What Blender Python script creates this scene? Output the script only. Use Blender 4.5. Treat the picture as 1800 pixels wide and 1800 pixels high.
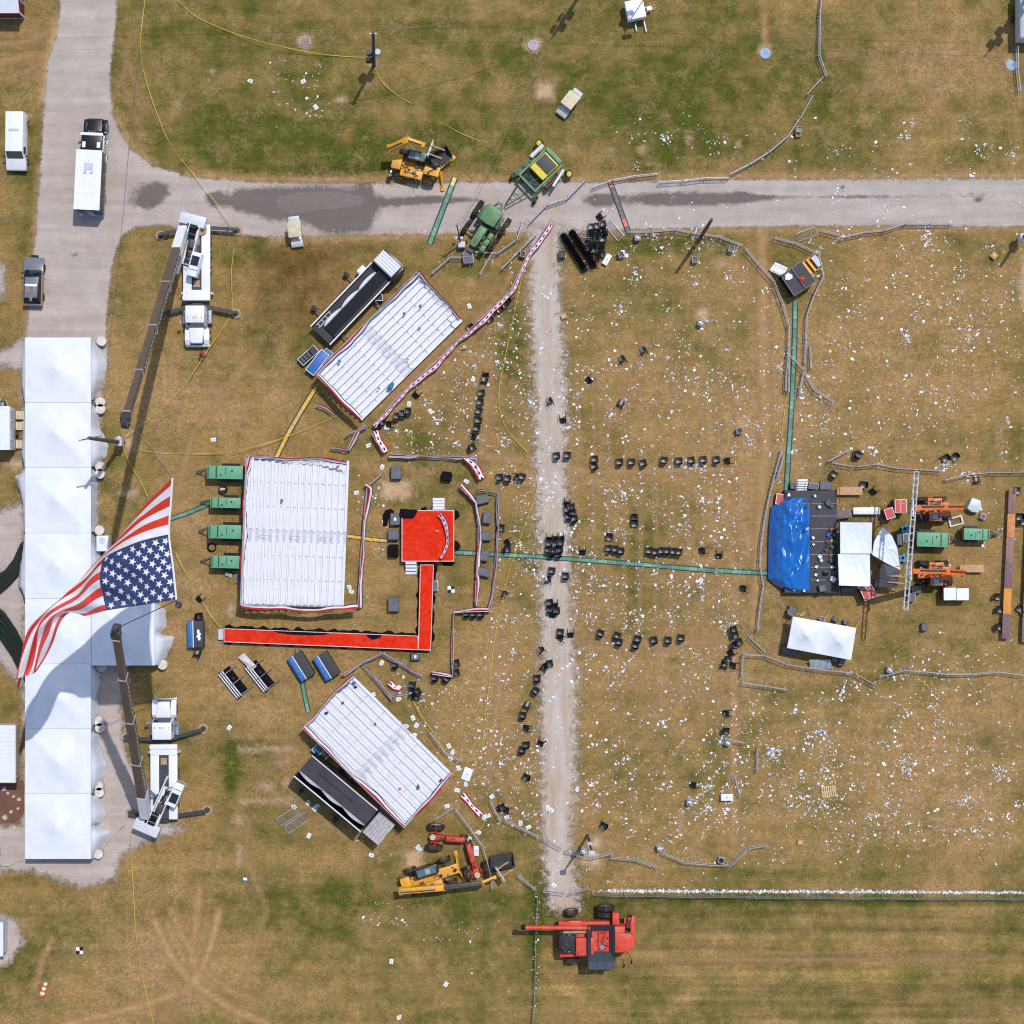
import bpy, bmesh, math, random
import numpy as np
from mathutils import Vector, Matrix, Euler
random.seed(7); np.random.seed(7)
PI = math.pi
scene = bpy.context.scene
for o in list(bpy.data.objects): bpy.data.objects.remove(o)
COL = scene.collection
# ------------------------------------------------------------------ camera, sky, sun, exposure
S, H = 17.0, 200.0                     # pixels of the photo per metre on the ground, camera height
cam = bpy.data.cameras.new('camera'); camo = bpy.data.objects.new('camera', cam); COL.objects.link(camo)
camo.location = (0, 0, H); camo.rotation_euler = (0, 0, 0)
cam.sensor_width = 36; cam.lens = 36*H/(1800/S); cam.clip_start = 1; cam.clip_end = 3000
scene.camera = camo
SUN_EL, SUN_AZ = math.radians(66), math.atan2(0.83, 0.55)     # direction towards the sun in the xy plane
world = bpy.data.worlds.new('World'); scene.world = world; world.use_nodes = True
wn = world.node_tree; bg = wn.nodes['Background']
sky = wn.nodes.new('ShaderNodeTexSky'); sky.sky_type = 'NISHITA'; sky.sun_disc = False
sky.sun_elevation = SUN_EL; sky.sun_rotation = PI/2 - SUN_AZ
wn.links.new(sky.outputs[0], bg.inputs[0]); bg.inputs[1].default_value = 0.14
sun = bpy.data.lights.new('sun', 'SUN'); suno = bpy.data.objects.new('sun', sun); COL.objects.link(suno)
sun.energy = 2.8; sun.angle = math.radians(0.5); sun.color = (1.0, 0.965, 0.92)
sd = Vector((math.cos(SUN_AZ)*math.cos(SUN_EL), math.sin(SUN_AZ)*math.cos(SUN_EL), math.sin(SUN_EL)))
suno.rotation_euler = (-sd).to_track_quat('-Z', 'Y').to_euler(); suno.location = (30, 40, 90)
scene.view_settings.view_transform = 'Standard'; scene.view_settings.look = 'None'
scene.view_settings.exposure = 0.0; scene.view_settings.gamma = 1.0
scene.render.engine = 'CYCLES'
scene.cycles.max_bounces = 4; scene.cycles.diffuse_bounces = 2; scene.cycles.glossy_bounces = 2; scene.cycles.transmission_bounces = 2; scene.cycles.transparent_max_bounces = 8
scene.cycles.caustics_reflective = False; scene.cycles.caustics_refractive = False; scene.cycles.filter_width = 1.15; scene.cycles.adaptive_threshold = .025

# ------------------------------------------------------------------ helpers
def W(px, py, z=0.0):
    k = (1 - z/H)/S
    return Vector(((px-900)*k, (900-py)*k, z))
def hexc(h):
    h = h.lstrip('#'); r = []
    for i in (0, 2, 4):
        c = int(h[i:i+2], 16)/255
        r.append(c/12.92 if c <= .04045 else ((c+.055)/1.055)**2.4)
    return (r[0], r[1], r[2], 1)
def link(o, parent=None):
    COL.objects.link(o)
    if parent: o.parent = parent
    return o
def tag(o, label, cat, group=None):
    o['label'] = label; o['category'] = cat
    if group: o['group'] = group
    return o
def thing(name, label, cat, loc=(0, 0, 0), rz=0.0, group=None, rot=None):
    o = link(bpy.data.objects.new(name, None)); o.empty_display_size = .2
    o.location = loc; o.rotation_euler = rot if rot else (0, 0, rz)
    return tag(o, label, cat, group)
def heading(x0, y0, x1, y1): return math.atan2(-(y1-y0), x1-x0)
def veh(name, label, cat, rear, front, z=0.0, group=None):
    """thing whose local +x runs from rear pixel to front pixel, both measured at height z; origin on the ground at the middle"""
    a, b = W(*rear, z), W(*front, z); c = (a+b)/2
    t = thing(name, label, cat, (c.x, c.y, 0), math.atan2(b.y-a.y, b.x-a.x), group)
    return t, (b-a).length
def copy_tree(o, parent=None, label=None):
    c = o.copy(); COL.objects.link(c); c.parent = parent
    if label: c['label'] = label
    for ch in o.children: copy_tree(ch, c)
    return c
class MB:
    def __init__(s): s.v = []; s.f = []; s.m = []
    def add(s, vs, fs, mi=0):
        b = len(s.v); s.v += [tuple(v) for v in vs]; s.f += [tuple(i+b for i in f) for f in fs]; s.m += [mi]*len(fs); return s
    def box(s, c, d, r=(0, 0, 0), mi=0, top=1.0):
        x, y, z = d[0]/2, d[1]/2, d[2]/2
        vs = [Vector((-x, -y, -z)), Vector((x, -y, -z)), Vector((x, y, -z)), Vector((-x, y, -z)),
              Vector((-x*top, -y*top, z)), Vector((x*top, -y*top, z)), Vector((x*top, y*top, z)), Vector((-x*top, y*top, z))]
        if any(r):
            m = Euler(r).to_matrix(); vs = [m @ v for v in vs]
        c = Vector(c)
        return s.add([v+c for v in vs], [(0, 3, 2, 1), (4, 5, 6, 7), (0, 1, 5, 4), (1, 2, 6, 5), (2, 3, 7, 6), (3, 0, 4, 7)], mi)
    def bx(s, x0, x1, y0, y1, z0, z1, mi=0):
        return s.box(((x0+x1)/2, (y0+y1)/2, (z0+z1)/2), (x1-x0, y1-y0, z1-z0), mi=mi)
    def cyl(s, a, b, r, r1=None, n=12, mi=0):
        a, b = Vector(a), Vector(b); d = (b-a).normalized(); r1 = r if r1 is None else r1
        u = d.orthogonal().normalized(); w = d.cross(u); vs = []
        for p, q in ((a, r), (b, r1)):
            for i in range(n):
                t = 2*PI*i/n; vs.append(p + (u*math.cos(t)+w*math.sin(t))*q)
        fs = [(i, (i+1) % n, n+(i+1) % n, n+i) for i in range(n)] + [tuple(range(n-1, -1, -1)), tuple(range(n, 2*n))]
        return s.add(vs, fs, mi)
    def tube(s, pts, r, n=5, mi=0):
        pts = [Vector(p) for p in pts]; vs = []; u = None
        for k, p in enumerate(pts):
            d = (pts[min(k+1, len(pts)-1)]-pts[max(k-1, 0)]).normalized()
            if u is None: u = d.orthogonal().normalized()
            u = (u - d*u.dot(d)).normalized(); w = d.cross(u)
            for i in range(n):
                t = 2*PI*i/n+.5; vs.append(p+(u*math.cos(t)+w*math.sin(t))*r)
        fs = [(k*n+i, k*n+(i+1) % n, (k+1)*n+(i+1) % n, (k+1)*n+i) for k in range(len(pts)-1) for i in range(n)]
        fs += [tuple(range(n-1, -1, -1)), tuple(range((len(pts)-1)*n, len(pts)*n))]
        return s.add(vs, fs, mi)
    def prism(s, poly, z0, z1, mi=0, sc=1.0):
        n = len(poly); cx = sum(p[0] for p in poly)/n; cy = sum(p[1] for p in poly)/n
        vs = [(x, y, z0) for x, y in poly] + [(cx+(x-cx)*sc, cy+(y-cy)*sc, z1) for x, y in poly]
        return s.add(vs, [tuple(range(n-1, -1, -1)), tuple(range(n, 2*n))]+[(i, (i+1) % n, n+(i+1) % n, n+i) for i in range(n)], mi)
    def side(s, poly, y0, y1, mi=0, inset=0.0, zi=None):
        """profile in x,z swept across y; points above zi pulled in by inset"""
        n = len(poly); vs = []
        for y in (y0, y1):
            for x, z in poly:
                sg = 1 if y > (y0+y1)/2 else -1
                vs.append((x, y-sg*inset if (zi is not None and z > zi) else y, z))
        return s.add(vs, [tuple(range(n)), tuple(range(2*n-1, n-1, -1))]+[(i, n+i, n+(i+1) % n, (i+1) % n) for i in range(n)], mi)
    def grid(s, fn, nu, nv, mi=None):
        vs = [fn(i/nu, j/nv) for i in range(nu+1) for j in range(nv+1)]
        b = len(s.v); s.v += [tuple(v) for v in vs]
        for i in range(nu):
            for j in range(nv):
                k = b+i*(nv+1)+j; s.f.append((k, k+nv+1, k+nv+2, k+1)); s.m.append(mi(i/nu+.5/nu, j/nv+.5/nv) if mi else 0)
        return s
    def to(s, name, mats, parent=None, smooth=False, bevel=0, solid=0, ang=35):
        me = bpy.data.meshes.new(name); me.from_pydata(s.v, [], s.f)
        mats = mats if isinstance(mats, (list, tuple)) else [mats]
        for m in mats: me.materials.append(m)
        if len(mats) > 1: me.polygons.foreach_set('material_index', s.m)
        bm = bmesh.new(); bm.from_mesh(me); bmesh.ops.recalc_face_normals(bm, faces=bm.faces)
        if bevel:
            bm.normal_update()
            ed = [e for e in bm.edges if len(e.link_faces) == 2 and e.calc_face_angle(0) > math.radians(30)]
            bmesh.ops.bevel(bm, geom=ed, offset=bevel, segments=2, affect='EDGES', profile=.6, clamp_overlap=True)
        if solid: bmesh.ops.solidify(bm, geom=bm.faces[:], thickness=solid)
        bm.to_mesh(me); bm.free()
        if smooth or bevel:
            me.polygons.foreach_set('use_smooth', [True]*len(me.polygons)); me.set_sharp_from_angle(angle=math.radians(ang))
        return link(bpy.data.objects.new(name, me), parent)
# ------------------------------------------------------------------ materials
def nodes(m): m.use_nodes = True; return m.node_tree.nodes, m.node_tree.links, m.node_tree.nodes['Principled BSDF']
MATS = {}
def mat(name, hx, rough=.6, metal=0.0, var=.18, scale=2.5, spec=.5, bump=0.0, fine=14.0, coat=0.0, dirt=None, dust=0.0):
    if name in MATS: return MATS[name]
    m = bpy.data.materials.new(name); n, l, b = nodes(m); c = hexc(hx)
    tc = n.new('ShaderNodeTexCoord'); ns = n.new('ShaderNodeTexNoise'); ns.inputs['Scale'].default_value = scale
    ns.inputs['Detail'].default_value = 6; ns.inputs['Roughness'].default_value = .65
    oi = n.new('ShaderNodeObjectInfo'); ad = n.new('ShaderNodeVectorMath'); ad.operation = 'ADD'
    l.new(tc.outputs['Object'], ad.inputs[0]); l.new(oi.outputs['Random'], ad.inputs[1]); l.new(ad.outputs[0], ns.inputs['Vector'])
    rp = n.new('ShaderNodeValToRGB'); e = rp.color_ramp.elements
    dk = hexc(dirt) if dirt else tuple(max(0, x*(1-2*var)) for x in c[:3])+(1,)
    e[0].position = .3; e[0].color = dk; e[1].position = .62 if not dirt else .55; e[1].color = tuple(min(1, x*(1+var*.35)) for x in c[:3])+(1,)
    l.new(ns.outputs['Fac'], rp.inputs[0]); src = rp.outputs[0]
    if dust:
        n3 = n.new('ShaderNodeTexNoise'); n3.inputs['Scale'].default_value = 1.1; n3.inputs['Detail'].default_value = 5; n3.inputs['Roughness'].default_value = .7; l.new(ad.outputs[0], n3.inputs['Vector'])
        mr = n.new('ShaderNodeMapRange'); mr.inputs[1].default_value = .4; mr.inputs[2].default_value = .7; mr.inputs[4].default_value = dust; l.new(n3.outputs['Fac'], mr.inputs[0])
        mx = n.new('ShaderNodeMix'); mx.data_type = 'RGBA'; mx.inputs[7].default_value = hexc('#a8957a'); l.new(mr.outputs[0], mx.inputs[0]); l.new(src, mx.inputs[6]); src = mx.outputs[2]
    l.new(src, b.inputs['Base Color'])
    b.inputs['Roughness'].default_value = rough; b.inputs['Metallic'].default_value = metal
    b.inputs['Specular IOR Level'].default_value = spec; b.inputs['Coat Weight'].default_value = coat
    if bump:
        bp = n.new('ShaderNodeBump'); bp.inputs['Strength'].default_value = bump; bp.inputs['Distance'].default_value = .03
        n2 = n.new('ShaderNodeTexNoise'); n2.inputs['Scale'].default_value = fine; n2.inputs['Detail'].default_value = 5
        l.new(tc.outputs['Object'], n2.inputs['Vector']); l.new(n2.outputs['Fac'], bp.inputs['Height']); l.new(bp.outputs[0], b.inputs['Normal'])
    MATS[name] = m; return m
white = mat('white_paint', '#e9eaee', .35, var=.05, coat=.2)
wroof = mat('white_roof', '#e2e4ec', .55, var=.05)
alu = mat('aluminium_plank', '#e2e3ea', .5, .0, dust=.07, var=.07, scale=1.3, bump=.1)
aludull = mat('aluminium_tread', '#c3c6d2', .55, .0, var=.1, scale=1.5)
steel = mat('galvanised_steel', '#c2c1c6', .45, .35, var=.12)
dsteel = mat('dark_steel', '#4a4a4e', .5, .3)
black = mat('black_plastic', '#101114', .34, var=.15)
blackcloth = mat('black_cloth', '#17131a', .95, var=.2, bump=.3, spec=.15)
carpet = mat('black_carpet', '#4a474b', .95, var=.12, scale=1.2, bump=.2, spec=.2)
deck = mat('black_deck', '#403f46', .7, var=.14, scale=.9)
rubber = mat('tyre_rubber', '#2a2a2c', .85, var=.25, spec=.3, dust=.3)
chrome = mat('bright_metal', '#c9ccd2', .22, .8, var=.05)
glass = mat('dark_glass', '#1c2c33', .06, var=.2, scale=.7, coat=.5)
tan = mat('tan_plastic', '#d9c7a4', .6, var=.1)
yellow = mat('yellow_paint', '#e9a310', .45, var=.16, dust=.3)
dyellow = mat('tank_yellow', '#e6cf3f', .5, var=.1)
green = mat('tractor_green', '#3f7d49', .45, var=.14, dust=.35)
dgreen = mat('implement_green', '#24502f', .5, var=.2, dust=.3)
gengreen = mat('generator_green', '#5aa27c', .5, var=.1, dust=.2)
gendark = mat('generator_dark', '#1d4633', .5, var=.15)
red = mat('red_paint', '#d2352a', .45, var=.16, dust=.25)
cred = mat('combine_red', '#dc3a22', .5, var=.14, dust=.28)
dred = mat('faded_red', '#a83a2e', .55, var=.2)
redcarpet = mat('red_carpet', '#de2b0e', .95, var=.1, scale=2.2, bump=.15, spec=.1, dust=.1)
orange = mat('orange_paint', '#ea7421', .5, var=.15, dust=.35)
brownboom = mat('boom_bronze', '#665a50', .45, .1, var=.12, scale=.8)
wood = mat('plywood', '#c79a72', .75, var=.15)
woodd = mat('brown_board', '#8d6a62', .75, var=.15)
woodo = mat('orange_board', '#dd9038', .7, var=.12)
mattan = mat('wood_mat', '#b39774', .85, var=.2, scale=4)
blue = mat('blue_panel', '#2468b4', .45, var=.08)
teal = mat('blue_cover', '#1f6a92', .5, var=.1)
navy = mat('flag_navy', '#2e4270', .85, var=.08, spec=.2)
fred = mat('flag_red', '#dd3a2b', .85, var=.05, spec=.2)
fwhite = mat('flag_white', '#eae6ea', .85, var=.04, spec=.2)
for m_ in (navy, fred, fwhite): m_.node_tree.nodes['Principled BSDF'].inputs['Alpha'].default_value = .95 if m_ is not navy else .96
bred = mat('bunting_red', '#c31f33', .8, var=.12, spec=.2)
bwhite = mat('bunting_white', '#e3e0e8', .8, var=.06, spec=.2)
bnavy = mat('bunting_navy', '#20223f', .8, var=.1, spec=.2)
tentw = mat('tent_vinyl', '#e2e4eb', .45, var=.05, scale=.6)
paper = mat('white_paper', '#eef0f6', .8, var=.05)
pblue = mat('pale_blue_litter', '#a9c2d2', .6, var=.1)
tape = mat('yellow_tape', '#cdb62f', .55, var=.08)
rampg = mat('ramp_green', '#5c9377', .6, var=.15, scale=1.1)
rampb = mat('ramp_edge', '#3b4644', .75, var=.15)
rampy = mat('ramp_yellow', '#e8b233', .55, var=.12)
rampo = mat('ramp_orange', '#e0755a', .6, var=.12)
polew = mat('pole_wood', '#6d5a49', .85, var=.2, scale=5)
greybox = mat('light_grey_box', '#c3c7d0', .5, var=.08)
saltred = mat('case_red', '#c84f47', .6, var=.12)
barnred = mat('barn_red', '#7d2424', .7, var=.15)
concrete = mat('pale_concrete', '#cdbdb6', .85, var=.12, scale=4)
skin = mat('skin', '#b98a6c', .55, var=.05)
orangeplastic = mat('orange_plastic', '#ee6a22', .5, var=.08)
cardboard = mat('cardboard', '#c69a63', .8, var=.12)
pallet = mat('pallet_wood', '#d8b98a', .85, var=.12)
spk = mat('speaker_grey', '#55565c', .7, var=.12)
def setkind(o, k): o['kind'] = k; return o
# ------------------------------------------------------------------ ground, roads, bare patches
def gsum(px, py, L):
    r = np.zeros_like(px)
    for x, y, rx, ry, a in L: r += a*np.exp(-((px-x)/rx)**2-((py-y)/ry)**2)
    return r
GREEN = [(430, 240, 230, 90, .45), (620, 290, 160, 40, .3), (560, 80, 300, 70, .18), (1230, 230, 170, 90, .45), (1180, 80, 130, 90, .2), (1420, 280, 120, 40, .25),
         (830, 240, 150, 70, .2), (60, 400, 60, 150, .35), (40, 870, 50, 60, .4), (30, 1220, 40, 50, .3), (250, 520, 60, 120, .2), (190, 850, 30, 90, .35), (430, 440, 90, 25, .45),
         (840, 465, 70, 30, .35), (1130, 430, 140, 30, .35), (1250, 420, 120, 25, .3), (1000, 580, 60, 120, .15), (900, 560, 25, 90, .35), (890, 640, 30, 120, .3), (760, 760, 90, 60, .2),
         (1400, 470, 60, 60, .35), (405, 1345, 14, 65, .75), (440, 1317, 60, 9, .4), (120, 1630, 70, 50, .55), (60, 1700, 60, 70, .35), (330, 1560, 150, 60, .18), (560, 1600, 180, 50, .25),
         (300, 1720, 200, 60, .1), (720, 1640, 180, 120, .25), (860, 1620, 80, 200, .22), (1400, 1580, 600, 16, .55), (1400, 1620, 500, 30, .15), (1500, 1720, 400, 60, .12),
         (1380, 1535, 400, 14, .3), (1560, 930, 120, 90, .2), (1620, 1100, 120, 70, .15), (940, 1640, 14, 160, .5), (1250, 1150, 200, 200, .06), (780, 960, 60, 90, .15), (760, 860, 90, 40, .15),
         (1780, 260, 60, 50, .25), (1150, 560, 110, 70, .15), (720, 1250, 60, 60, .15), (600, 1560, 120, 30, .2), (260, 880, 40, 60, .2), (980, 140, 120, 120, .15), (1060, 1480, 60, 30, .2)]
BURN = [(510, 470, 90, 60, .75), (480, 560, 70, 40, .3), (590, 440, 60, 25, .45), (450, 610, 80, 30, .2), (1370, 620, 60, 60, .1), (1560, 950, 60, 60, .25), (560, 545, 60, 50, .35),
        (740, 290, 90, 20, .2), (610, 300, 120, 20, .3), (1100, 900, 220, 200, .12), (1330, 950, 60, 110, .15)]
DRY = [(1650, 120, 170, 130, .35), (1560, 620, 260, 190, .3), (1250, 720, 200, 110, .2), (1300, 900, 90, 200, .35), (330, 700, 130, 80, .45), (330, 900, 60, 60, .45), (330, 1080, 60, 80, .4),
       (450, 1250, 80, 60, .4), (1600, 1400, 260, 120, .25), (1130, 1200, 90, 60, .3), (880, 1210, 40, 120, .35), (240, 1660, 140, 110, .25), (320, 1740, 200, 50, .3), (690, 690, 60, 60, .35),
       (1310, 1180, 120, 60, .35), (60, 130, 50, 60, .4), (60, 40, 50, 50, .3), (1450, 1000, 120, 160, .05), (1150, 1480, 120, 40, .2), (1700, 1300, 120, 200, .2), (560, 1150, 120, 60, .3), (840, 1180, 40, 60, .3),
       (700, 840, 60, 40, .3), (300, 1660, 60, 40, .3), (1060, 835, 240, 14, .35), (1150, 1135, 120, 20, .4), (1400, 690, 60, 200, .1), (860, 660, 12, 90, .35), (760, 610, 60, 40, .2)]
xs = np.concatenate([[-900, -400, -150, -80], np.linspace(-56, 56, 225), [80, 150, 400, 900]])
X, Y = np.meshgrid(xs, xs, indexing='ij'); PX, PY = X*S+900, 900-Y*S
n = len(xs)
Z = 0.0*X
idx = np.arange(n*n).reshape(n, n)
faces = np.stack([idx[:-1, :-1], idx[1:, :-1], idx[1:, 1:], idx[:-1, 1:]], -1).reshape(-1, 4)
me = bpy.data.meshes.new('grass_ground'); me.from_pydata(np.stack([X, Y, Z], -1).reshape(-1, 3).tolist(), [], faces.tolist())
at = me.color_attributes.new('tone', 'FLOAT_COLOR', 'POINT')
tone = np.stack([np.clip(gsum(PX, PY, GREEN)+.24+.22*np.exp(-(PY/330)**4)+.14*(PY > 1572)*(PX > 940), 0, 1), np.clip(gsum(PX, PY, BURN), 0, 1), np.clip(gsum(PX, PY, DRY)+.12, 0, 1), np.clip(.25+.75/(1+np.exp(-(PX-950)/6))/(1+np.exp(-(PY-1574)/3)), 0, 1)], -1)
at.data.foreach_set('color', tone.reshape(-1).astype(np.float32))
ground = link(bpy.data.objects.new('grass_ground', me)); setkind(ground, 'structure')
class NT:
    def __init__(s, m): s.n, s.l, s.b = nodes(m); s.geo = s.n.new('ShaderNodeNewGeometry')
    def noise(s, sc, detail=5, rough=.6, vec=None, stretch=None):
        t = s.n.new('ShaderNodeTexNoise'); t.inputs['Scale'].default_value = sc; t.inputs['Detail'].default_value = detail; t.inputs['Roughness'].default_value = rough
        v = vec or s.geo.outputs['Position']
        if stretch:
            mp = s.n.new('ShaderNodeMapping'); mp.inputs['Scale'].default_value = stretch[:3]
            if len(stretch) > 3: mp.inputs['Rotation'].default_value = (0, 0, stretch[3])
            s.l.new(v, mp.inputs['Vector']); v = mp.outputs[0]
        s.l.new(v, t.inputs['Vector']); return t.outputs['Fac']
    def math(s, op, a, b=None, clamp=False):
        t = s.n.new('ShaderNodeMath'); t.operation = op; t.use_clamp = clamp
        for i, v in enumerate((a, b)):
            if v is None: continue
            if isinstance(v, (int, float)): t.inputs[i].default_value = v
            else: s.l.new(v, t.inputs[i])
        return t.outputs[0]
    def rng(s, v, a, b, c=0.0, d=1.0):
        t = s.n.new('ShaderNodeMapRange'); t.inputs[1].default_value = a; t.inputs[2].default_value = b; t.inputs[3].default_value = c; t.inputs[4].default_value = d
        s.l.new(v, t.inputs[0]); return t.outputs[0]
    def mix(s, f, a, b, mode='MIX'):
        t = s.n.new('ShaderNodeMix'); t.data_type = 'RGBA'; t.blend_type = mode
        if isinstance(f, (int, float)): t.inputs[0].default_value = f
        else: s.l.new(f, t.inputs[0])
        for i, v in ((6, a), (7, b)):
            if isinstance(v, tuple): t.inputs[i].default_value = v
            else: s.l.new(v, t.inputs[i])
        return t.outputs[2]
    def attr(s, name):
        t = s.n.new('ShaderNodeAttribute'); t.attribute_name = name; return t
    def bump(s, h, st, dist):
        t = s.n.new('ShaderNodeBump'); t.inputs['Strength'].default_value = st; t.inputs['Distance'].default_value = dist
        s.l.new(h, t.inputs['Height']); s.l.new(t.outputs[0], s.b.inputs['Normal'])
gm = bpy.data.materials.new('grass'); q = NT(gm)
ta = q.attr('tone'); tn = q.n.new('ShaderNodeSeparateColor'); q.l.new(ta.outputs['Color'], tn.inputs[0])
n1 = q.noise(.10, 5, .62); n2 = q.noise(.45, 5, .7); n3 = q.noise(2.6, 4, .75); n4 = q.noise(7, 3, .8)
st = q.noise(1.0, 4, .6, stretch=(.05, .75, 1, .03))
g = q.math('ADD', tn.outputs[0], q.math('MULTIPLY', q.math('SUBTRACT', n1, .5), 2.0))
g = q.math('ADD', g, q.math('MULTIPLY', q.math('SUBTRACT', n2, .5), 1.8))
g = q.math('ADD', g, q.math('MULTIPLY', q.math('SUBTRACT', st, .5), .55))
g = q.math('ADD', g, q.math('MULTIPLY', q.math('SUBTRACT', n3, .5), .8))
g = q.math('SUBTRACT', g, q.math('MULTIPLY', tn.outputs[2], .35))
g = q.rng(g, .02, .86)
col = q.mix(g, hexc('#a38353'), hexc('#555a22'))
cr = q.rng(q.math('ADD', q.math('ADD', tn.outputs[2], q.math('MULTIPLY', q.math('SUBTRACT', q.noise(.35, 5, .75), .5), 2.6)), q.math('MULTIPLY', q.math('SUBTRACT', n3, .5), .8)), .15, 1.1, 0, .85)
col = q.mix(cr, col, hexc('#b4916a'))
bn = q.rng(q.math('ADD', tn.outputs[1], q.math('MULTIPLY', q.math('SUBTRACT', n2, .5), .9)), .15, .95, 0, .8)
col = q.mix(bn, col, hexc('#573d18'))
tuft = q.rng(n3, .33, .68, .68, 1.2); blade = q.rng(n4, .3, .7, .62, 1.34); big = q.rng(q.noise(.8, 4, .7), .3, .7, .8, 1.16)
mow = q.math('ADD', 1.0, q.math('MULTIPLY', q.math('SUBTRACT', q.noise(1.0, 3, .55, stretch=(.025, .85, 1, .01)), .5), q.math('MULTIPLY', ta.outputs['Alpha'], 1.5)))
sh = q.math('MULTIPLY', q.math('MULTIPLY', q.math('MULTIPLY', tuft, blade), big), mow)
cc = q.n.new('ShaderNodeCombineColor'); [q.l.new(sh, cc.inputs[i]) for i in range(3)]
col = q.mix(1.0, col, cc.outputs[0], 'MULTIPLY')
q.l.new(col, q.b.inputs['Base Color']); q.b.inputs['Roughness'].default_value = 1.0; q.b.inputs['Specular IOR Level'].default_value = .1
q.bump(n4, .5, .1)
me.materials.append(gm)

def sdf_poly(PX, PY, poly):
    P = np.array(poly, float); d = np.full(PX.shape, 1e9); ins = np.zeros(PX.shape, bool)
    for i in range(len(P)):
        a, b = P[i], P[(i+1) % len(P)]; e = b-a; L = max((e**2).sum(), 1e-9)
        t = np.clip(((PX-a[0])*e[0]+(PY-a[1])*e[1])/L, 0, 1)
        d = np.minimum(d, np.hypot(PX-a[0]-t*e[0], PY-a[1]-t*e[1]))
        c = ((a[1] > PY) != (b[1] > PY)) & (PX < (b[0]-a[0])*(PY-a[1])/((b[1]-a[1]) if b[1] != a[1] else 1e-9)+a[0]); ins ^= c
    return np.where(ins, d, -d)
def sdf_line(PX, PY, pts, w):
    P = np.array(pts, float); d = np.full(PX.shape, 1e9)
    for a, b in zip(P[:-1], P[1:]):
        e = b-a; L = max((e**2).sum(), 1e-9); t = np.clip(((PX-a[0])*e[0]+(PY-a[1])*e[1])/L, 0, 1)
        d = np.minimum(d, np.hypot(PX-a[0]-t*e[0], PY-a[1]-t*e[1]))
    return w/2-d
def patch(name, m, z, polys=(), lines=(), cell=6, fade=10, strength=1.0, dark=(), wet=()):
    allp = [p for q_ in polys for p in q_]+[p for q_ in lines for p in q_[0]]
    mg = fade+max([w for _, w in lines], default=0)/2+4
    x0, x1 = min(p[0] for p in allp)-mg, max(p[0] for p in allp)+mg; y0, y1 = min(p[1] for p in allp)-mg, max(p[1] for p in allp)+mg
    gx, gy = np.arange(x0, x1+cell, cell), np.arange(y0, y1+cell, cell); PX, PY = np.meshgrid(gx, gy, indexing='ij')
    s = np.full(PX.shape, -1e9)
    for p in polys: s = np.maximum(s, sdf_poly(PX, PY, p))
    for p, w in lines: s = np.maximum(s, sdf_line(PX, PY, p, w))
    mk = np.clip(s/fade*.5+.5, 0, 1)*strength
    nx, ny = PX.shape; idx = np.arange(nx*ny).reshape(nx, ny)
    keep = np.maximum.reduce([mk[:-1, :-1], mk[1:, :-1], mk[1:, 1:], mk[:-1, 1:]]) > 0
    F = np.stack([idx[:-1, 1:], idx[1:, 1:], idx[1:, :-1], idx[:-1, :-1]], -1)[keep]
    used = np.unique(F); rm = -np.ones(nx*ny, int); rm[used] = np.arange(len(used))
    V = np.stack([(PX-900)/S, (900-PY)/S, np.full(PX.shape, z)], -1).reshape(-1, 3)[used]
    me = bpy.data.meshes.new(name); me.from_pydata(V.tolist(), [], rm[F].tolist())
    c = np.stack([mk, np.clip(gsum(PX, PY, dark), 0, 1), np.clip(gsum(PX, PY, wet), 0, 1), np.ones_like(mk)], -1).reshape(-1, 4)[used]
    a = me.color_attributes.new('tone', 'FLOAT_COLOR', 'POINT'); a.data.foreach_set('color', c.reshape(-1).astype(np.float32))
    me.materials.append(m); o = link(bpy.data.objects.new(name, me)); return setkind(o, 'structure')
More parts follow.
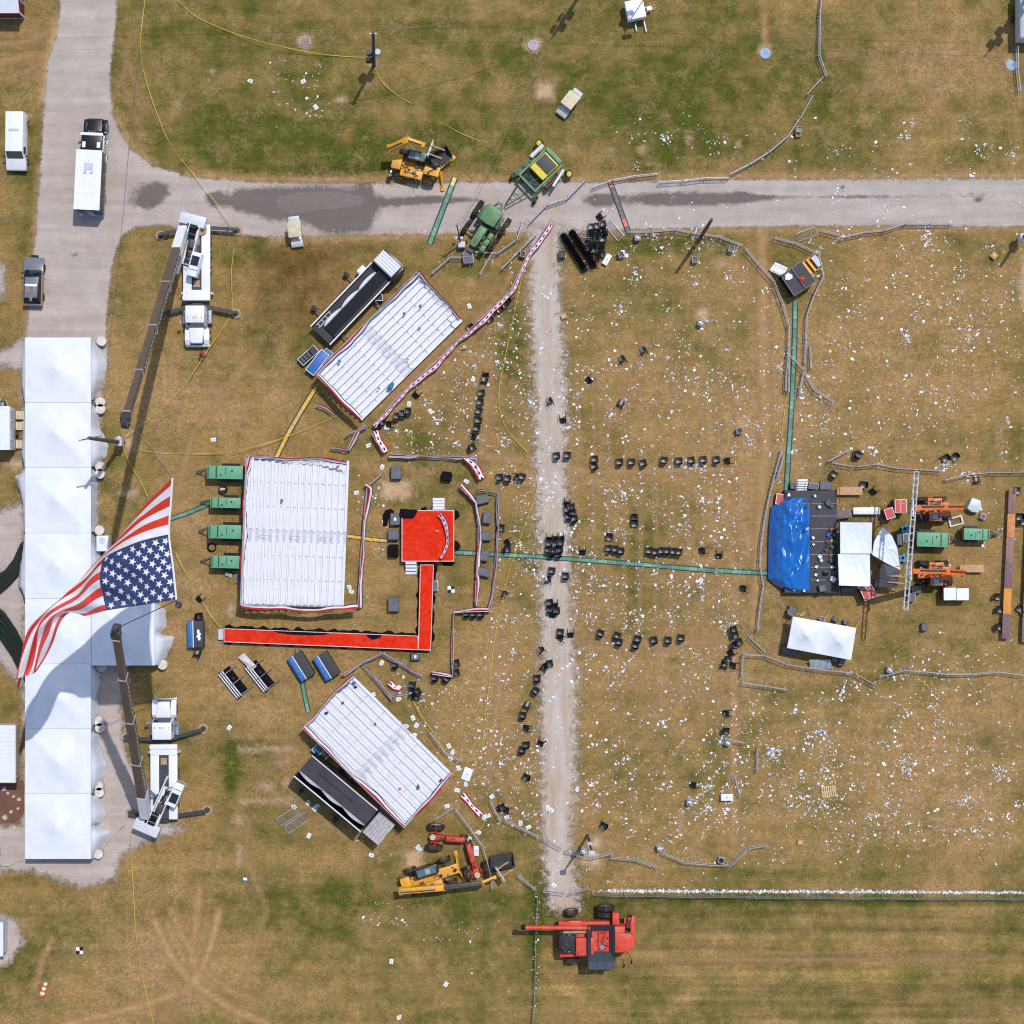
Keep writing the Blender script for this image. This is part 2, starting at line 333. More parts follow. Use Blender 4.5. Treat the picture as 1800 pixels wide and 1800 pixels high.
def soilmat(name, c1, c2, cdark, amp=.9, sc=.5, fine=9, contrast=.25, streak=None, sk=.4, soft=0.0):
    m = bpy.data.materials.new(name); q = NT(m); sp = q.n.new('ShaderNodeSeparateColor'); q.l.new(q.attr('tone').outputs['Color'], sp.inputs[0])
    a = q.noise(sc, 6, .65); b = q.noise(fine, 5, .75); e = q.noise(1.3, 5, .75)
    col = q.mix(q.rng(a, .3, .7), hexc(c1), hexc(c2))
    if streak:
        stv = q.noise(1.0, 4, .6, stretch=streak); col = q.mix(q.rng(stv, .35, .7, 0, sk), col, hexc(cdark))
    dk = q.rng(q.math('ADD', sp.outputs[1], q.math('MULTIPLY', q.math('SUBTRACT', e, .5), .9)), .28, .62)
    dk = q.math('MULTIPLY', dk, q.rng(sp.outputs[1], .05, .3))
    col = q.mix(q.math('MULTIPLY', dk, .85), col, hexc('#5f544f'))
    sh = q.rng(b, .25, .75, 1-contrast, 1+contrast); cc = q.n.new('ShaderNodeCombineColor'); [q.l.new(sh, cc.inputs[i]) for i in range(3)]
    col = q.mix(1.0, col, cc.outputs[0], 'MULTIPLY'); q.l.new(col, q.b.inputs['Base Color'])
    wt = q.rng(q.math('ADD', sp.outputs[2], q.math('MULTIPLY', q.math('SUBTRACT', e, .5), .5)), .4, .6)
    q.l.new(q.rng(wt, 0, 1, .92, .22), q.b.inputs['Roughness']); q.b.inputs['Specular IOR Level'].default_value = .35
    q.bump(b, .35, .05)
    al = q.rng(q.math('ADD', sp.outputs[0], q.math('MULTIPLY', q.math('SUBTRACT', q.math('ADD', q.math('MULTIPLY', e, .7), q.math('MULTIPLY', q.noise(7, 4, .7), .3)), .5), amp)), .4-soft, .6+soft)
    al = q.math('MULTIPLY', al, q.rng(sp.outputs[0], .02, .12))
    tr = q.n.new('ShaderNodeBsdfTransparent'); mx = q.n.new('ShaderNodeMixShader'); q.l.new(al, mx.inputs[0]); q.l.new(tr.outputs[0], mx.inputs[1]); q.l.new(q.b.outputs[0], mx.inputs[2])
    q.l.new(mx.outputs[0], q.n['Material Output'].inputs['Surface']); return m
roadm = soilmat('gravel_road', '#c6b8ae', '#aea199', '#94867c', amp=1.0, contrast=.26, streak=(.06, .9, 1, 0), sk=.5)
roadv = soilmat('asphalt_road', '#b5abae', '#a9a0a4', '#9a9096', amp=.6, contrast=.13, streak=(.9, .06, 1, 0))
pathm = soilmat('pale_gravel', '#b9aba0', '#c8bcb3', '#ad9579', amp=2.1, contrast=.24, streak=(.9, .12, 1, 0), sk=.85, soft=.08)
sandm = soilmat('bare_sand', '#b7956d', '#c9ab86', '#ab8759', amp=1.7, contrast=.2, soft=.18)
trackm = soilmat('worn_track', '#b08a58', '#c39c6e', '#a37e4a', amp=1.1, contrast=.2, soft=.22)
mulchm = soilmat('brown_mulch', '#6d4b3d', '#7d5a49', '#5a3d33', amp=.5, contrast=.35)
verge = soilmat('dry_verge', '#b9935f', '#c4a06f', '#a9834f', amp=1.4, contrast=.2, soft=.2)
VR = [(108, -10), (100, 60), (86, 100), (78, 170), (71, 300), (62, 420), (46, 596), (46, 640), (190, 640), (187, 560), (196, 470), (212, 415), (240, 398), (282, 396), (330, 404), (480, 417), (700, 412), (920, 408),
      (1000, 412), (1100, 403), (1400, 397), (1810, 398), (1810, 314), (1300, 316), (1030, 321), (900, 319), (700, 323), (450, 321), (330, 311), (270, 292), (228, 260), (197, 205), (193, 130), (201, 60), (207, -10)]
patch('verge_strip', verge, .004, lines=[([(330, 306), (450, 317), (900, 315), (1300, 311), (1800, 309)], 14), ([(480, 421), (920, 412), (1100, 407), (1800, 401)], 12), ([(270, 290), (228, 256), (205, 200)], 14),
      ([(72, 300), (62, 420), (46, 590)], 12), ([(80, 170), (88, 100), (105, 40)], 30)], fade=18, strength=.85)
patch('road', roadm, .008, polys=[[p for p in VR]], fade=12, cell=6,
      dark=[(275, 335, 28, 18, .9), (262, 355, 20, 14, .8), (380, 350, 22, 16, .9), (425, 352, 22, 20, .9), (455, 350, 12, 15, .7), (560, 355, 95, 34, 1), (600, 385, 50, 30, 1), (640, 350, 14, 45, .9), (480, 360, 40, 25, .7), (1200, 350, 130, 14, .95),
            (1055, 352, 30, 12, .8), (1330, 348, 60, 5, .45), (1500, 346, 100, 5, .62), (1700, 343, 100, 5, .55), (1480, 330, 6, 5, .8), (1720, 352, 10, 5, .7), (1300, 345, 20, 8, .6), (700, 357, 60, 8, .5), (800, 352, 90, 7, .5), (230, 345, 20, 30, .4), (131, 450, 8, 4, .8), (760, 350, 60, 6, .5)],
      wet=[(570, 352, 85, 17, 1.0), (520, 362, 30, 14, .6)])
patch('gravel_lot', roadm, .006, polys=[[(165, 600), (190, 610), (176, 720), (170, 850), (172, 1000), (180, 1100), (222, 1140), (228, 1200), (212, 1240), (222, 1330), (250, 1380), (262, 1440), (330, 1455), (270, 1475), (215, 1500), (200, 1545), (150, 1560), (60, 1530), (0, 1530), (-10, 1452), (40, 1452), (40, 600)],
      [(-10, 900), (42, 885), (42, 1185), (20, 1190), (-10, 1150)], [(-10, 1600), (30, 1620), (40, 1660), (10, 1700), (-10, 1700)], [(-10, 460), (8, 470), (8, 520), (-10, 530)], [(-10, 620), (20, 610), (45, 590), (45, 660), (10, 640), (-10, 650)]], fade=30)
patch('gravel_path', pathm, .012, polys=[[(928, 398), (985, 398), (985, 520), (990, 600), (996, 700), (996, 800), (1000, 900), (1002, 1000), (1008, 1120), (1014, 1200), (1012, 1400), (1006, 1470), (1016, 1560), (1020, 1600), (966, 1600), (958, 1520), (952, 1400), (950, 1200), (948, 1000), (942, 800), (935, 600), (930, 500)]], fade=24,
      )
sp = lambda x, y, rx, ry, n=10, r=0: [(x+rx*math.cos(2*PI*i/n)*random.uniform(.8, 1.15), y+ry*math.sin(2*PI*i/n)*random.uniform(.8, 1.15)) for i in range(n)]
patch('bare_sand_patches', sandm, .005, polys=[sp(535, 73, 17, 15), sp(937, 78, 17, 16), sp(1345, 88, 13, 12), sp(1776, 112, 13, 13), [(942, 142), (975, 142), (976, 178), (941, 178)], sp(655, 112, 12, 7), [(668, 842), (726, 842), (722, 880), (666, 880)],
      [(418, 1312), (520, 1312), (520, 1324), (418, 1322)], [(418, 1404), (520, 1400), (520, 1412), (420, 1414)], sp(500, 1340, 14, 9), sp(468, 1382, 18, 11), sp(505, 1376, 8, 13), sp(422, 1442, 13, 9), [(705, 1492), (748, 1488), (745, 1532), (712, 1535)], sp(420, 1505, 8, 22), sp(1048, 1482, 14, 16), sp(1040, 1510, 25, 22),
      sp(1265, 462, 14, 10), sp(1235, 553, 16, 16), sp(225, 778, 16, 14), sp(228, 866, 20, 10), sp(404, 1072, 10, 14), sp(1800, 500, 12, 60), sp(30, 815, 22, 16), sp(312, 185, 7, 5), sp(372, 125, 5, 6), sp(1128, 262, 10, 8), sp(1073, 264, 6, 4), sp(1300, 253, 5, 4), sp(1210, 243, 5, 14), sp(1005, 258, 8, 6), sp(600, 175, 10, 6), sp(1150, 705, 8, 5)], cell=4, fade=12, strength=.82)
tr = [([(300, 1600), (318, 1640), (338, 1680), (350, 1720)], 14), ([(350, 1560), (345, 1620), (335, 1690)], 14), ([(385, 1600), (372, 1660), (352, 1710), (320, 1745), (240, 1770), (120, 1800)], 16), ([(272, 1620), (300, 1680), (330, 1720), (400, 1770), (470, 1800)], 16),
      ([(352, 1700), (400, 1740), (450, 1760)], 12), ([(60, 1740), (75, 1690), (90, 1650)], 10), ([(1340, 0), (1343, 40), (1346, 80)], 11), ([(1080, 1690), (1300, 1688), (1800, 1684)], 5), ([(0, 78), (50, 72), (95, 50)], 10), ([(0, 110), (60, 95)], 12), ([(0, 140), (50, 125), (85, 105)], 8),
      ([(300, 900), (340, 760), (400, 690), (430, 640)], 14), ([(370, 700), (450, 620)], 10), ([(700, 690), (760, 620), (830, 570), (880, 520), (900, 480)], 16), ([(820, 590), (855, 560), (880, 505)], 8), ([(845, 800), (1050, 830), (1350, 822)], 18), ([(1340, 400), (1345, 800), (1325, 1100)], 26), ([(860, 640), (850, 800)], 14),
      ([(870, 1100), (880, 1200), (860, 1330), (900, 1420)], 16), ([(1020, 1140), (1300, 1125)], 16), ([(480, 1410), (560, 1420)], 14), ([(1290, 1140), (1290, 1480)], 22), ([(210, 60), (240, 160), (300, 230)], 7), ([(230, 60), (215, 140), (240, 215)], 7), ([(430, 1720), (470, 1600), (430, 1500), (440, 1440)], 10), ([(280, 1790), (330, 1730)], 9)]
rows_ = [([(1014+27.5*k, 640+30*(k % 3)), (1014+27.5*k+3, 860), (1014+27.5*k, 1106)], 8) for k in range(11)]
arc_ = lambda cx, cy, r, a0, a1: [(cx+r*math.cos(math.radians(a0+(a1-a0)*i/8)), cy+r*math.sin(math.radians(a0+(a1-a0)*i/8))) for i in range(9)]
rows_ += [(arc_(760, 950, 270+27*k, 34-k*.6, 62+k*.8), 8) for k in range(0, 12)]+[(arc_(700, 1000, 250+27*k, -80, -48), 7) for k in range(0, 8)]
patch('worn_tracks', trackm, .003, lines=tr[:11], fade=9, strength=.84, cell=7)
patch('worn_footpaths', trackm, .0035, lines=tr[11:]+rows_, fade=9, strength=.64, cell=5)
patch('garden_bed', mulchm, .01, polys=[[(-8, 1372), (42, 1372), (42, 1430), (26, 1446), (-8, 1448)]], fade=3, cell=3)

road = bpy.data.objects['road']; pm = mat('road_marking', '#b99656', .8, var=.3, scale=8)
mk_ = []
for k in range(22): mk_.append((462+k*15+random.uniform(-3, 3), 328+random.uniform(-1.5, 1.5)))
for k in range(24): mk_.append((560+k*13+random.uniform(-3, 3), 409-k*.1+random.uniform(-1.5, 1.5)))
for k in range(12): mk_.append((1430+k*14, 317+random.uniform(-1.5, 1.5)))
for i, (x, y) in enumerate(mk_):
    c = W(x, y); s = random.uniform(.12, .3); o = MB().add([(-.05, -s, 0), (.05, -s, 0), (.05, s, 0), (-.05, s, 0)] + ([(.05, s-.1, 0), (.25, s-.1, 0), (.25, s, 0)] if i % 3 == 0 else []), [(0, 1, 2, 3)]+([(2, 4, 5, 6)] if i % 3 == 0 else [])).to('painted_mark', pm, road); o.location = (c.x, c.y, .013)
# ------------------------------------------------------------------ wheels and vehicles
def wheel(parent, x, y, r, w, rim=None, lugs=0, name='wheel', z=None, steer=0.0, out=1):
    """tyre with a rim (sub-part); axis along local y"""
    z = r if z is None else z; m = MB(); prof = [(.62, -.5), (.9, -.5), (1, -.36), (1, .36), (.9, .5), (.62, .5)]; n = 20
    for k, (a, b) in enumerate(prof):
        for i in range(n): m.v.append((a*r*math.cos(2*PI*i/n), b*w, a*r*math.sin(2*PI*i/n)))
    for k in range(6):
        for i in range(n): m.f.append((k*n+i, k*n+(i+1) % n, ((k+1) % 6)*n+(i+1) % n, ((k+1) % 6)*n+i)); m.m.append(0)
    for i in range(lugs):
        t = 2*PI*i/lugs
        for sg in (-1, 1):
            tt = t+(PI/lugs if sg > 0 else 0)
            m.box((1.02*r*math.cos(tt), sg*w*.24, 1.02*r*math.sin(tt)), (.1*r+.02, w*.52, .09*r), (0, -tt, 0)) if False else m.add(*lug(r, w, tt, sg))
    o = m.to(name, rubber, parent, smooth=True); o.location = (x, y, z); o.rotation_euler = (0, 0, steer)
    if rim:
        k = MB().cyl((0, -.44*w, 0), (0, .44*w, 0), r*.62, n=16).cyl((0, -.52*w, 0), (0, .52*w, 0), r*.2, n=10)
        k.to('rim', rim, o, smooth=True)
    return o
def lug(r, w, t, sg):
    a, b = .06*r/r*1.0, .05
    def P(rr, tt, y): return (rr*math.cos(tt), y, rr*math.sin(tt))
    d = .075; y0, y1 = sg*.02*w, sg*.5*w; vs = []
    for rr in (r*.97, r*1.05):
        vs += [P(rr, t-d*.6, y0), P(rr, t+d*.6, y0), P(rr, t+d*.6+.12, y1), P(rr, t-d*.6+.12, y1)]
    return vs, [(0, 3, 2, 1), (4, 5, 6, 7), (0, 1, 5, 4), (1, 2, 6, 5), (2, 3, 7, 6), (3, 0, 4, 7)]
def P4(T, xs, y, r, w, rim, **k):
    for x in xs:
        for sg in (-1, 1): wheel(T, x, sg*y, r, w, rim, **k)
# white van
T, L = veh('cargo_van', 'white cargo van parked on grass at the left edge beside the road', 'van', (30, 199), (29, 300), .9)
b = MB().side([(-2.95, .45), (-2.95, 2.0), (-2.85, 2.12), (1.15, 2.12), (1.75, 1.35), (2.75, 1.05), (2.95, .85), (2.95, .45)], -1.02, 1.02, inset=.13, zi=1.5).to('body', white, T, bevel=.08)
MB().side([(1.13, 2.06), (1.18, 2.08), (1.80, 1.36), (1.72, 1.33)], -.82, .82).to('windshield', glass, T)
for sg in (-1, 1):
    MB().box((1.0, sg*1.0, 1.62), (.7, .06, .46), (sg*.16, 0, 0)).to('side_window', glass, T)
    MB().box((1.55, sg*1.16, 1.4), (.12, .2, .28)).to('wing_mirror', black, T)
MB().bx(-1.15, -.9, -.55, .55, 2.115, 2.2).to('roof_rail', greybox, T, bevel=.02)
MB().bx(2.9, 3.05, -.95, .95, .35, .7).to('front_bumper', black, T, bevel=.04)
P4(T, (-1.9, 1.95), .92, .38, .26, chrome)
# command truck
T, L = veh('command_truck', 'black crew cab truck with a large white box body on the road', 'truck', (157, 368), (165, 205), 2.0)
MB().bx(-4.9, 4.3, -.5, .5, .5, .9).to('chassis', dsteel, T)
MB().bx(-4.95, 1.05, -1.28, 1.28, .95, 3.25).to('box_body', black, T, bevel=.04)
rf = MB().bx(-5.0, 1.1, -1.32, 1.32, 3.25, 3.34).to('box_roof', white, T)
MB().bx(-4.98, 1.08, .72, .9, 3.34, 3.42).bx(-4.98, 1.08, -.9, -.72, 3.34, 3.42).to('roof_rail', white, rf)
MB().bx(-.9, -.2, -.45, .45, 3.34, 3.4).bx(-1.3, -1.0, -.5, -.15, 3.34, 3.44).bx(-1.3, -1.0, .15, .5, 3.34, 3.44).bx(0, .05, -.02, .02, 3.34, 3.5).to('roof_equipment', greybox, rf)
for x in (-4.2, -2.9, -1.6, -.3):
    for sg in (-1, 1): MB().bx(x-.55, x+.55, sg*1.3-.02, sg*1.3+.02, 1.2, 2.7).to('side_locker', mat('brown_shutter', '#5a4e49', .5), T, bevel=.01)
for sg in (-1, 1): MB().bx(-4.9, 1.0, sg*1.3-.03, sg*1.3+.03, .85, 1.02).to('side_step', chrome, T)
MB().bx(-5.25, -4.95, -1.2, 1.2, .6, .75).bx(-5.05, -4.98, -.35, .35, .8, 2.6).to('rear_step', chrome, T)
MB().bx(1.15, 3.0, -1.05, 1.05, .9, 2.55).to('crew_cab', black, T, bevel=.1)
MB().bx(2.7, 3.0, -1.15, 1.15, 2.5, 2.68).to('light_bar', white, T, bevel=.04)
for sg in (-1, 1):
    MB().bx(1.45, 2.05, sg*.75-.17, sg*.75+.17, 2.56, 2.66).to('roof_unit', white, T, bevel=.03)
    MB().bx(3.1, 3.2, sg*1.3-.15, sg*1.3+.15, 1.7, 2.2).to('wing_mirror', chrome, T)
    MB().bx(1.0, 3.2, sg*1.2-.14, sg*1.2+.14, .5, .72).to('running_board', chrome, T)
    MB().bx(1.2, 2.7, sg*1.05-.02, sg*1.05+.04, 1.7, 2.35).to('side_window', glass, T)
MB().side([(2.95, 2.35), (3.35, 1.65), (3.3, 1.6), (2.9, 2.3)], -.92, .92).to('windshield', glass, T)
MB().side([(2.9, .8), (2.9, 1.65), (3.35, 1.62), (4.55, 1.4), (4.75, 1.1), (4.75, .7)], -.78, .78).to('hood', black, T, bevel=.1)
for sg in (-1, 1): MB().side([(3.2, .8), (3.4, 1.15), (4.3, 1.15), (4.7, .85), (4.7, .7)], sg*.78, sg*1.2).to('fender', black, T, bevel=.08)
for y in (-.3, 0, .3): MB().bx(3.05, 3.2, y-.04, y+.04, 2.5, 2.6).to('marker_light', orangeplastic, T)
P4(T, (-3.4,), 1.0, .5, .5, chrome); P4(T, (3.9,), 1.02, .5, .32, chrome)
# patrol car
T, L = veh('patrol_car', 'dark grey patrol car with roof lettering parked at the road edge', 'car', (57, 540), (60, 450), .9)
pc = mat('patrol_grey', '#74757f', .3, var=.06, coat=.4)
MB().side([(-2.5, .4), (-2.52, 1.0), (-2.4, 1.1), (1.0, 1.1), (2.2, 1.0), (2.5, .8), (2.52, .4)], -.98, .98).to('body', pc, T, bevel=.12)
MB().side([(-2.35, 1.05), (-1.95, 1.62), (-1.75, 1.72), (.25, 1.74), (.5, 1.7), (1.15, 1.08)], -.9, .9, inset=.14, zi=1.3).to('cabin', black, T, bevel=.06)
roof = MB().bx(-1.75, .35, -.66, .66, 1.735, 1.76).to('roof_panel', pc, T, bevel=.01)
MB().bx(-.62, -.35, -.62, .62, 1.76, 1.9).to('light_bar', white, T, bevel=.03)
MB().side([(.46, 1.69), (.5, 1.73), (1.17, 1.13), (1.12, 1.08)], -.72, .72).to('windshield', glass, T)
MB().bx(2.55, 2.75, -.35, .35, .4, .75).bx(2.4, 2.6, -.38, -.28, .4, .6).bx(2.4, 2.6, .28, .38, .4, .6).to('push_bumper', black, T)
for sg in (-1, 1):
    MB().bx(.75, .9, sg*1.08-.1, sg*1.08+.1, 1.05, 1.22).to('wing_mirror', black, T)
    MB().bx(-2.5, -2.3, sg*.86-.08, sg*.86+.08, .85, 1.12).to('tail_light', red, T)
    MB().bx(-1.9, 1.9, sg*.985-.01, sg*.985+.012, .8, .9).to('side_stripe', mat('gold_stripe', '#c27a34', .5), T)
for ch, x, y in (('D', -.95, .34), ('3', -.95, -.34), ('9', -1.95, 0)):
    cu = bpy.data.curves.new('letter', 'FONT'); cu.body = ch; cu.size = .62; cu.align_x = 'CENTER'; cu.align_y = 'CENTER'; cu.extrude = .008; cu.offset = .015
    cu.materials.append(mat('letter_orange', '#c98b63', .6)); tmpo = bpy.data.objects.new('tmp', cu); COL.objects.link(tmpo); bpy.context.view_layer.update(); mm_ = bpy.data.meshes.new_from_object(tmpo); bpy.data.objects.remove(tmpo); mm_.name = 'roof_letter'; o = link(bpy.data.objects.new('roof_letter', mm_), T); o.location = (x, y, 1.775 if x > -1.5 else 1.765); o.rotation_euler = (0, 0, -PI/2)
MB().cyl((-1.65, -.4, 1.76), (-1.65, -.4, 1.82), .06).to('antenna_base', black, T)
P4(T, (-1.5, 1.5), .9, .38, .26, dsteel)
# golf carts
def cart(label, rear, front, rc, group='golf carts'):
    T, L = veh('golf_cart', label, 'golf cart', rear, front, 1.0, group)
    MB().side([(-1.35, .35), (-1.35, .85), (-.5, .9), (-.45, .45), (.6, .4), (.75, .95), (1.1, .85), (1.4, .55), (1.4, .35)], -.62, .62).to('body', mat('cart_cream', '#d8d5cf', .45, var=.06), T, bevel=.06)
    MB().bx(-1.05, .55, -.68, .68, 1.86, 1.95).to('canopy', rc, T, bevel=.06)
    for x in (-1.0, .5):
        for sg in (-1, 1): MB().cyl((x*1.05, sg*.58, .8), (x, sg*.6, 1.87), .025, n=6).to('canopy_post', black, T)
    MB().bx(-.55, .0, -.55, .55, .85, 1.0).bx(-.65, -.5, -.55, .55, .95, 1.4).to('seat', black, T, bevel=.04)
    MB().bx(-1.75, -1.3, -.55, .55, .75, .9).to('rear_deck', greybox, T, bevel=.02)
    P4(T, (-.95, 1.0), .52, .24, .2, chrome)
cart('beige roofed golf cart standing on the grass above the green tractor', (1013, 165), (986, 200), tan)
cart('tan roofed golf cart standing on the gravel road edge', (517, 391), (522, 428), mat('cart_tan', '#cfc0a2', .6))
# ------------------------------------------------------------------ cranes
def crane(label, rear, front, pads, tip, ztip, pivot, cabdir):
    T, L = veh('mobile_crane', label, 'crane', rear, front, 1.3)
    inv = Matrix.Translation(T.location) @ Matrix.Rotation(T.rotation_euler.z, 4, 'Z'); inv.invert()
    lo = lambda p: inv @ Vector(p)
    h = L/2; fr = h
    MB().bx(-h, h-.3, -.45, .45, .6, 1.05).to('chassis', dsteel, T)
    dk = MB().bx(-h+.3, h-5.6, -1.38, -.5, 1.05, 1.5).bx(-h+.3, h-5.6, .5, 1.38, 1.05, 1.5).bx(h-5.6, h-4.5, -1.38, 1.38, 1.05, 1.62).to('deck', white, T, bevel=.04)
    MB().bx(-h+.3, h-5.6, -.495, .495, 1.05, 1.4).to('deck_centre', deck, dk)
    MB().bx(h-5.0, h-4.55, -1.42, 1.42, 1.62, 1.72).to('front_hood_rack', white, dk, bevel=.03)
    MB().bx(-h+1.6, -h+2.4, -.3, .3, 1.41, 1.5).bx(h-6.6, h-5.9, -.32, .32, 1.41, 1.47).to('deck_box', mattan, dk)
    for i in range(4):
        for sg in (-1, 1): MB().bx(h-5.4-i*.01, h-5.2, sg*1.5-.1, sg*1.5+.1, .4+i*.28, .46+i*.28).to('step', steel, T)
    # truck cab
    cb = MB().side([(h-3.9, .9), (h-3.9, 2.65), (h-2.5, 2.72), (h-2.15, 2.6), (h-1.8, 1.75), (h-1.8, .9)], -1.05, 1.05, inset=.08, zi=2).to('cab', white, T, bevel=.1)
    MB().side([(h-2.2, 2.55), (h-2.12, 2.6), (h-1.72, 1.78), (h-1.8, 1.72)], -.88, .88).to('windshield', glass, cb)
    for y in (-.7, -.18, 0, .18, .7): MB().bx(h-2.75, h-2.6, y-.035, y+.035, 2.71, 2.78).to('marker_light', orangeplastic, cb)
    for sg in (-1, 1):
        MB().box((h-2.6, sg*1.03, 2.15), (.9, .05, .55)).to('side_window', glass, cb)
        MB().bx(h-2.3, h-2.1, sg*1.55-.14, sg*1.55+.14, 1.9, 2.3).cyl((h-2.3, sg*1.0, 2.1), (h-2.2, sg*1.5, 2.1), .025, n=6).to('wing_mirror', chrome, cb)
        MB().cyl((h-3.6, sg*1.25, .7), (h-2.2, sg*1.25, .7), .3, n=14).to('fuel_tank', chrome, T, smooth=True)
    MB().prism([(h-1.85, -.82), (h-.1, -.62), (h-.1, .62), (h-1.85, .82)], .9, 1.72, sc=.94).to('engine_hood', white, T, bevel=.1)
    for sg in (-1, 1):
        MB().side([(h-1.85, .9), (h-1.5, 1.3), (h-.5, 1.35), (h, 1.0), (h, .7)], sg*.7, sg*1.25).to('fender', white, T, bevel=.08)
    MB().bx(h-.05, h+.2, -1.25, 1.25, .45, .85).to('bumper', chrome, T, bevel=.04)
    P4(T, (h-.95,), 1.08, .52, .34, chrome); P4(T, (-h+1.9, -h+3.3, -h+4.9), 1.12, .52, .5, chrome)
    # outriggers
    for px in pads:
        q = lo(W(*px, .2)); q.z = 0
        rt = Vector((h-4.1 if q.x > 0 else -h+.5, math.copysign(.4, q.y), .95))
        o = MB(); d = Vector((q.x, q.y, .95))-rt; m_ = rt+d/2
        o.box(m_, (d.length, .32, .34), (0, 0, math.atan2(d.y, d.x))); md = rt+d*.75; o.box(md, (.12, .42, .42), (0, 0, math.atan2(d.y, d.x)))
        oo = o.to('outrigger_beam', mat('outrigger_dark', '#343a44', .5), T)
        MB().cyl((q.x, q.y, .16), (q.x, q.y, 1.15), .09, n=10).cyl((q.x, q.y, .16), (q.x, q.y, .26), .3, n=14).to('jack', dsteel, oo)
        MB().cyl((q.x, q.y, .02), (q.x, q.y, .16), .52, n=24).to('outrigger_pad', mattan, oo)
    # superstructure
    pv = lo(W(*pivot, 3.0)); tp = lo(W(*tip, ztip)); d = (tp-pv).normalized(); az = math.atan2(d.y, d.x)-.26; ca, sa = math.cos(az), math.sin(az)
    R = lambda x, y, z: Vector((pv.x+ca*x-sa*y, pv.y+sa*x+ca*y, z))
    def rb(x0, x1, y0, y1, z0, z1, m):
        return m.box(R((x0+x1)/2, (y0+y1)/2, (z0+z1)/2), (x1-x0, y1-y0, z1-z0), (0, 0, az))
    cl = cabdir
    MB().cyl(R(1.6, cl*.9, 1.3), R(1.6, cl*.9, 1.75), .95, n=20).to('turntable', dsteel, T)
    tb = rb(-1.0, 4.4, cl*.45-.04, cl*.45+.04, 1.7, 3.0, MB()); rb(-1.0, 4.2, cl*1.45-.04, cl*1.45+.04, 1.7, 2.7, tb); rb(-1.0, 3.2, cl*.95-.5, cl*.95+.5, 1.7, 1.9, tb)
    tb.to('turret_frame', white, T)
    cw = MB(); rb(-1.9, -.75, cl*.55-1.35, cl*.55+1.35, 1.6, 2.6, cw); cw.to('counterweight', mat('counterweight_grey', '#cfd2d8', .4, var=.06), T, bevel=.08)
    for k in (0, 1): MB().cyl(R(-.6+k*.75, cl*.15, 2.5), R(-.6+k*.75, cl*1.2, 2.5), .32, n=14).to('winch_drum', black, T, smooth=True)
    eng = rb(.6, 1.5, cl*1.0-.35, cl*1.0+.35, 1.9, 2.5, MB()); rb(1.7, 2.3, cl*.95-.25, cl*.95+.25, 1.9, 2.3, eng); rb(2.5, 3.0, cl*1.0-.3, cl*1.0+.2, 1.9, 2.2, eng); eng.to('hydraulic_unit', dsteel, T, bevel=.05)
    hs = MB()
    for k in range(7): hs.tube([R(.2+.4*k, cl*(.6+.05*k), 2.0), R(.7+.4*k, cl*(.75+.1*(k % 3)), 2.55), R(1.2+.4*k, cl*(1.1+.06*k), 2.0)], .04, 5)
    hs.to('hoses', black, T)
    oc = MB(); rb(1.8, 4.3, cl*2.0-.48, cl*2.0+.48, 1.5, 3.2, oc); oc = oc.to('operator_cab', white, T, bevel=.08)
    g1 = MB(); rb(2.2, 3.2, cl*2.0-.4, cl*2.0+.4, 3.19, 3.24, g1); g1.to('roof_glass', glass, oc)
    g2 = MB(); g2.box(R(3.95, cl*2.0, 2.85), (1.0, .86, .12), (0, .75, az)); g2.to('front_glass', glass, oc)
    # telescoping boom
    el = math.asin(d.z); ln = (tp-pv).length; secs = [(0, .13, .44, .56), (.08, .33, .40, .52), (.3, .56, .36, .46), (.53, .78, .32, .41), (.75, .97, .28, .36)]
    ba = math.atan2(d.y, d.x); up = Vector((-math.sin(el)*math.cos(ba), -math.sin(el)*math.sin(ba), math.cos(el))); sdv = Vector((-math.sin(ba), math.cos(ba), 0))
    for k, (a, b_, w, hh) in enumerate(secs):
        m = MB(); vs = []
        for t in (a, b_):
            c = pv+d*ln*t
            vs += [c+sdv*w*1.0-up*hh, c+sdv*w*1.0+up*hh, c-sdv*w*1.0+up*hh, c-sdv*w*1.0-up*hh]
        m.add(vs, [(0, 1, 2, 3), (7, 6, 5, 4), (0, 4, 5, 1), (1, 5, 6, 2), (2, 6, 7, 3), (3, 7, 4, 0)])
        sec = m.to('boom_section', white if k == 0 else brownboom, T)
        if k:
            c = pv+d*ln*b_; rr = MB(); rot = Matrix((d, sdv, up)).transposed().to_euler()
            rr.box(c-d*.1, (.14, 2*w+.12, 2*hh+.12), rot); rr.to('collar', steel, sec)
            hm = MB(); nh = 9 if k < 4 else 0
            for i in range(nh):
                for sg in (-1, 1):
                    c = pv+d*ln*(a+.045+(b_-a-.06)*i/nh)
                    hm.box(c+sdv*sg*(w+.004)-up*hh*.1, (.34, .012, .15), rot)
            if nh: hm.to('boom_marks', white, sec)
    c = pv+d*ln*.985; rot = Matrix((d, sdv, up)).transposed().to_euler()
    MB().box(c, (.9, .8, .7), rot).cyl(c+d*.5-sdv*.3-up*.3, c+d*.5+sdv*.3-up*.3, .32, n=12).box(c+d*.75+up*.2, (.9, .35, .3), rot).box(c-up*.6, (.6, .5, .5), rot).to('boom_head', dsteel, T)
    MB().cyl(R(2.0, 0, 2.4), pv+d*ln*.16-up*.5, .18, n=10).to('lift_cylinder', chrome, T, smooth=True)
    return T, pv+d*ln
c1, _ = crane('white truck crane below the gravel road with its boom swung down and left', (346, 390), (346, 606), [(282, 414), (417, 405), (284, 554), (415, 551)], (219, 742), 33, (322, 405), 1)
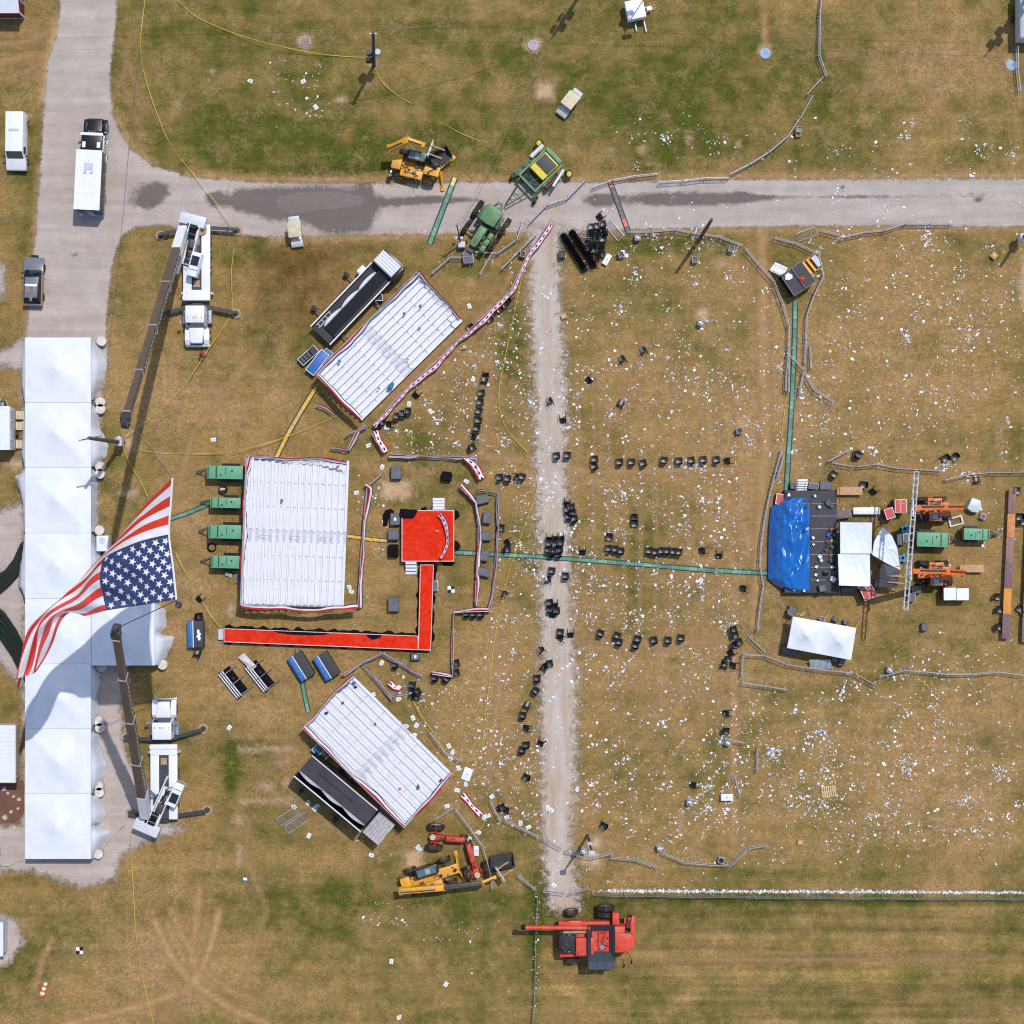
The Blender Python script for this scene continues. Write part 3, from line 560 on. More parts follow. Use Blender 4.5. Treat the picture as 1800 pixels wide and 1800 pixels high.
c2, _ = crane('white truck crane beside the long tent with its cab pointing up the photo', (289, 1445), (288, 1231), [(357, 1281), (364, 1424), (230, 1429), (222, 1296)], (203, 1108), 33, (256, 1432), -1)
a = W(346, 398, 2)
tag(MB().cyl(W(353, 404, 1.6), W(353, 404, 1.72), .62, n=28).cyl(W(353, 403, 1.72), W(353, 403, 1.84), .6, n=28).to('timber_pad', mattan), 'round timber pads stacked on the back of the upper crane', 'pad')
# ------------------------------------------------------------------ flag between the cranes
U = [0, .2, .4, .55, .7, .85, 1.0]; V = [0, .27, .54, .77, 1.0]
CP = {0: [(309, 1054, 33), (303, 996, 32.6), (296, 939, 32.4), (299, 889, 32.6), (302, 840, 33)],
      .2: [(248, 1064, 32), (246, 1008, 32.5), (243, 952, 32), (246, 918, 31), (252, 893, 29.5)],
      .4: [(188, 1073, 30.5), (177, 1025, 31), (182, 981, 30.5), (190, 968, 28.5), (204, 956, 25.5)],
      .55: [(150, 1083, 29), (136, 1058, 29.5), (142, 1022, 29), (156, 1004, 27), (170, 998, 23.5)],
      .7: [(119, 1078, 27.5), (88, 1082, 28.5), (104, 1056, 28), (118, 1046, 26), (132, 1038, 22.5)],
      .85: [(96, 1128, 26), (70, 1118, 27), (50, 1110, 27.5), (62, 1100, 26), (80, 1092, 22)],
      1.0: [(62, 1182, 25), (52, 1186, 25.5), (28, 1196, 26), (34, 1207, 25), (40, 1205, 21)]}
def flagpt(u, v):
    def cr(ps, ts, t):
        i = max(k for k in range(len(ts)-1) if ts[k] <= t+1e-9); f = (t-ts[i])/(ts[i+1]-ts[i])
        p0, p1, p2, p3 = ps[max(i-1, 0)], ps[i], ps[i+1], ps[min(i+2, len(ps)-1)]
        return p1+.5*f*(p2-p0+f*(2*p0-5*p1+4*p2-p3+f*(3*(p1-p2)+p3-p0)))
    p = cr([cr([W(*c) for c in CP[k]], V, v) for k in U], U, u)
    p.z += .45*u*math.sin(u*17+v*4)+.28*min(1, u*3)*math.sin(v*13+u*9)+.18*min(1, u*4)*math.sin(v*26-u*31)
    p.x += .12*u*math.sin(v*19+u*22); return p
F = thing('hanging_flag', 'huge American flag slung between the two crane booms and blowing left', 'flag', W(300, 940, 0))
Fi = F.location.copy()
fl = MB(); fl.grid(lambda u, v: flagpt(u, v)-Fi, 70, 52, mi=lambda u, v: 2 if (u < .4 and v < 7/13) else (0 if int(v*13) % 2 == 0 else 1))
fl.to('flag_cloth', [fred, fwhite, navy], F, smooth=True, ang=80)
for r in range(9):
    for k in range(6 if r % 2 == 0 else 5):
        u = .4*((2*k+1 if r % 2 == 0 else 2*k+2)/12); v = (7/13)*((r+1)/10)
        p = flagpt(u, v); du = (flagpt(u+.01, v)-p).normalized(); dv = (flagpt(u, v+.01)-p); nn = du.cross(dv).normalized(); nn = nn if nn.z > 0 else -nn; dv = nn.cross(du)
        pt = [p+nn*.05+(du*math.sin(t)+dv*math.cos(t))*rr-Fi for i in range(10) for t, rr in [(PI*i/5, .36 if i % 2 == 0 else .15)]]
        MB().add(pt+[p+nn*.06-Fi], [(i, (i+1) % 10, 10) for i in range(10)]).to('star', fwhite, F)
MB().tube([flagpt(0, i/12)-Fi+Vector((.05, 0, .02)) for i in range(13)], .09, 6).to('heading_band', fwhite, F)
tag(MB().tube([W(222, 738, 33), W(262, 786, 33), W(302, 840, 33)], .045, 5).to('flag_cable', dsteel), 'thin steel cable from the upper crane boom to the flag corner', 'cable')
tag(MB().tube([W(206, 1106, 33), W(215, 1100, 33), W(309, 1056, 33)], .045, 5).to('flag_cable', dsteel), 'thin steel cable from the lower crane boom to the flag corner', 'cable')
p = W(312, 1064, 32)
tag(MB().cyl(p+Vector((0, 0, -.5)), p+Vector((0, 0, .3)), .32, .2, n=14).cyl(p+Vector((.1, .2, .3)), W(309, 1056, 33), .05, n=6).to('cable_weight', dsteel, smooth=True), 'dark round weight hanging at the lower corner of the flag', 'weight')
# ------------------------------------------------------------------ long tent
def poly_at(pts, t):
    L = [0]
    for a, b in zip(pts[:-1], pts[1:]): L.append(L[-1]+math.dist(a, b))
    t *= L[-1]
    for i in range(len(pts)-1):
        if t <= L[i+1]+1e-9:
            f = (t-L[i])/max(L[i+1]-L[i], 1e-9); return tuple(p+(q-p)*f for p, q in zip(pts[i], pts[i+1]))
    return tuple(pts[-1])
EAVE = 2.6
def curtain(T, org, top, bot, seed):
    def fn(u, v):
        a = Vector(poly_at(top, u)); b = Vector(poly_at(bot, u)); p = a.lerp(b, v); hf = v**.5; p.x, p.y = a.x+(b.x-a.x)*hf, a.y+(b.y-a.y)*hf
        p += Vector((math.sin(u*40+seed), math.cos(u*31+seed*2), 0))*.035*v; p.z -= .25*math.sin(PI*v)*.6; return p-org
    MB().grid(fn, 40, 8).to('side_curtain', tentw, T, smooth=True, ang=80)
def tent(label, x0, x1, y0, y1, right=None, left=None, seed=0, peak=.8):
    a, b = W(x0, y0, EAVE), W(x1, y1, EAVE); c = (a+b)/2; org = Vector((c.x, c.y, 0))
    T = thing('tent', label, 'tent', org, group='joined white tents along the left'); hx, hy = abs(b.x-a.x)/2-.012, abs(b.y-a.y)/2-.012
    def fn(u, v):
        s, t = 2*u-1, 2*v-1; m = max(abs(s), abs(t)); r = math.hypot(s, t); k = .6*m+.4*min(1, r)
        z = EAVE+peak*(.5*(1-k)+.5*(1-k)**3.2) if k < 1 else EAVE
        if m < 1: z += .02*math.sin(9*s+seed)*math.sin(7*t)
        return Vector((s*hx, t*hy, z if m < .999 else EAVE))
    MB().grid(fn, 28, 28).to('roof', tentw, T, smooth=True, ang=60)
    MB().bx(-hx, hx, -hy, -hy+.03, EAVE-.3, EAVE-.01).bx(-hx, hx, hy-.03, hy, EAVE-.3, EAVE-.01).bx(-hx, -hx+.03, -hy+.03, hy-.03, EAVE-.3, EAVE-.01).bx(hx-.03, hx, -hy+.03, hy-.03, EAVE-.3, EAVE-.01).to('valance', tentw, T)
    for sx in (-1, 1):
        for sy in (-1, 1): MB().cyl((sx*(hx-.12), sy*(hy-.12), 0), (sx*(hx-.12), sy*(hy-.12), EAVE-.02), .05, n=8).to('leg', steel, T)
    for pts, xx, sg in ((right, x1, 1), (left, x0, -1)):
        if pts:
            bot = [tuple(W(*p, .08)) for p in pts]; tx = W(xx, y0, EAVE).x+sg*.02
            ys = (W(xx, pts[0][1], .0).y, W(xx, pts[-1][1], .0).y)
            top = [(tx, c.y+hy*.98, EAVE-.05), (tx, c.y-hy*.98, EAVE-.05)]
            curtain(T, org, top, bot, seed)
    return T
YS = [593, 707.5, 822, 937, 1052, 1167, 1281, 1395, 1510]
RF = {0: [(165, 596), (178, 615), (189, 640), (184, 665), (171, 690), (166, 702)], 1: [(166, 712), (173, 722), (175, 750), (185, 770), (191, 785), (186, 805), (170, 819)], 2: [(166, 825), (172, 832), (171, 880), (168, 934)],
      3: [(166, 940), (173, 960), (181, 985), (178, 1010), (168, 1045)], 5: [(168, 1169), (176, 1185), (177, 1200), (170, 1222), (174, 1245), (172, 1262), (166, 1277)], 6: [(166, 1286), (176, 1290), (174, 1310), (180, 1325), (188, 1345), (181, 1370), (166, 1391)],
      7: [(166, 1397), (175, 1400), (180, 1415), (187, 1432), (177, 1446), (167, 1450), (195, 1462), (190, 1470), (176, 1490), (166, 1508)]}
LF = {0: [(44, 600), (37, 640), (39, 680), (46, 702)], 2: [(46, 824), (26, 838), (32, 856), (40, 880), (47, 934)], 3: [(47, 940), (34, 1000), (32, 1030), (47, 1048)], 1: [(47, 712), (42, 760), (38, 800), (46, 818)]}
ORD = ['first', 'second', 'third', 'fourth', 'fifth', 'sixth', 'seventh', 'eighth', 'ninth', 'tenth', 'eleventh', 'twelfth', 'thirteenth', 'fourteenth', 'fifteenth', 'sixteenth', 'seventeenth', 'eighteenth', 'nineteenth', 'twentieth']
for i in range(8):
    tent(f'white tent, {ORD[i]} from the top in the row of eight along the left', 44, 160, YS[i], YS[i+1], RF.get(i), LF.get(i), i*1.7)
tent('white side tent jutting right from the row under the flag', 160.5, 272, 1056, 1170, [(276, 1060), (292, 1072), (293, 1105), (281, 1113), (307, 1120), (300, 1140), (285, 1168)], None, 3, .7)
for i, (x, y) in enumerate([(180, 600), (178, 707), (178, 719), (177, 820), (177, 833), (176, 932), (179, 1172), (287, 1168), (175, 1267), (177, 1279), (175, 1380), (176, 1392), (174, 1500)]):
    T = thing('weight_barrel', f'white round tent weight barrel, {ORD[i]} from the top beside the long tent', 'barrel', W(x, y, .45)*1 - Vector((0, 0, .45)), group='tent weight barrels')
    MB().cyl((0, 0, 0), (0, 0, .85), .48, n=20).to('drum', concrete, T, smooth=True); MB().cyl((0, 0, .85), (0, 0, .9), .5, n=20).cyl((0, 0, .9), (0, 0, .93), .12, n=10).to('lid', mat('barrel_lid', '#ddd3cc', .7), T, smooth=True)
c = W(183, 955, 1)
T = thing('air_conditioner', 'white boxy air conditioner beside the long tent under the flag', 'air conditioner', (c.x, c.y, 0))
MB().bx(-.6, .6, -.8, .8, .15, 1.9).to('cabinet', white, T, bevel=.04); MB().bx(-.55, .55, -.75, .75, 0, .15).to('base', dsteel, T); MB().cyl((0, .3, 1.9), (0, .3, 1.95), .35, n=16).to('fan_grille', greybox, T)
# black air ducts behind the tent
def vtube(pts, r, amp, rings):
    m = MB(); n = 10; u = None; P = [Vector(poly_at(pts, i/rings)) for i in range(rings+1)]
    for k, p in enumerate(P):
        d = (P[min(k+1, rings)]-P[max(k-1, 0)]).normalized(); u = d.orthogonal().normalized() if u is None else (u-d*u.dot(d)).normalized(); w = d.cross(u); rr = r+(amp if k % 2 else -amp)
        m.v += [tuple(p+(u*math.cos(2*PI*i/n)+w*math.sin(2*PI*i/n))*rr) for i in range(n)]
    for k in range(rings):
        for i in range(n): m.f.append((k*n+i, k*n+(i+1) % n, (k+1)*n+(i+1) % n, (k+1)*n+i)); m.m.append(0)
    return m
duct = mat('duct_green_black', '#28322b', .6, var=.2)
for i in range(4):
    o = vtube([W(50, 950+i*12, .35), W(40, 958+i*12, .35), W(28, 985+i*8, .35), W(12, 1006+i*7, .35), W(-10, 1018+i*9, .35)], .3, .05, 60).to('air_duct', duct, smooth=False)
    tag(o, f'black corrugated air duct, {ORD[i]} from the top of the upper bundle left of the tent', 'duct', 'upper air ducts')
    o = vtube([W(-10, 1068+i*13, .35), W(5, 1080+i*14, .35), W(24, 1108+i*14, .35), W(40, 1140+i*14, .35), W(52, 1160+i*14, .35)], .3, .05, 60).to('air_duct', duct)
    tag(o, f'black corrugated air duct, {ORD[i]} from the top of the lower bundle left of the tent', 'duct', 'lower air ducts')
# restroom trailer
c = W(30, 755)
T = thing('restroom_trailer', 'white restroom trailer with doors and steps at the left edge behind the tent', 'trailer', (c.x, c.y, 0))
MB().bx(-2.6, 0, -2.15, 2.2, .6, 3.1).to('body', white, T, bevel=.03); MB().bx(-2.7, .06, -2.2, 2.25, 3.1, 3.2).to('roof', wroof, T)
for y in (1.45, .35, -1.55):
    d = MB().bx(0, .03, y-.4, y+.4, .8, 2.9).to('door', greybox, T); MB().bx(.03, .06, y+.28, y+.34, 1.8, 2.1).to('handle', black, d)
    for k in range(3): MB().bx(.05+k*.28, .33+k*.28, y-.42, y+.42, .6-k*.2, .66-k*.2).to('step', tan, T)
wheel(T, .1, -.45, .36, .22, chrome).rotation_euler = (0, 0, PI/2)
MB().tube([(-1.9, 2.2, .6), (-1.3, 3.6, .55), (-.7, 2.2, .6)], .06).to('drawbar', steel, T)
o = wheel(T, -1.3, 2.6, .34, .2, chrome, name='spare_wheel'); o.rotation_euler = (PI/2, 0, 0); o.location.z = .75
# barn, shed and metal roofs at the left edge
c = W(43, 32)
T = thing('red_barn', 'small red barn with white roof and white trim in the top left corner', 'barn', (c.x, c.y, 0))
MB().bx(-6, 0, 0, 4.2, 0, 3.0).to('wall', barnred, T)
MB().add([(-6.2, -.25, 2.95), (.25, -.25, 2.95), (.25, 2.1, 4.0), (-6.2, 2.1, 4.0), (.25, 4.45, 2.95), (-6.2, 4.45, 2.95), (-6.2, -.25, 3.05), (.25, -.25, 3.05), (.25, 2.1, 4.1), (-6.2, 2.1, 4.1), (.25, 4.45, 3.05), (-6.2, 4.45, 3.05)],
         [(6, 7, 8, 9), (9, 8, 10, 11), (0, 3, 2, 1), (3, 5, 4, 2), (0, 1, 7, 6), (1, 2, 8, 7), (2, 4, 10, 8), (4, 5, 11, 10), (5, 3, 9, 11), (3, 0, 6, 9)]).to('roof', wroof, T)
for sgm in [(-6, .02, -.04, .0, 0, .12), (-6, .02, -.04, 0, 2.75, 2.93), (0, .04, -.04, .14, 0, 2.93), (0, .04, 1.3, 1.42, 0, 2.4), (0, .04, 3.0, 3.12, 0, 2.4), (0, .04, 1.3, 3.12, 2.3, 2.42)]: MB().bx(*sgm).to('trim', white, T)
dr = MB().bx(.0, .03, 1.42, 3.0, .05, 2.3).to('door', mat('barn_door', '#8d2f2f', .7), T)
MB().box((.045, 2.21, 1.17), (.03, .12, 2.6), (.6, 0, 0)).box((.05, 2.21, 1.17), (.03, .12, 2.6), (-.6, 0, 0)).to('cross_brace', white, dr)
c = W(41, 1368)
T = thing('metal_roof_building', 'building with white metal roof at the left edge beside the long tent', 'building', (c.x, c.y, 0))
MB().bx(-6, -.35, .15, 5.7, 0, 3.0).to('wall', mat('pale_siding', '#cfc9c6', .7), T)
for i in range(14): MB().bx(-6.3, -.06, .02+i*.415, .02+i*.415+.405, 3.04+.0*i, 3.1).to('roof_sheet', wroof, T)
MB().bx(-6.3, 0, -.05, .0, 2.9, 3.12).bx(-.04, .02, .0, 5.85, 2.85, 3.12).to('gutter', tan, T)
for i in range(11): MB().bx(-.35, -.3, .3+i*.5, .32+i*.5, .1, 2.9).to('siding_batten', tan, T)
c = W(17, 1672)
T = thing('small_shed', 'small shed with ribbed white roof at the lower left edge', 'shed', (c.x, c.y, 0))
MB().bx(-4, -.2, .1, 3.4, 0, 2.3).to('wall', greybox, T)
for i in range(10): MB().bx(-4-.1, -.05, i*.35, i*.35+.34, 2.31, 2.36+.02*(i % 2)).to('roof_sheet', wroof, T)
for i, (x, y, r) in enumerate([(8, 1386, .3), (14, 1394, .22), (24, 1400, .2), (34, 1405, .25), (9, 1437, .3), (20, 1427, .22), (32, 1421, .2)]):
    m = MB(); c = W(x, y)
    bm_ = [(c.x+r*math.cos(t)*random.uniform(.8, 1.2), c.y+r*math.sin(t)*random.uniform(.8, 1.2)) for t in [2*PI*k/7 for k in range(7)]]
    tag(MB().prism(bm_, .0, .22, sc=.7).to('border_stone', concrete, smooth=False, bevel=.03), f'pale stone, {ORD[i]} along the border of the brown garden bed at left', 'stone', 'garden border stones')
# ------------------------------------------------------------------ bunting
def bunting(label, pts, zs=1.15, w=.45, drop=.35, side=1, wav=.08, parent=None, name='bunting'):
    P = [W(x, y, zs) for x, y in pts]; org = Vector((P[0].x, P[0].y, 0))
    T = parent or thing(name, label, 'bunting', org); org = org if parent is None else (parent.matrix_world.translation if False else org)
    Ls = sum((b-a).length for a, b in zip(P[:-1], P[1:])); n = max(6, int(Ls/.16)); pl = [tuple(p) for p in P]; sd_ = random.uniform(0, 9)
    def fr(k):
        t = k/n; p = Vector(poly_at(pl, t)); d = (Vector(poly_at(pl, min(1, t+.02)))-Vector(poly_at(pl, max(0, t-.02)))).normalized(); nrm = Vector((-d.y, d.x, 0))*side
        s = 1+.28*math.sin(k*.11+sd_)+.12*math.sin(k*.43+sd_*2); return p+nrm*wav*math.sin(k*.17+sd_), nrm, max(.35, s)
    bands = [('red_band', 0, .36, [bred]), ('white_band', .36, .8, [bwhite]), ('star_band', .8, 1, [bnavy])] if w < .4 else [('red_band', 0, .2, [bred]), ('white_band', .2, .38, [bwhite]), ('star_band', .38, .62, [bnavy, bwhite]), ('white_band', .62, .82, [bwhite]), ('red_band', .82, 1, [bred])]
    for nm, a, b, ms in bands:
        m = MB()
        for k in range(n+1):
            p, nr, s = fr(k)
            for t in (a, b): m.v.append(tuple(p+nr*w*s*t-Vector((0, 0, drop*t**1.3))-org+Vector((0, 0, .03*math.sin(k*.9)))))
        for k in range(n): m.f.append((2*k, 2*k+2, 2*k+3, 2*k+1)); m.m.append(1 if (len(ms) > 1 and k % 4 > 1) else 0)
        m.to(nm, ms, T, smooth=True, ang=80)
    return T
# ------------------------------------------------------------------ bleachers
def bleacher(label, hiA, hiB, loA, loB, zl, zh, n, aisle=None):
    A, B, C, D = W(*hiA, zh), W(*hiB, zh), W(*loA, zl), W(*loB, zl)
    o = (C+D)/2; ax = ((B-A)+(D-C)).normalized(); ax.z = 0; L = ((B-A).length+(D-C).length)/2; dp = (Vector(((A+B)/2-o))); dp.z = 0; dep = dp.length
    rz = math.atan2(ax.y, ax.x); T = thing('bleacher', label, 'bleacher', (o.x, o.y, 0), rz); sg = 1 if (Matrix.Rotation(-rz, 3, 'Z') @ dp).y > 0 else -1
    row = dep/n; aisle = aisle or 1.3; cx = .03*L
    bxm = {}
    def plank(nm, x0, x1, y0, y1, z, m):
        key = (nm, round(x1-x0, 2), round(y1-y0, 2)); o = bxm.get(key)
        if o is None: o = MB().bx(-(x1-x0)/2, (x1-x0)/2, -(y1-y0)/2, (y1-y0)/2, -.05, 0).to(nm, m, T); bxm[key] = o
        else: o = link(o.copy(), T)
        o.location = ((x0+x1)/2, sg*(y0+y1)/2, z); o.rotation_euler = (0, random.uniform(-.001, .001), random.uniform(-.0012, .0012)); return o
    for i in range(n):
        y = i*row; zf = zl+(zh-zl)*i/n
        for x0, x1 in ((-L/2, cx-aisle/2), (cx+aisle/2, L/2)): plank('seat_plank', x0, x1, y+.01, y+row*.40, zf+.22, alu)
        plank('foot_plank', -L/2, L/2, y+row*.405, y+row*.70, zf, alu); plank('foot_plank', -L/2, L/2, y+row*.71, y+row*1.06, zf, alu)
        plank('aisle_step', cx-aisle/2+.02, cx+aisle/2-.02, y+.015, y+row*.41, zf+.12, aludull)
    k = int(L/2.2)
    for j in range(k+1):
        x = -L/2+.05+(L-.1)*j/k; m = MB()
        m.tube([(x, 0, zl-.1), (x, sg*dep, zh-.15)], .035); m.tube([(x, 0, .04), (x, sg*dep, .04)], .035)
        for f in (0, .25, .5, .75, 1): m.tube([(x, sg*dep*f, .04), (x, sg*dep*f, zl+(zh-zl)*f-.12)], .03)
        m.tube([(x, sg*dep*.5, .04), (x, sg*dep, zh-.2)], .025); m.to('support_frame', steel, T)
    m = MB()
    for z in (zh+.15, zh+.6, zh+1.05): m.tube([(-L/2, sg*(dep+.05), z), (L/2, sg*(dep+.05), z)], .03)
    for j in range(9): m.tube([(-L/2+L*j/8, sg*(dep+.05), zh-.4), (-L/2+L*j/8, sg*(dep+.05), zh+1.05)], .03)
    m.to('back_rail', steel, T)
    for s in (-1, 1):
        m = MB(); x = s*(L/2+.04)
        for dz in (.35, .7, 1.05): m.tube([(x, 0+sg*.8, zl+dz), (x, sg*dep, zh+dz)], .03)
        for f in (.1, .4, .7, 1): m.tube([(x, sg*dep*f, zl+(zh-zl)*f-.3), (x, sg*dep*f, zl+(zh-zl)*f+1.05)], .03)
        m.to('side_rail', steel, T)
    for f in (.2, .5, .8):
        m = MB(); y = sg*dep*f; z = zl+(zh-zl)*f
        m.tube([(cx, y-.5, z), (cx, y-.5, z+.9), (cx, y+.5, z+1.2), (cx, y+.5, z+.2)], .022); m.to('aisle_rail', steel, T)
    return T
bleacher('long white aluminium bleacher behind the red stage, rows running up and down', (437, 803), (424, 1066), (613, 812), (606, 1064), .55, 2.9, 15)
bleacher('tilted aluminium bleacher below the black screen trailer, upper of the two', (738, 478), (556, 657), (812, 566), (638, 738), .55, 2.4, 10)
bleacher('tilted aluminium bleacher in the lower left beside the grey roofed screen trailer', (535, 1278), (712, 1452), (622, 1188), (797, 1361), .55, 2.4, 9)
bunting('red white and blue bunting round the rails of the long bleacher', [(610, 809), (580, 806), (440, 801), (430, 830), (425, 940), (421, 1067), (470, 1072), (540, 1074), (606, 1073), (629, 1069)], 3.2, .36, .5, 1)
bunting('red white and blue bunting along the back rail of the upper tilted bleacher', [(810, 560), (780, 525), (738, 475), (690, 520), (620, 590), (554, 658), (590, 695), (632, 738)], 3.1, .34, .5, 1)
bunting('red white and blue bunting along the back rail of the lower left bleacher', [(618, 1186), (575, 1230), (532, 1278), (580, 1328), (650, 1395), (713, 1455), (745, 1420), (797, 1362)], 3.1, .32, .5, 1)
# ------------------------------------------------------------------ screen trailers
T, L = veh('screen_trailer', 'open black screen trailer with white edges above the upper bleacher', 'trailer', (563, 590), (670, 478), 1.9)
h = L/2
MB().bx(-h, h, -1.35, 1.35, .7, 1.45).to('bed', carpet, T)
for sg in (-1, 1):
    MB().bx(-h, h, sg*1.35-.04, sg*1.35+.04, .6, 1.95).to('side_wall', black, T); MB().bx(-h, h, sg*1.35-.06, sg*1.35+.06, 1.95, 2.0).to('edge_trim', white, T)
MB().bx(-h+.9, h, -.95, .3, 1.45, 1.75).to('screen_panel', mat('screen_black', '#0d1219', .18, var=.2), T)
MB().bx(-h+.9, h-.2, -1.3, -.96, 1.45, 1.9).to('frame_rail', black, T)
m = MB()
def cov(u, v):
    x = -h+1.0+(2*h-1.4)*u; bulge = .12+.26*abs(math.sin(u*PI*3))**.6; return Vector((x, .3+v*bulge, 1.78+.16*math.sin(PI*v)))
MB().grid(cov, 60, 6).to('white_cover', white, T, smooth=True)
for i in range(5): MB().side([(h+.25+i*.3, 1.6), (h+.25+i*.3, 2.9), (h+.4+i*.3, 3.05), (h+.54+i*.3, 2.9), (h+.54+i*.3, 1.6)], -1.25, 1.25).to('folded_curtain', white, T)
MB().bx(h+.0, h+2.1, -1.35, 1.35, .5, 1.6).bx(h+.1, h+1.8, -1.6, -1.26, .6, 2.8).to('generator_end', black, T, bevel=.06)
for x in (-h+1.6, h-2.6):
    for sg in (-1, 1):
        o = MB().box((x, sg*2.0, .8), (.12, 1.3, .12)).to('outrigger', dsteel, T); MB().bx(x-.2, x+.2, sg*2.6-.25, sg*2.6+.25, 0, 1.0).to('jack', black, o)
m = MB()
for sg in (-.2, .2): m.tube([(-h+.5, .9+sg, 1.5), (-h+2.5, .9+sg, 1.55)], .035)
for i in range(4): m.tube([(-h+.7+i*.55, .7, 1.52), (-h+.7+i*.55, 1.1, 1.52)], .03)
m.to('ladder', white, T)
P4(T, (-.9, .1, 1.1), 1.1, .45, .3, dsteel)
c = W(666, 523, 1); T = thing('equipment_box', 'small white rimmed dark box between screen trailer and upper bleacher', 'box', (c.x, c.y, 0)); MB().bx(-.4, .4, -.3, .3, 0, .9).to('body', black, T); MB().bx(-.42, .42, -.34, .34, .9, .94).to('rim', white, T); MB().bx(-.36, .36, -.28, .28, .94, .96).to('top', deck, T)
c = W(637, 476, 1); T = thing('control_box', 'white control box on the left side of the upper screen trailer', 'box', (c.x, c.y, 0), .8); MB().bx(-.45, .45, -.4, .4, 0, 1.3).to('body', white, T, bevel=.04); MB().bx(-.55, -.46, -.3, .3, .3, 1.1).to('grille', steel, T)
T, L = veh('screen_trailer', 'tall screen trailer with flat grey roof below the lower left bleacher', 'trailer', (537, 1342), (652, 1438), 5.2)
h = L/2
MB().bx(-h, h, -.85, .95, 1.0, 5.2).to('screen_housing', black, T); MB().bx(-h, h, -.9, 1.0, 5.2, 5.3).to('roof', carpet, T)
MB().bx(-h, h, 1.0, 1.07, 5.1, 5.33).to('edge_trim', white, T); MB().bx(-h+1.6, h-2.5, .05, .12, 5.3, 5.32).to('roof_seam', black, T)
MB().grid(lambda u, v: Vector((-h+2*h*u, -.9-v*(.18+.22*abs(math.sin(u*PI*3))), 5.28-.35*v)), 60, 5).to('white_cover', white, T, smooth=True)
MB().bx(-h, h, -1.75, -.95, .7, 1.4).to('platform', mat('deep_blue_deck', '#1b2a44', .4), T); MB().bx(-h-.1, h+.1, -1.85, -1.76, 1.3, 4.6).to('side_panel', black, T); MB().bx(-h-.1, h+.1, -1.87, -1.75, 4.6, 4.66).to('edge_trim', white, T)
for i in range(6): MB().side([(h+.35+i*.35, .8), (h+.35+i*.35, 3.1), (h+.5+i*.35, 3.22), (h+.68+i*.35, 3.1), (h+.68+i*.35, .8)], -2.0, .6).to('folded_curtain', mat('grey_curtain', '#c5bdbf', .75), T)
MB().bx(h+.05, h+2.4, .62, 1.2, .5, 2.6).bx(h+.05, h+2.3, -2.0, .6, .4, .79).to('generator_end', black, T, bevel=.06)
for x in (-h+1.5, h-2.5):
    o = MB().box((x, -2.6, .8), (.12, 1.5, .12)).to('outrigger', dsteel, T); MB().bx(x-.2, x+.2, -3.5, -3.1, 0, 1.0).to('jack', black, o)
P4(T, (-.9, .2), 1.1, .45, .3, dsteel)
m = MB()
for sg in (0, .35): m.tube([(-.6, 1.55+sg, .9), (1.2, 1.55+sg, .9)], .03)
for i in range(4): m.tube([(-.6+i*.6, 1.55, .9), (-.6+i*.6, 1.9, .9)], .025)
m.to('ladder', white, T)
# blue and white crates near the screen trailers
def crate(name, label, cat, p0, p1, w, z, mt, mr, group=None, parts=()):
    T, L = veh(name, label, cat, p0, p1, z, group)
    MB().bx(-L/2, L/2, -w/2, w/2, .1, z).to('body', mt, T, bevel=.02); e = .05
    MB().bx(-L/2-.01, L/2+.01, w/2-e, w/2+.01, z, z+.03).bx(-L/2-.01, L/2+.01, -w/2-.01, -w/2+e, z, z+.03).bx(-L/2-.01, -L/2+e, -w/2+e, w/2-e, z, z+.03).bx(L/2-e, L/2+.01, -w/2+e, w/2-e, z, z+.03).to('rim', mr, T)
    for sx in (-1, 1):
        for sy in (-1, 1): MB().cyl((sx*(L/2-.12), sy*(w/2-.1), 0), (sx*(L/2-.12), sy*(w/2-.1), .1), .06, n=8).to('caster', dsteel, T)
    return T, L
crate('blue_crate', 'bright blue long crate wedged at the corner of the upper bleacher', 'crate', (544, 655), (572, 619), 1.05, 1.0, blue, white)
crate('blue_crate', 'dark teal crate half hidden behind the bright blue crate at the upper bleacher', 'crate', (568, 632), (580, 616), .9, .9, teal, greybox)
T, L = crate('white_cart', 'white sided cart full of dark gear left of the blue crate', 'cart', (528, 637), (556, 612), .9, .8, black, white)
for i in range(3): MB().bx(-L/2+.2+i*.4, -L/2+.5+i*.4, -.3, .3, .8, 1.0).to('gear', spk, T)
MB().bx(L/2-.7, L/2-.05, -.35, .4, .83, 1.1).to('tray', deck, T)
crate('blue_crate', 'teal topped white rimmed crate at the end of the lower left bleacher', 'crate', (553, 1324), (569, 1308), .95, 1.1, teal, white)
crate('dark_crate', 'dark open crate beside the teal topped crate at the lower left bleacher', 'crate', (564, 1331), (577, 1319), .95, .9, black, white)
def wedge(label, p0, p1, z=1.2):
    T, L = veh('blue_road_case', label, 'road case', p0, p1, z, 'blue fronted black cases')
    MB().bx(-L/2, L/2, -.2, .8, .1, z).to('body', deck, T, bevel=.03); MB().bx(-L/2, L/2, -.85, -.28, .1, z-.05).to('front', blue, T, bevel=.03); MB().bx(-L/2-.01, L/2+.01, -.28, -.2, .08, z+.02).to('edge', white, T)
    for i in range(4): MB().cyl((-L/2+.5+i*(L-1)/3, -.56, z-.06), (-L/2+.5+i*(L-1)/3, -.56, z-.03), .05, n=8).to('fitting', chrome, T)
    for sx in (-1, 1):
        for y in (-.7, .65): MB().cyl((sx*(L/2-.2), y, 0), (sx*(L/2-.2), y, .1), .07, n=8).to('caster', dsteel, T)
    return T, L
wedge('blue and black case below the red walkway, left of the pair', (517, 1151), (542, 1191))
wedge('blue and black case below the red walkway, right of the pair nearest the bleacher', (562, 1151), (586, 1190))
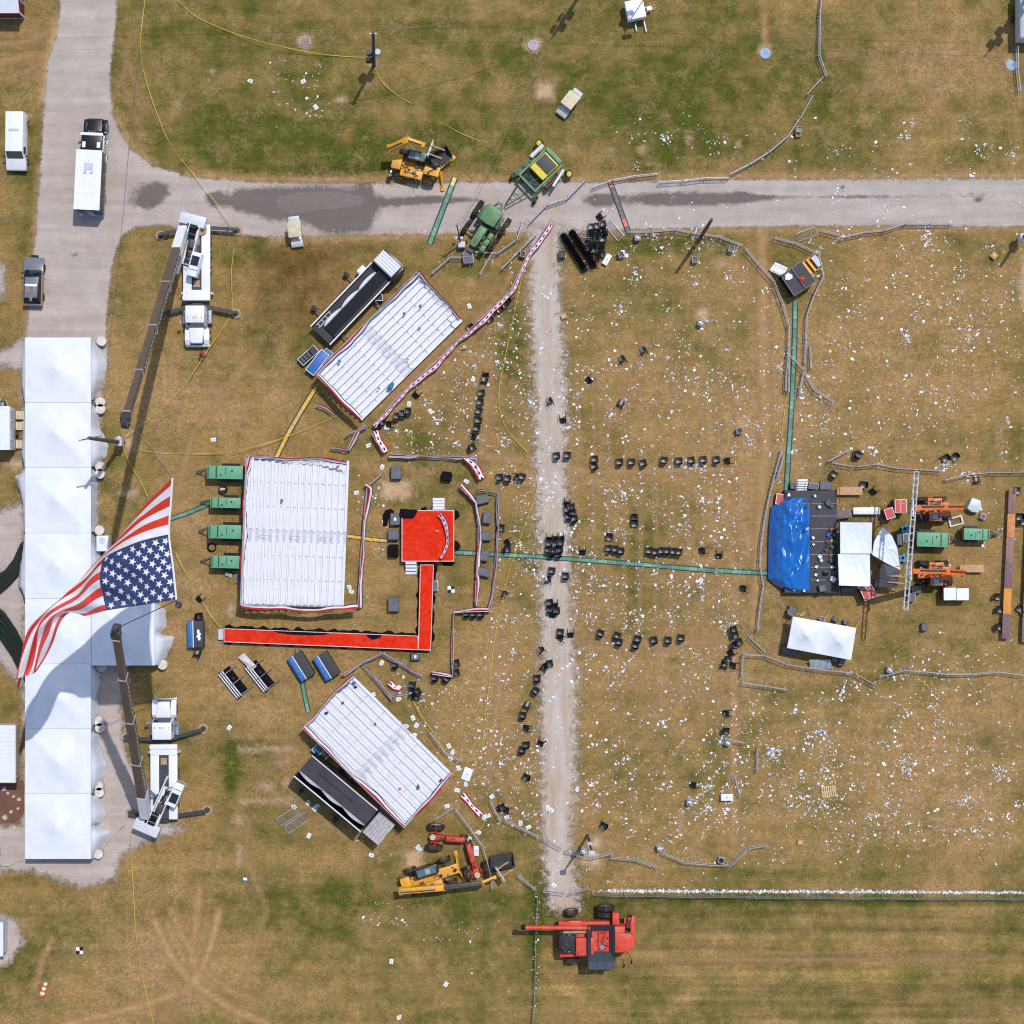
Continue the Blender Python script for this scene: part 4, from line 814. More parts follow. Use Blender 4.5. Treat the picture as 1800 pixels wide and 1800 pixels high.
T, L = wedge('blue and black case standing alone below the flag corner, papers on top', (343, 1092), (344, 1138))
for i in range(4): MB().box((.1+.25*i-.4, .3+.1*(i % 2), 1.23+.02*i), (.35, .25, .02), (0, 0, i)).to('paper', paper, T)
# ------------------------------------------------------------------ generators
def generator(label, x0, x1, y0, y1, front, group, big=False):
    z = 2.0; yc = (y0+y1)/2
    T, L = veh('generator_trailer', label, 'generator', ((x1 if front < x0 else x0), yc), ((x0 if front < x0 else x1), yc-(1.5 if not big else -1.5)), z, group)
    w = (y1-y0)/S*.98; h = L/2
    MB().bx(-h, h, -w/2, w/2, .55, 1.9).to('housing', gendark, T, bevel=.04)
    tp = MB().bx(-h+.02, h-.02, -w/2+.02, w/2-.02, 1.9, 1.98).to('roof_panel', gengreen, T, bevel=.02)
    MB().bx(h-.22, h-.1, -w*.42, w*.42, 1.98, 2.0).to('vent_slot', gendark, tp); MB().bx(h*.42, h*.5, -w*.42, w*.42, 1.98, 2.0).to('vent_slot', gendark, tp); MB().bx(-.12, -.06, -w*.4, w*.2, 1.98, 2.0).to('vent_slot', gendark, tp)
    MB().bx(-h-.05, -h+.02, -w*.48, w*.48, .6, 1.85).to('radiator_grille', black, T)
    MB().cyl((h*.2, w*.2, 1.98), (h*.2, w*.2, 2.12), .07, n=10).cyl((-h*.4, -w*.1, 1.98), (-h*.4, -w*.1, 2.03), .09, n=10).to('exhaust', black, tp)
    for sg in (-1, 1):
        MB().bx(-h*.75, h*.25, sg*(w/2+.14)-.12, sg*(w/2+.14)+.12, .78, .84).to('fender', black, T)
        wheel(T, -h*.45, sg*(w/2+.12), .36, .2, dsteel); wheel(T, -h*.02, sg*(w/2+.12), .36, .2, dsteel)
    MB().tube([(h, w*.35, .5), (h+1.05, .05, .5)], .06).tube([(h, -w*.35, .5), (h+1.05, -.05, .5)], .06).cyl((h+.8, 0, .1), (h+.8, 0, .95), .05, n=8).bx(h+1.0, h+1.25, -.08, .08, .42, .58).to('drawbar', dsteel, T)
    return T
for i, (x0, x1, y0, y1) in enumerate([(363, 427, 819, 843), (369, 423, 875, 894), (366, 427, 923, 948), (370, 423, 977, 1000)]):
    generator(f'green towable generator, {ORD[i]} from the top of four left of the long bleacher', x0, x1, y0, y1, 340, 'green generators left of the bleacher')
generator('larger green towable generator between the two orange telehandlers', 1612, 1670, 935, 961, 1690, 'green generators by the right stage', True)
generator('smaller green towable generator right of the orange telehandlers', 1694, 1740, 928, 949, 1750, 'green generators by the right stage', True)
# ------------------------------------------------------------------ red stage and walkway
a, b = W(706, 897, 1.3), W(798, 987, 1.3); c = (a+b)/2
T = thing('red_stage', 'square stage with bright red carpet in front of the long bleacher', 'stage', (c.x, c.y, 0)); hx, hy = (b.x-a.x)/2, (a.y-b.y)/2
MB().bx(-hx, hx, -hy, hy, .9, 1.2).to('deck', deck, T)
MB().bx(-hx+.08, hx-.08, .01, hy-.08, 1.2, 1.225).bx(-hx+.08, hx-.08, -hy+.08, -.01, 1.2, 1.225).to('carpet', redcarpet, T)
MB().bx(-hx, hx, hy-.07, hy, 1.2, 1.27).bx(-hx, hx, -hy, -hy+.07, 1.2, 1.27).bx(-hx, -hx+.07, -hy+.07, hy-.07, 1.2, 1.27).bx(hx-.07, hx, -hy+.07, hy-.07, 1.2, 1.27).to('edge_trim', mat('pink_white_trim', '#e9d2d4', .6), T)
def blob(pts, z0, z1, m, name, T, org):
    return MB().prism([((W(x, y, z1)-org).x, (W(x, y, z1)-org).y) for x, y in pts][::-1], z0, z1, sc=.92).to(name, m, T, bevel=.02)
og = T.location
MB().bx(-hx+.05, hx-.05, -hy+.05, hy-.05, .02, .9).to('skirt', blackcloth, T)
for pts, zz in (([(703, 894), (735, 896), (730, 907), (726, 912), (707, 912), (702, 905)], 1.30), ([(672, 905), (678, 896), (688, 894), (694, 900), (685, 905), (680, 925), (673, 926)], .12), ([(800, 895), (807, 900), (808, 908), (800, 915)], .2), ([(799, 950), (805, 952), (810, 960), (806, 968), (799, 970)], .2), ([(775, 989), (798, 986), (800, 990), (795, 995), (780, 994)], .15), ([(763, 990), (769, 995), (769, 1003), (764, 1012)], .15), ([(740, 893), (748, 890), (751, 895), (742, 897)], .3)):
    blob(pts, .0 if zz < 1 else 1.235, zz, blackcloth, 'skirt_fold', T, og)
for x0, x1, y0, y1, up in ((761, 781, 875, 896, 1), (713, 732, 986, 1010, 0)):
    for k in range(4):
        f = k/4; ya = (y0+(y1-y0)*f) if up else (y1-(y1-y0)*f); yb = (y0+(y1-y0)*(f+.25)) if up else (y1-(y1-y0)*(f+.25)); z = .3*(k+1)-.05
        p, q = W(x0, min(ya, yb), z)-og, W(x1, max(ya, yb), z)-og; MB().bx(p.x, q.x, q.y+.02, p.y-.02, z-.06, z).to('step', alu, T)
    p, q = W(x0, y0, .5)-og, W(x1, y1, .5)-og
    MB().bx(p.x-.05, p.x, q.y, p.y, .1, .2).bx(q.x, q.x+.05, q.y, p.y, .1, .2).to('stair_frame', steel, T)
MB().tube([(hx-.3, 1.0, 1.25), (hx-.3, 1.0, 1.8)], .03).bx(hx-1.9, hx-1.6, .4, .6, 1.23, 1.4).to('stage_fitting', wood, T)
bunting('bunting hung on the curved rail at the right side of the red stage', [(777, 901), (784, 911), (789, 924), (789, 960), (784, 972), (777, 983)], 2.1, .5, .5, -1, .03)
T = thing('red_walkway', 'raised L shaped red carpet walkway leading from the stage to the left', 'walkway', W(745, 1120)); og = T.location
zr = .9
def runway(q4, nm='carpet'):
    P = [(W(x, y, zr)-og) for x, y in q4]; pl = [(p.x, p.y) for p in P]
    MB().prism(pl, .7, zr).to('deck', deck, T); MB().prism(pl, zr, zr+.02, sc=.997).to(nm, redcarpet, T)
    for i in range(4):
        a, b = Vector(pl[i]+(0,)), Vector(pl[(i+1) % 4]+(0,)); d = b-a
        MB().box((a+b)/2+Vector((0, 0, zr+.02)), (d.length, .06, .1), (0, 0, math.atan2(d.y, d.x))).to('edge_trim', mat('pink_white_trim', '#e9d2d4', .6), T)
    return pl
runway([(394, 1128), (735, 1142), (735, 1118), (394, 1105)]); runway([(735.5, 1142), (757, 1143), (762, 993), (739, 993)])
def ragged(pts, w0, w1, z, side):
    m = MB(); n = 70; pl = [tuple(W(x, y, z)-og) for x, y in pts]
    for k in range(n+1):
        p = Vector(poly_at(pl, k/n)); d = (Vector(poly_at(pl, min(1, k/n+.02)))-Vector(poly_at(pl, max(0, k/n-.02)))).normalized(); nr = Vector((-d.y, d.x, 0))*side
        ww = w0+(w1-w0)*(.5+.5*math.sin(k*1.7)*math.sin(k*.37+1))+random.uniform(-.06, .06); m.v += [(p.x, p.y, .86), tuple(p+nr*ww*.6+Vector((0, 0, .4-z))), tuple(p+nr*ww+Vector((0, 0, .03-z)))]
    for k in range(n): m.f += [(3*k, 3*k+3, 3*k+4, 3*k+1), (3*k+1, 3*k+4, 3*k+5, 3*k+2)]; m.m += [0, 0]
    m.to('skirt', blackcloth, T, smooth=True, ang=80)
for k in range(1, 7):
    p, q = W(394+k*48, 1105+k*1.85, zr)-og, W(394+k*48, 1128+k*2, zr)-og; MB().box(((p.x+q.x)/2, (p.y+q.y)/2, zr+.022), (.03, abs(p.y-q.y)-.1, .006)).to('carpet_seam', dred, T)
ragged([(394, 1105), (560, 1111), (735, 1118), (739, 993)], .05, .42, .9, 1); ragged([(394, 1128), (560, 1135), (757, 1143), (762, 993)], .03, .38, .9, -1)
for pts in ([(478, 1105), (500, 1108), (530, 1109), (580, 1111), (572, 1116), (545, 1117), (515, 1116), (490, 1113), (481, 1110)], [(642, 1115), (672, 1116), (668, 1121), (655, 1125), (648, 1121)]): blob(pts, .935, .95, blackcloth, 'skirt_fold', T, og)
p = W(389, 1115, .4)-og; MB().bx(p.x-.3, p.x+.25, p.y-.55, p.y+.55, .1, .45).to('step', greybox, T)
# ------------------------------------------------------------------ equipment cases and speakers around the stage
def case(name, label, cat, x0, y0, x1, y1, z=.9, rot=0, m=None, group=None, lab=False, cloth=False):
    c = W((x0+x1)/2, (y0+y1)/2, z); w, d = (x1-x0)/S*(1-z/H), (y1-y0)/S*(1-z/H); m = m or spk
    T = thing(name, label, cat, (c.x, c.y, 0), math.radians(rot), group)
    MB().bx(-w/2, w/2, -d/2, d/2, .1, z).to('body', m, T, bevel=.05 if not cloth else .12)
    MB().bx(-w/2+.05, w/2-.05, -d/2+.04, d/2-.04, z-.002, z+.02).to('top_panel' if not cloth else 'cloth_top', m if cloth else mat('case_top', '#62636a', .6), T)
    for sx in (-1, 1): MB().bx(sx*(w/2)-.02, sx*(w/2)+.02, -.15, .15, z*.5, z*.5+.08).to('handle', chrome if not cloth else m, T)
    for sx in (-1, 1):
        for sy in (-1, 1): MB().cyl((sx*(w/2-.1), sy*(d/2-.1), 0), (sx*(w/2-.1), sy*(d/2-.1), .1), .06, n=8).to('caster', dsteel, T)
    if lab: MB().bx(-.12, .12, -.15, .15, z+.021, z+.03).to('label_sheet', paper, T)
    return T
sg_ = 'dark cases and speakers round the red stage'
case('equipment_case', 'grey case with white label left of the red stage, uppermost of three', 'case', 686, 902, 703, 923, lab=True, group=sg_)
case('equipment_case', 'grey box on the yellow cable ramp left of the red stage', 'case', 682, 932, 701, 949, group=sg_)
case('covered_case', 'black cloth covered box left of the red stage, lowest of three', 'case', 682, 957, 700, 979, m=blackcloth, cloth=True, group=sg_)
case('subwoofer', 'dark subwoofer above the sandy patch between stage and bleacher', 'speaker', 687, 819, 705, 842, group=sg_)
case('covered_case', 'black cloth covered box standing above the stage near the bunting line', 'case', 776, 829, 794, 845, m=blackcloth, cloth=True, rot=-8, group=sg_)
for i, (x0, y0, x1, y1, r) in enumerate([(837, 870, 859, 885, 14), (849, 900, 863, 920, -6), (842, 935, 863, 950, 0), (845, 968, 858, 986, -8), (839, 998, 861, 1013, -12)]):
    case('stage_speaker', f'dark speaker, {ORD[i]} from the top in the fenced strip right of the stage', 'speaker', x0, y0, x1, y1, rot=r, group=sg_)
case('subwoofer', 'dark subwoofer standing below the long bleacher left of the red walkway', 'speaker', 682, 1051, 701, 1075, group=sg_)
case('silver_case', 'small silver rimmed case on grass beside the red walkway corner', 'case', 722, 1148, 738, 1161, .6, m=black, group=sg_, lab=True)
case('white_crate', 'white crate leaning at the right side of the red walkway', 'crate', 759, 1021, 770, 1039, .7, m=white)
m = None
for nm, x, y, r, lbl in (('lift_cart', 408, 1201, -.9, 'toppled black cart with white bars, left of the pair below the red walkway'), ('lift_cart', 455, 1190, -.9, 'toppled black cart with white bars and a pinkish cover, right of the pair')):
    c = W(x, y); T = thing(nm, lbl, 'cart', (c.x, c.y, 0), r, 'toppled black carts')
    MB().bx(-1.7, 1.7, -.5, .0, 0, .45).to('base', black, T, bevel=.05); MB().bx(-1.6, 1.5, .0, .9, 0, .15).to('mat', blackcloth, T, bevel=.05)
    for y0 in (-.45, -.2, .05): MB().bx(-1.6, 1.6, y0-.05, y0+.05, .45, .53).to('bar', white, T)
    for xx in (-1.2, .1, 1.5): MB().tube([(xx, -.4, .6), (xx+.05, 1.7, .55)], .05, 6).to('arm', chrome, T)
    if x > 430: MB().grid(lambda u, v: Vector((-2.9+1.9*u, -.35+.75*v+.2*u, .5+.25*math.sin(PI*v)*math.sin(PI*u))), 12, 8).to('cover', mat('pinkish_cover', '#ddcdd0', .8), T, smooth=True, solid=.03)
    MB().cyl((-.3, .5, .15), (-.3, .5, .5), .2, n=12).to('motor', black, T)
# ------------------------------------------------------------------ cable ramps
def cramp(label, pts, mats, w=.55, seg=.92, cat='cable ramp'):
    P = [W(*p) for p in pts]; org = P[0].copy(); T = thing('cable_ramp', label, cat, org); L = sum((b-a).length for a, b in zip(P[:-1], P[1:])); n = max(1, round(L/seg)); pl = [tuple(p) for p in P]; cache = {}
    for k in range(n):
        a, b = Vector(poly_at(pl, k/n)), Vector(poly_at(pl, (k+1)/n)); d = b-a; ln = d.length-.012; m = mats[k % len(mats)] if not callable(mats) else mats(k/n)
        key = (m.name, round(ln, 2)); o = cache.get(key)
        if o is None: o = MB().side([(-w/2, .0), (-w*.30, .07), (w*.30, .07), (w/2, 0)], -ln/2, ln/2).to('segment', rampb, T); cache[key] = o; lid = MB().bx(-w*.29, w*.29, -ln/2+.01, ln/2-.01, .07, .082).to('lid', m, o)
        else:
            o = copy_tree(o, T)
        o.location = (a+b)/2-org; o.rotation_euler = (0, 0, math.atan2(d.y, d.x)-PI/2+random.uniform(-.01, .01))
    return T
rg = [rampg, mat('ramp_green_pale', '#74a68c', .6, var=.12), rampg, mat('ramp_green_dark', '#4f7f69', .6, var=.15), rampg]
cramp('long green cable ramp across the gravel road with one yellow end', [(800, 312), (755, 429)], lambda t: mat('ramp_cream', '#e0cf7f', .6) if t < .12 else rg[int(t*9) % 5], .7)
cramp('dark cable ramp with orange segments crossing the road near the stacked chairs', [(1071, 316), (1084, 352), (1106, 412)], lambda t: rampo if (t < .12 or .3 < t < .42 or .62 < t < .8) else mat('ramp_grey', '#77726e', .7), .65)
cramp('green cable ramp running up and down from black platform to right stage', [(1398, 530), (1396, 620), (1391, 720), (1382, 862)], rg, .62)
cramp('very long green cable ramp from the red stage across the path to the right stage', [(799, 971), (940, 978), (1100, 990), (1240, 1002), (1352, 1008)], rg, .58)
cramp('yellow cable ramp between upper and long bleachers', [(556, 680), (530, 722), (505, 765), (486, 804)], lambda t: mat('ramp_yellow_worn', '#d9b268', .6) if .3 < t < .6 else rampy, .62)
cramp('short yellow cable ramp between long bleacher and red stage', [(610, 942), (650, 948), (682, 951)], [rampy], .5)
cramp('short green cable ramp left of the second generator', [(300, 912), (330, 902), (368, 886)], rg, .55)
cramp('green cable ramp from red walkway to the lower left bleacher', [(522, 1140), (528, 1180), (534, 1215), (542, 1252)], rg, .55)
# ------------------------------------------------------------------ poles and wires
def pole(label, base, top, h, r=.17, extra=None, name='utility_pole', m=None):
    a = W(*base); b = W(*top, h) if top else Vector((a.x, a.y, h)); T = thing(name, label, 'pole', a); d = b-a
    MB().cyl((0, 0, 0), d, r, r*.7, n=10).to('shaft', m or polew, T, smooth=True)
    if extra: extra(T, d)
    return T
def arm(T, d, ang=.6):
    MB().box(d*.96, (2.2, .12, .12), (0, 0, ang)).to('crossarm', polew, T)
    for s in (-.9, 0, .9): MB().cyl(d*.96+Vector((s*math.cos(ang), s*math.sin(ang), .05)), d*.96+Vector((s*math.cos(ang), s*math.sin(ang), .3)), .06, n=8).to('insulator', greybox, T)
def xfA(T, d):
    MB().box(d*.97, (.7, .1, .1)).to('crossarm', steel, T)
    for s in (-1, 1): MB().cyl(d*.35+Vector((s*.45, .2, -.5)), d*.35+Vector((s*.45, .2, .5)), .3, n=12).to('meter_box', greybox if s > 0 else dsteel, T)
    MB().bx(-.55, .1, -.35, -.05, 2.6, 4.0).to('switch_box', black, T)
pole('grey wooden pole with meter boxes on the upper grass beside yellow tape', (657, 116), (656, 57), 12, .2, xfA, m=mat('grey_pole', '#4c4f52', .8))
def xfB(T, d):
    arm(T, d, .2); MB().bx(-.35, .35, -.4, .4, 1.5, 2.7).cyl(d*.12+Vector((.1, .4, 0)), d*.12+Vector((.1, .4, 1)), .2, n=10).to('meter_box', greybox, T)
pole('brown wooden power pole leaning over the long tent on the left', (217, 778), (156, 770), 15, .24, xfB)
pole('tall wooden pole rising through the barricades below the gravel road', (1235, 412), (1251, 386), 10.5, .22, None)
def lamp(T, d):
    MB().bx(-.3, .3, -.22, .22, d.z-.3, d.z+.1).to('lamp_head', greybox, T, bevel=.05); MB().bx(-.22, .22, -.1, .3, d.z*.55, d.z*.55+.5).to('speaker_box', greybox, T)
pole('dark lamp post on the bare patch below the gravel path', (1033, 1468), (1041, 1500), 10.5, .15, lamp, 'lamp_post', m=dsteel)
pole('wooden pole with boxes at the right edge below the road', (1790, 421), None, 7.5, .2, lambda T, d: MB().bx(-.4, .3, -.5, .3, 1.2, 2.4).to('meter_box', greybox, T))
def xfC(T, d):
    arm(T, d, .9)
    for s, f in ((-1, .55), (1, .55), (1, .82), (-1, .82)): MB().cyl(d*f+Vector((s*.45, .1*s, -.5)), d*f+Vector((s*.45, .1*s, .5)), .32, n=12).to('transformer', greybox, T)
pole('power pole with transformers in the top right corner', (1793, 8), None, 13, .22, xfC)
pole('power pole with transformer just above the frame at top centre', (1022, -12), None, 12, .2, xfC)
def wire(label, pts, r=.022):
    tag(MB().tube([W(*p) for p in pts], r, 4).to('power_line', mat('wire_grey', '#8d8587', .6)), label, 'wire')
wire('thin overhead wire from the grey pole towards the top centre', [(656, 57, 11.5), (760, 44, 10.9), (850, 20, 11), (905, -2, 11.5)])
wire('thin overhead wire running down from top centre towards the light mast', [(1008, -5, 11), (960, 80, 9), (900, 215, 8.2), (850, 310, 7.4), (808, 396, 6.5)], .022)
wire('thin overhead wire on the left running down to the long tent', [(252, -5, 9), (231, 210, 8), (214, 400, 7.5), (192, 590, 8)], .02)
wire('overhead power line above the frame, upper of two', [(-20, -30, 11), (900, -48, 11), (1820, -22, 11)], .014)
wire('overhead power line above the frame, lower of two', [(-20, -52, 11), (900, -75, 11), (1820, -44, 11)], .014)
# light mast by the green tractor
c = W(812, 432); T = thing('light_mast', 'slim light mast with two pale boxes in front of the green tractor', 'light mast', c)
MB().cyl((-.1, .1, 0), (-.35, 1.2, 6.3), .09, .06, n=8).to('mast', dsteel, T); MB().bx(-.35, .35, -.3, .3, 0, 1.1).to('control_box', greybox, T, bevel=.03)
for s in (-1, 1): MB().cyl((-.3+s*.28, .7, 1.2), (-.3+s*.28, .5, 1.3), .15, n=10).to('lamp', white, T)
MB().tube([(-.9, 1.35, 6.2), (.1, 1.15, 6.3)], .04).tube([(-.6, 1.0, 6.0), (-.1, 1.5, 6.5)], .04).to('antenna', steel, T)
case('white_box', 'white slatted box in front of the green tractor nose', 'box', 814, 442, 832, 462, 1.0, 6, m=greybox)
# ------------------------------------------------------------------ man-hole covers, targets and small ground items
for x, y, r, mt, lb in ((537, 73, .56, mat('cover_pink', '#a8837c', .8), 'pinkish round manhole cover on the upper left grass'), (937, 80, .55, mat('cover_grey', '#a3a3ad', .7, dirt='#b58f86'), 'grey and pink round manhole cover at upper centre'), (1345, 94, .56, mat('cover_blue', '#8fb0cf', .6), 'pale blue round manhole cover below the dirt track at top'), (1777, 115, .55, mat('cover_blue', '#8fb0cf', .6), 'pale blue round manhole cover at the right edge')):
    c = W(x, y); T = thing('manhole_cover', lb, 'manhole cover', c, group='round covers in the upper grass')
    MB().cyl((0, 0, 0), (0, 0, .09), r, n=28).to('ring', concrete, T); MB().cyl((0, 0, .09), (0, 0, .13), r*.9, n=28).bx(-.04, .04, -r*.7, r*.7, .13, .15).to('lid', mt, T)
for x, y, lb in ((140, 1671, 'black and white checkered survey target on the lower left grass'), (793, 1036, 'black and white checkered survey target right of the red walkway'), (1098, 446, 'black and white checkered survey target beside the stacked chairs')):
    c = W(x, y); T = thing('survey_target', lb, 'survey target', c, random.uniform(-.1, .1), 'checkered survey targets')
    for i in (0, 1):
        for j in (0, 1): MB().bx(-.36+i*.36, i*.36, -.36+j*.36, j*.36, .01, .04).to('tile', white if (i+j) % 2 else black, T)
c = W(78, 1738); T = thing('traffic_barrel', 'orange and white striped traffic barrel lying on the lower left grass', 'traffic barrel', (c.x, c.y, .28), rot=(0, PI/2, 1.25))
for k in range(6): MB().cyl((0, 0, -.75+k*.25), (0, 0, -.5+k*.25), .28-.015*k, .265-.015*k, n=16).to('band', orangeplastic if k % 2 == 0 else white, T, smooth=True)
MB().bx(-.12, .12, -.02, .02, .75, .88).to('handle', orangeplastic, T)
c = W(1457, 1391); T = thing('wooden_pallet', 'pale wooden pallet lying among heavy litter on the lower right grass', 'pallet', c, .12)
for i in range(7): MB().bx(-.75+i*.22, -.75+i*.22+.15, -.55, .55, .12, .145).to('slat', pallet, T)
for y in (-.5, 0, .5): MB().bx(-.75, .74, y-.05, y+.05, 0, .12).to('stringer', pallet, T)
# ------------------------------------------------------------------ farm machines
def clutter(T, x0, x1, y0, y1, z, n, seed):
    r = random.Random(seed); m = MB()
    for k in range(n):
        x, y = r.uniform(x0, x1), r.uniform(y0, y1); t = r.random()
        if t < .6: m.tube([(x, y, z), (x+r.uniform(-.4, .4), y+r.uniform(-.3, .3), z+r.uniform(.1, .3)), (x+r.uniform(-.8, .8), y+r.uniform(-.5, .5), z)], r.choice((.025, .035, .05)), 5, mi=r.choice((0, 0, 1, 2)))
        else: m.box((x, y, z+.06), (r.uniform(.1, .4), r.uniform(.1, .3), r.uniform(.1, .25)), (0, 0, r.uniform(0, 3)), mi=r.choice((0, 1, 1, 2)))
    setkind(m.to('hydraulic_lines', [black, dsteel, mat('pipe_grey', '#77736c', .6)], T), 'stuff')
T, L = veh('green_tractor', 'large green tractor on the grass edge below the gravel road', 'tractor', (879, 358), (828, 436), 1.6)
MB().bx(-2.2, 2.3, -.45, .45, .7, 1.3).to('chassis', dgreen, T)
MB().prism([(-.1, -.5), (2.3, -.42), (2.6, -.3), (2.6, .3), (2.3, .42), (-.1, .5)], 1.2, 2.15, sc=.92).to('hood', green, T, bevel=.12)
MB().bx(1.6, 2.2, -.2, .2, 2.13, 2.17).to('hood_vent', dgreen, T)
MB().bx(2.6, 3.1, -.35, .35, .7, 1.4).to('front_weights', dgreen, T, bevel=.05)
MB().bx(-1.9, -.2, -.8, .8, 1.3, 2.75).to('cab', glass, T, bevel=.05)
MB().prism([(-2.05, -.75), (-1.7, -1.0), (-.1, -.9), (.0, 0), (-.1, .9), (-1.7, 1.0), (-2.05, .75)], 2.76, 3.0, sc=.93).to('cab_roof', green, T, bevel=.08)
MB().cyl((-1.0, 0, 3.0), (-1.0, 0, 3.04), .06, n=8).to('roof_knob', black, T)
for sg in (-1, 1):
    wheel(T, -.95, sg*1.68, 1.05, .46, dyellow, lugs=18); wheel(T, 1.25, sg*1.66, .82, .42, dyellow, lugs=16)
    MB().cyl((-.95, sg*.4, 1.05), (-.95, sg*2.1, 1.05), .12, n=10).to('axle', dyellow, T); MB().cyl((1.25, sg*.4, .82), (1.25, sg*1.9, .82), .1, n=10).to('axle', dgreen, T)
    MB().bx(-1.7, -.3, sg*.85, sg*1.25, 1.85, 1.95).to('fender', dgreen, T, bevel=.03)
for k in range(3): MB().bx(.35+k*.72, 1.0+k*.72, .78, 1.28, 1.2, 1.95-.06*k).to('saddle_tank', green, T, bevel=.04)
MB().tube([(-2.2, -.5, .8), (-2.9, 0, .9), (-2.2, .5, .8)], .07).tube([(-2.2, .4, 1.6), (-2.9, .2, 1.3)], .05).tube([(-2.2, -.4, 1.6), (-2.9, -.2, 1.3)], .05).to('hitch', dgreen, T)
MB().cyl((.5, -.62, 1.5), (.5, -.62, 3.0), .07, n=8).to('exhaust_stack', dsteel, T)
clutter(T, -2.4, 2.0, -1.0, 1.0, 1.2, 26, 2)
T, L = veh('air_seeder', 'green and yellow towed seeder with four wheels on the gravel road', 'farm implement', (975, 276), (925, 324), 1.6)
T.scale = (.92, .92, .92)
for y in (-1.25, 1.25): MB().box((0, y, 1.9), (L+.2, .22, .26)).to('frame_beam', green, T)
for x in (-L/2, .1, L/2): MB().box((x, 0, 1.85), (.2, 2.7, .22)).to('cross_beam', green if x else dgreen, T)
MB().prism([(-1.75, -1.0), (.55, -1.0), (.55, .95), (-1.75, .95)], .9, 2.2, sc=1.06).to('hopper', dyellow, T, bevel=.08)
MB().bx(-1.65, -.15, -.98, .93, 2.2, 2.3).to('hopper_lid', mat('lid_grey', '#46464a', .6), T, bevel=.03)
MB().bx(-2.4, -1.95, -1.3, 1.0, 1.6, 2.3).to('rear_box', mat('seeder_pale_green', '#5d9470', .5), T, bevel=.05)
for sg in (-1, 1):
    MB().tube([(L/2-.3, sg*1.25, 1.8), (L/2+.6, sg*1.75, 1.0)], .1, 6).to('wheel_arm', green, T); wheel(T, L/2+.55, sg*1.85, .52, .36, dyellow, lugs=0, steer=.3)
    MB().tube([(-L/2, sg*1.25, 1.8), (-L/2-.2, sg*2.1, 1.4)], .1, 6).to('wheel_arm', green, T); o = wheel(T, -L/2-.1, sg*2.35, .48, .36, dyellow); o.rotation_euler = (1.1*sg, 0, .2); o.location.z = 1.1
MB().bx(.7, 2.0, -1.15, 1.15, .5, 1.2).to('fan_deck', mat('deep_green', '#12291b', .6), T); MB().bx(-.6, 2.2, -1.9, -1.4, .6, 1.3).to('seed_manifold', dgreen, T)
for k in range(7): MB().cyl((-1.1+k*.3, 1.75, .8), (-1.1+k*.3, 1.75, .95), .0+.33, n=12).cyl((-1.1+k*.3, 1.55, 1.35), (-1.05+k*.3, 1.95, 1.4), .16, n=8).to('hose_coil', mat('hose_brown', '#6b5240', .7), T)
MB().cyl((-1.9, 1.75, 2.2), (.2, 2.25, 1.9), .16, n=12).to('white_tube', white, T, smooth=True)
MB().grid(lambda u, v: Vector((-2.2+1.9*u, -2.1+.5*v, 1.6+.3*math.sin(PI*v))), 14, 6).to('folded_hose_cover', white, T, smooth=True)
MB().tube([(L/2, .9, 1.5), (L/2+3.35, .08, .85)], .07).tube([(L/2, -.9, 1.5), (L/2+3.35, -.08, .85)], .07).tube([(L/2+1, .6, 1.3), (L/2+1, -.6, 1.3)], .05).tube([(L/2+2, .35, 1.1), (L/2+2, -.35, 1.1)], .05).tube([(L/2+1, .6, 1.3), (L/2+2, -.35, 1.1)], .04).to('drawbar', dgreen, T)
clutter(T, -1.9, 2.2, -1.9, 1.2, 1.3, 40, 3)
def oldtractor(label, rear, front, mt, mh):
    T, L = veh('red_tractor', label, 'tractor', rear, front, 1.2, 'two old red tractors')
    MB().prism([(-.3, -.3), (1.7, -.26), (1.85, -.2), (1.85, .2), (1.7, .26), (-.3, .3)], .9, 1.65, sc=.9).to('hood', mh, T, bevel=.08); MB().bx(-1.4, 1.5, -.22, .22, .6, .95).to('chassis', mt, T)
    MB().cyl((-1.3, -1.05, .85), (-1.3, 1.05, .85), .14, n=10).bx(-1.6, -.6, -.3, .3, .7, 1.25).to('rear_axle', mt, T)
    for sg in (-1, 1):
        wheel(T, -1.3, sg*1.05, .85, .42, mat('rim_pale', '#c9c2bd', .5) if sg > 0 else red, lugs=18); wheel(T, 1.65, sg*.28, .4, .18, red)
        MB().bx(-1.75, -.8, sg*.5-.03, sg*.5+.03, 1.0, 1.5).to('platform_rail', mh, T)
    MB().cyl((-1.55, 0, 1.35), (-1.55, 0, 1.45), .3, n=16).to('seat', mat('seat_pale', '#d9b8a5', .6), T, smooth=True)
    m = MB(); pts = [(-.65+.0, .24*math.cos(2*PI*i/14), 1.85+.14*math.sin(2*PI*i/14)) for i in range(15)]; m.tube(pts, .025, 5); m.tube([(-.3, 0, 1.5), (-.65, 0, 1.85)], .03); m.to('steering_wheel', black, T)
    MB().cyl((.6, .12, 1.6), (.6, .12, 2.1), .05, n=8).to('exhaust_stack', dsteel, T); MB().cyl((1.0, 0, 1.63), (1.0, 0, 1.68), .07, n=8).to('fuel_cap', chrome, T)
oldtractor('old faded red tractor pointing right below the lower bleacher', (758, 1471), (816, 1476), dred, mat('hood_faded', '#c8402f', .5, var=.2))
oldtractor('old bright red tractor pointing up between loader boom and barricade', (840, 1541), (823, 1484), red, red)
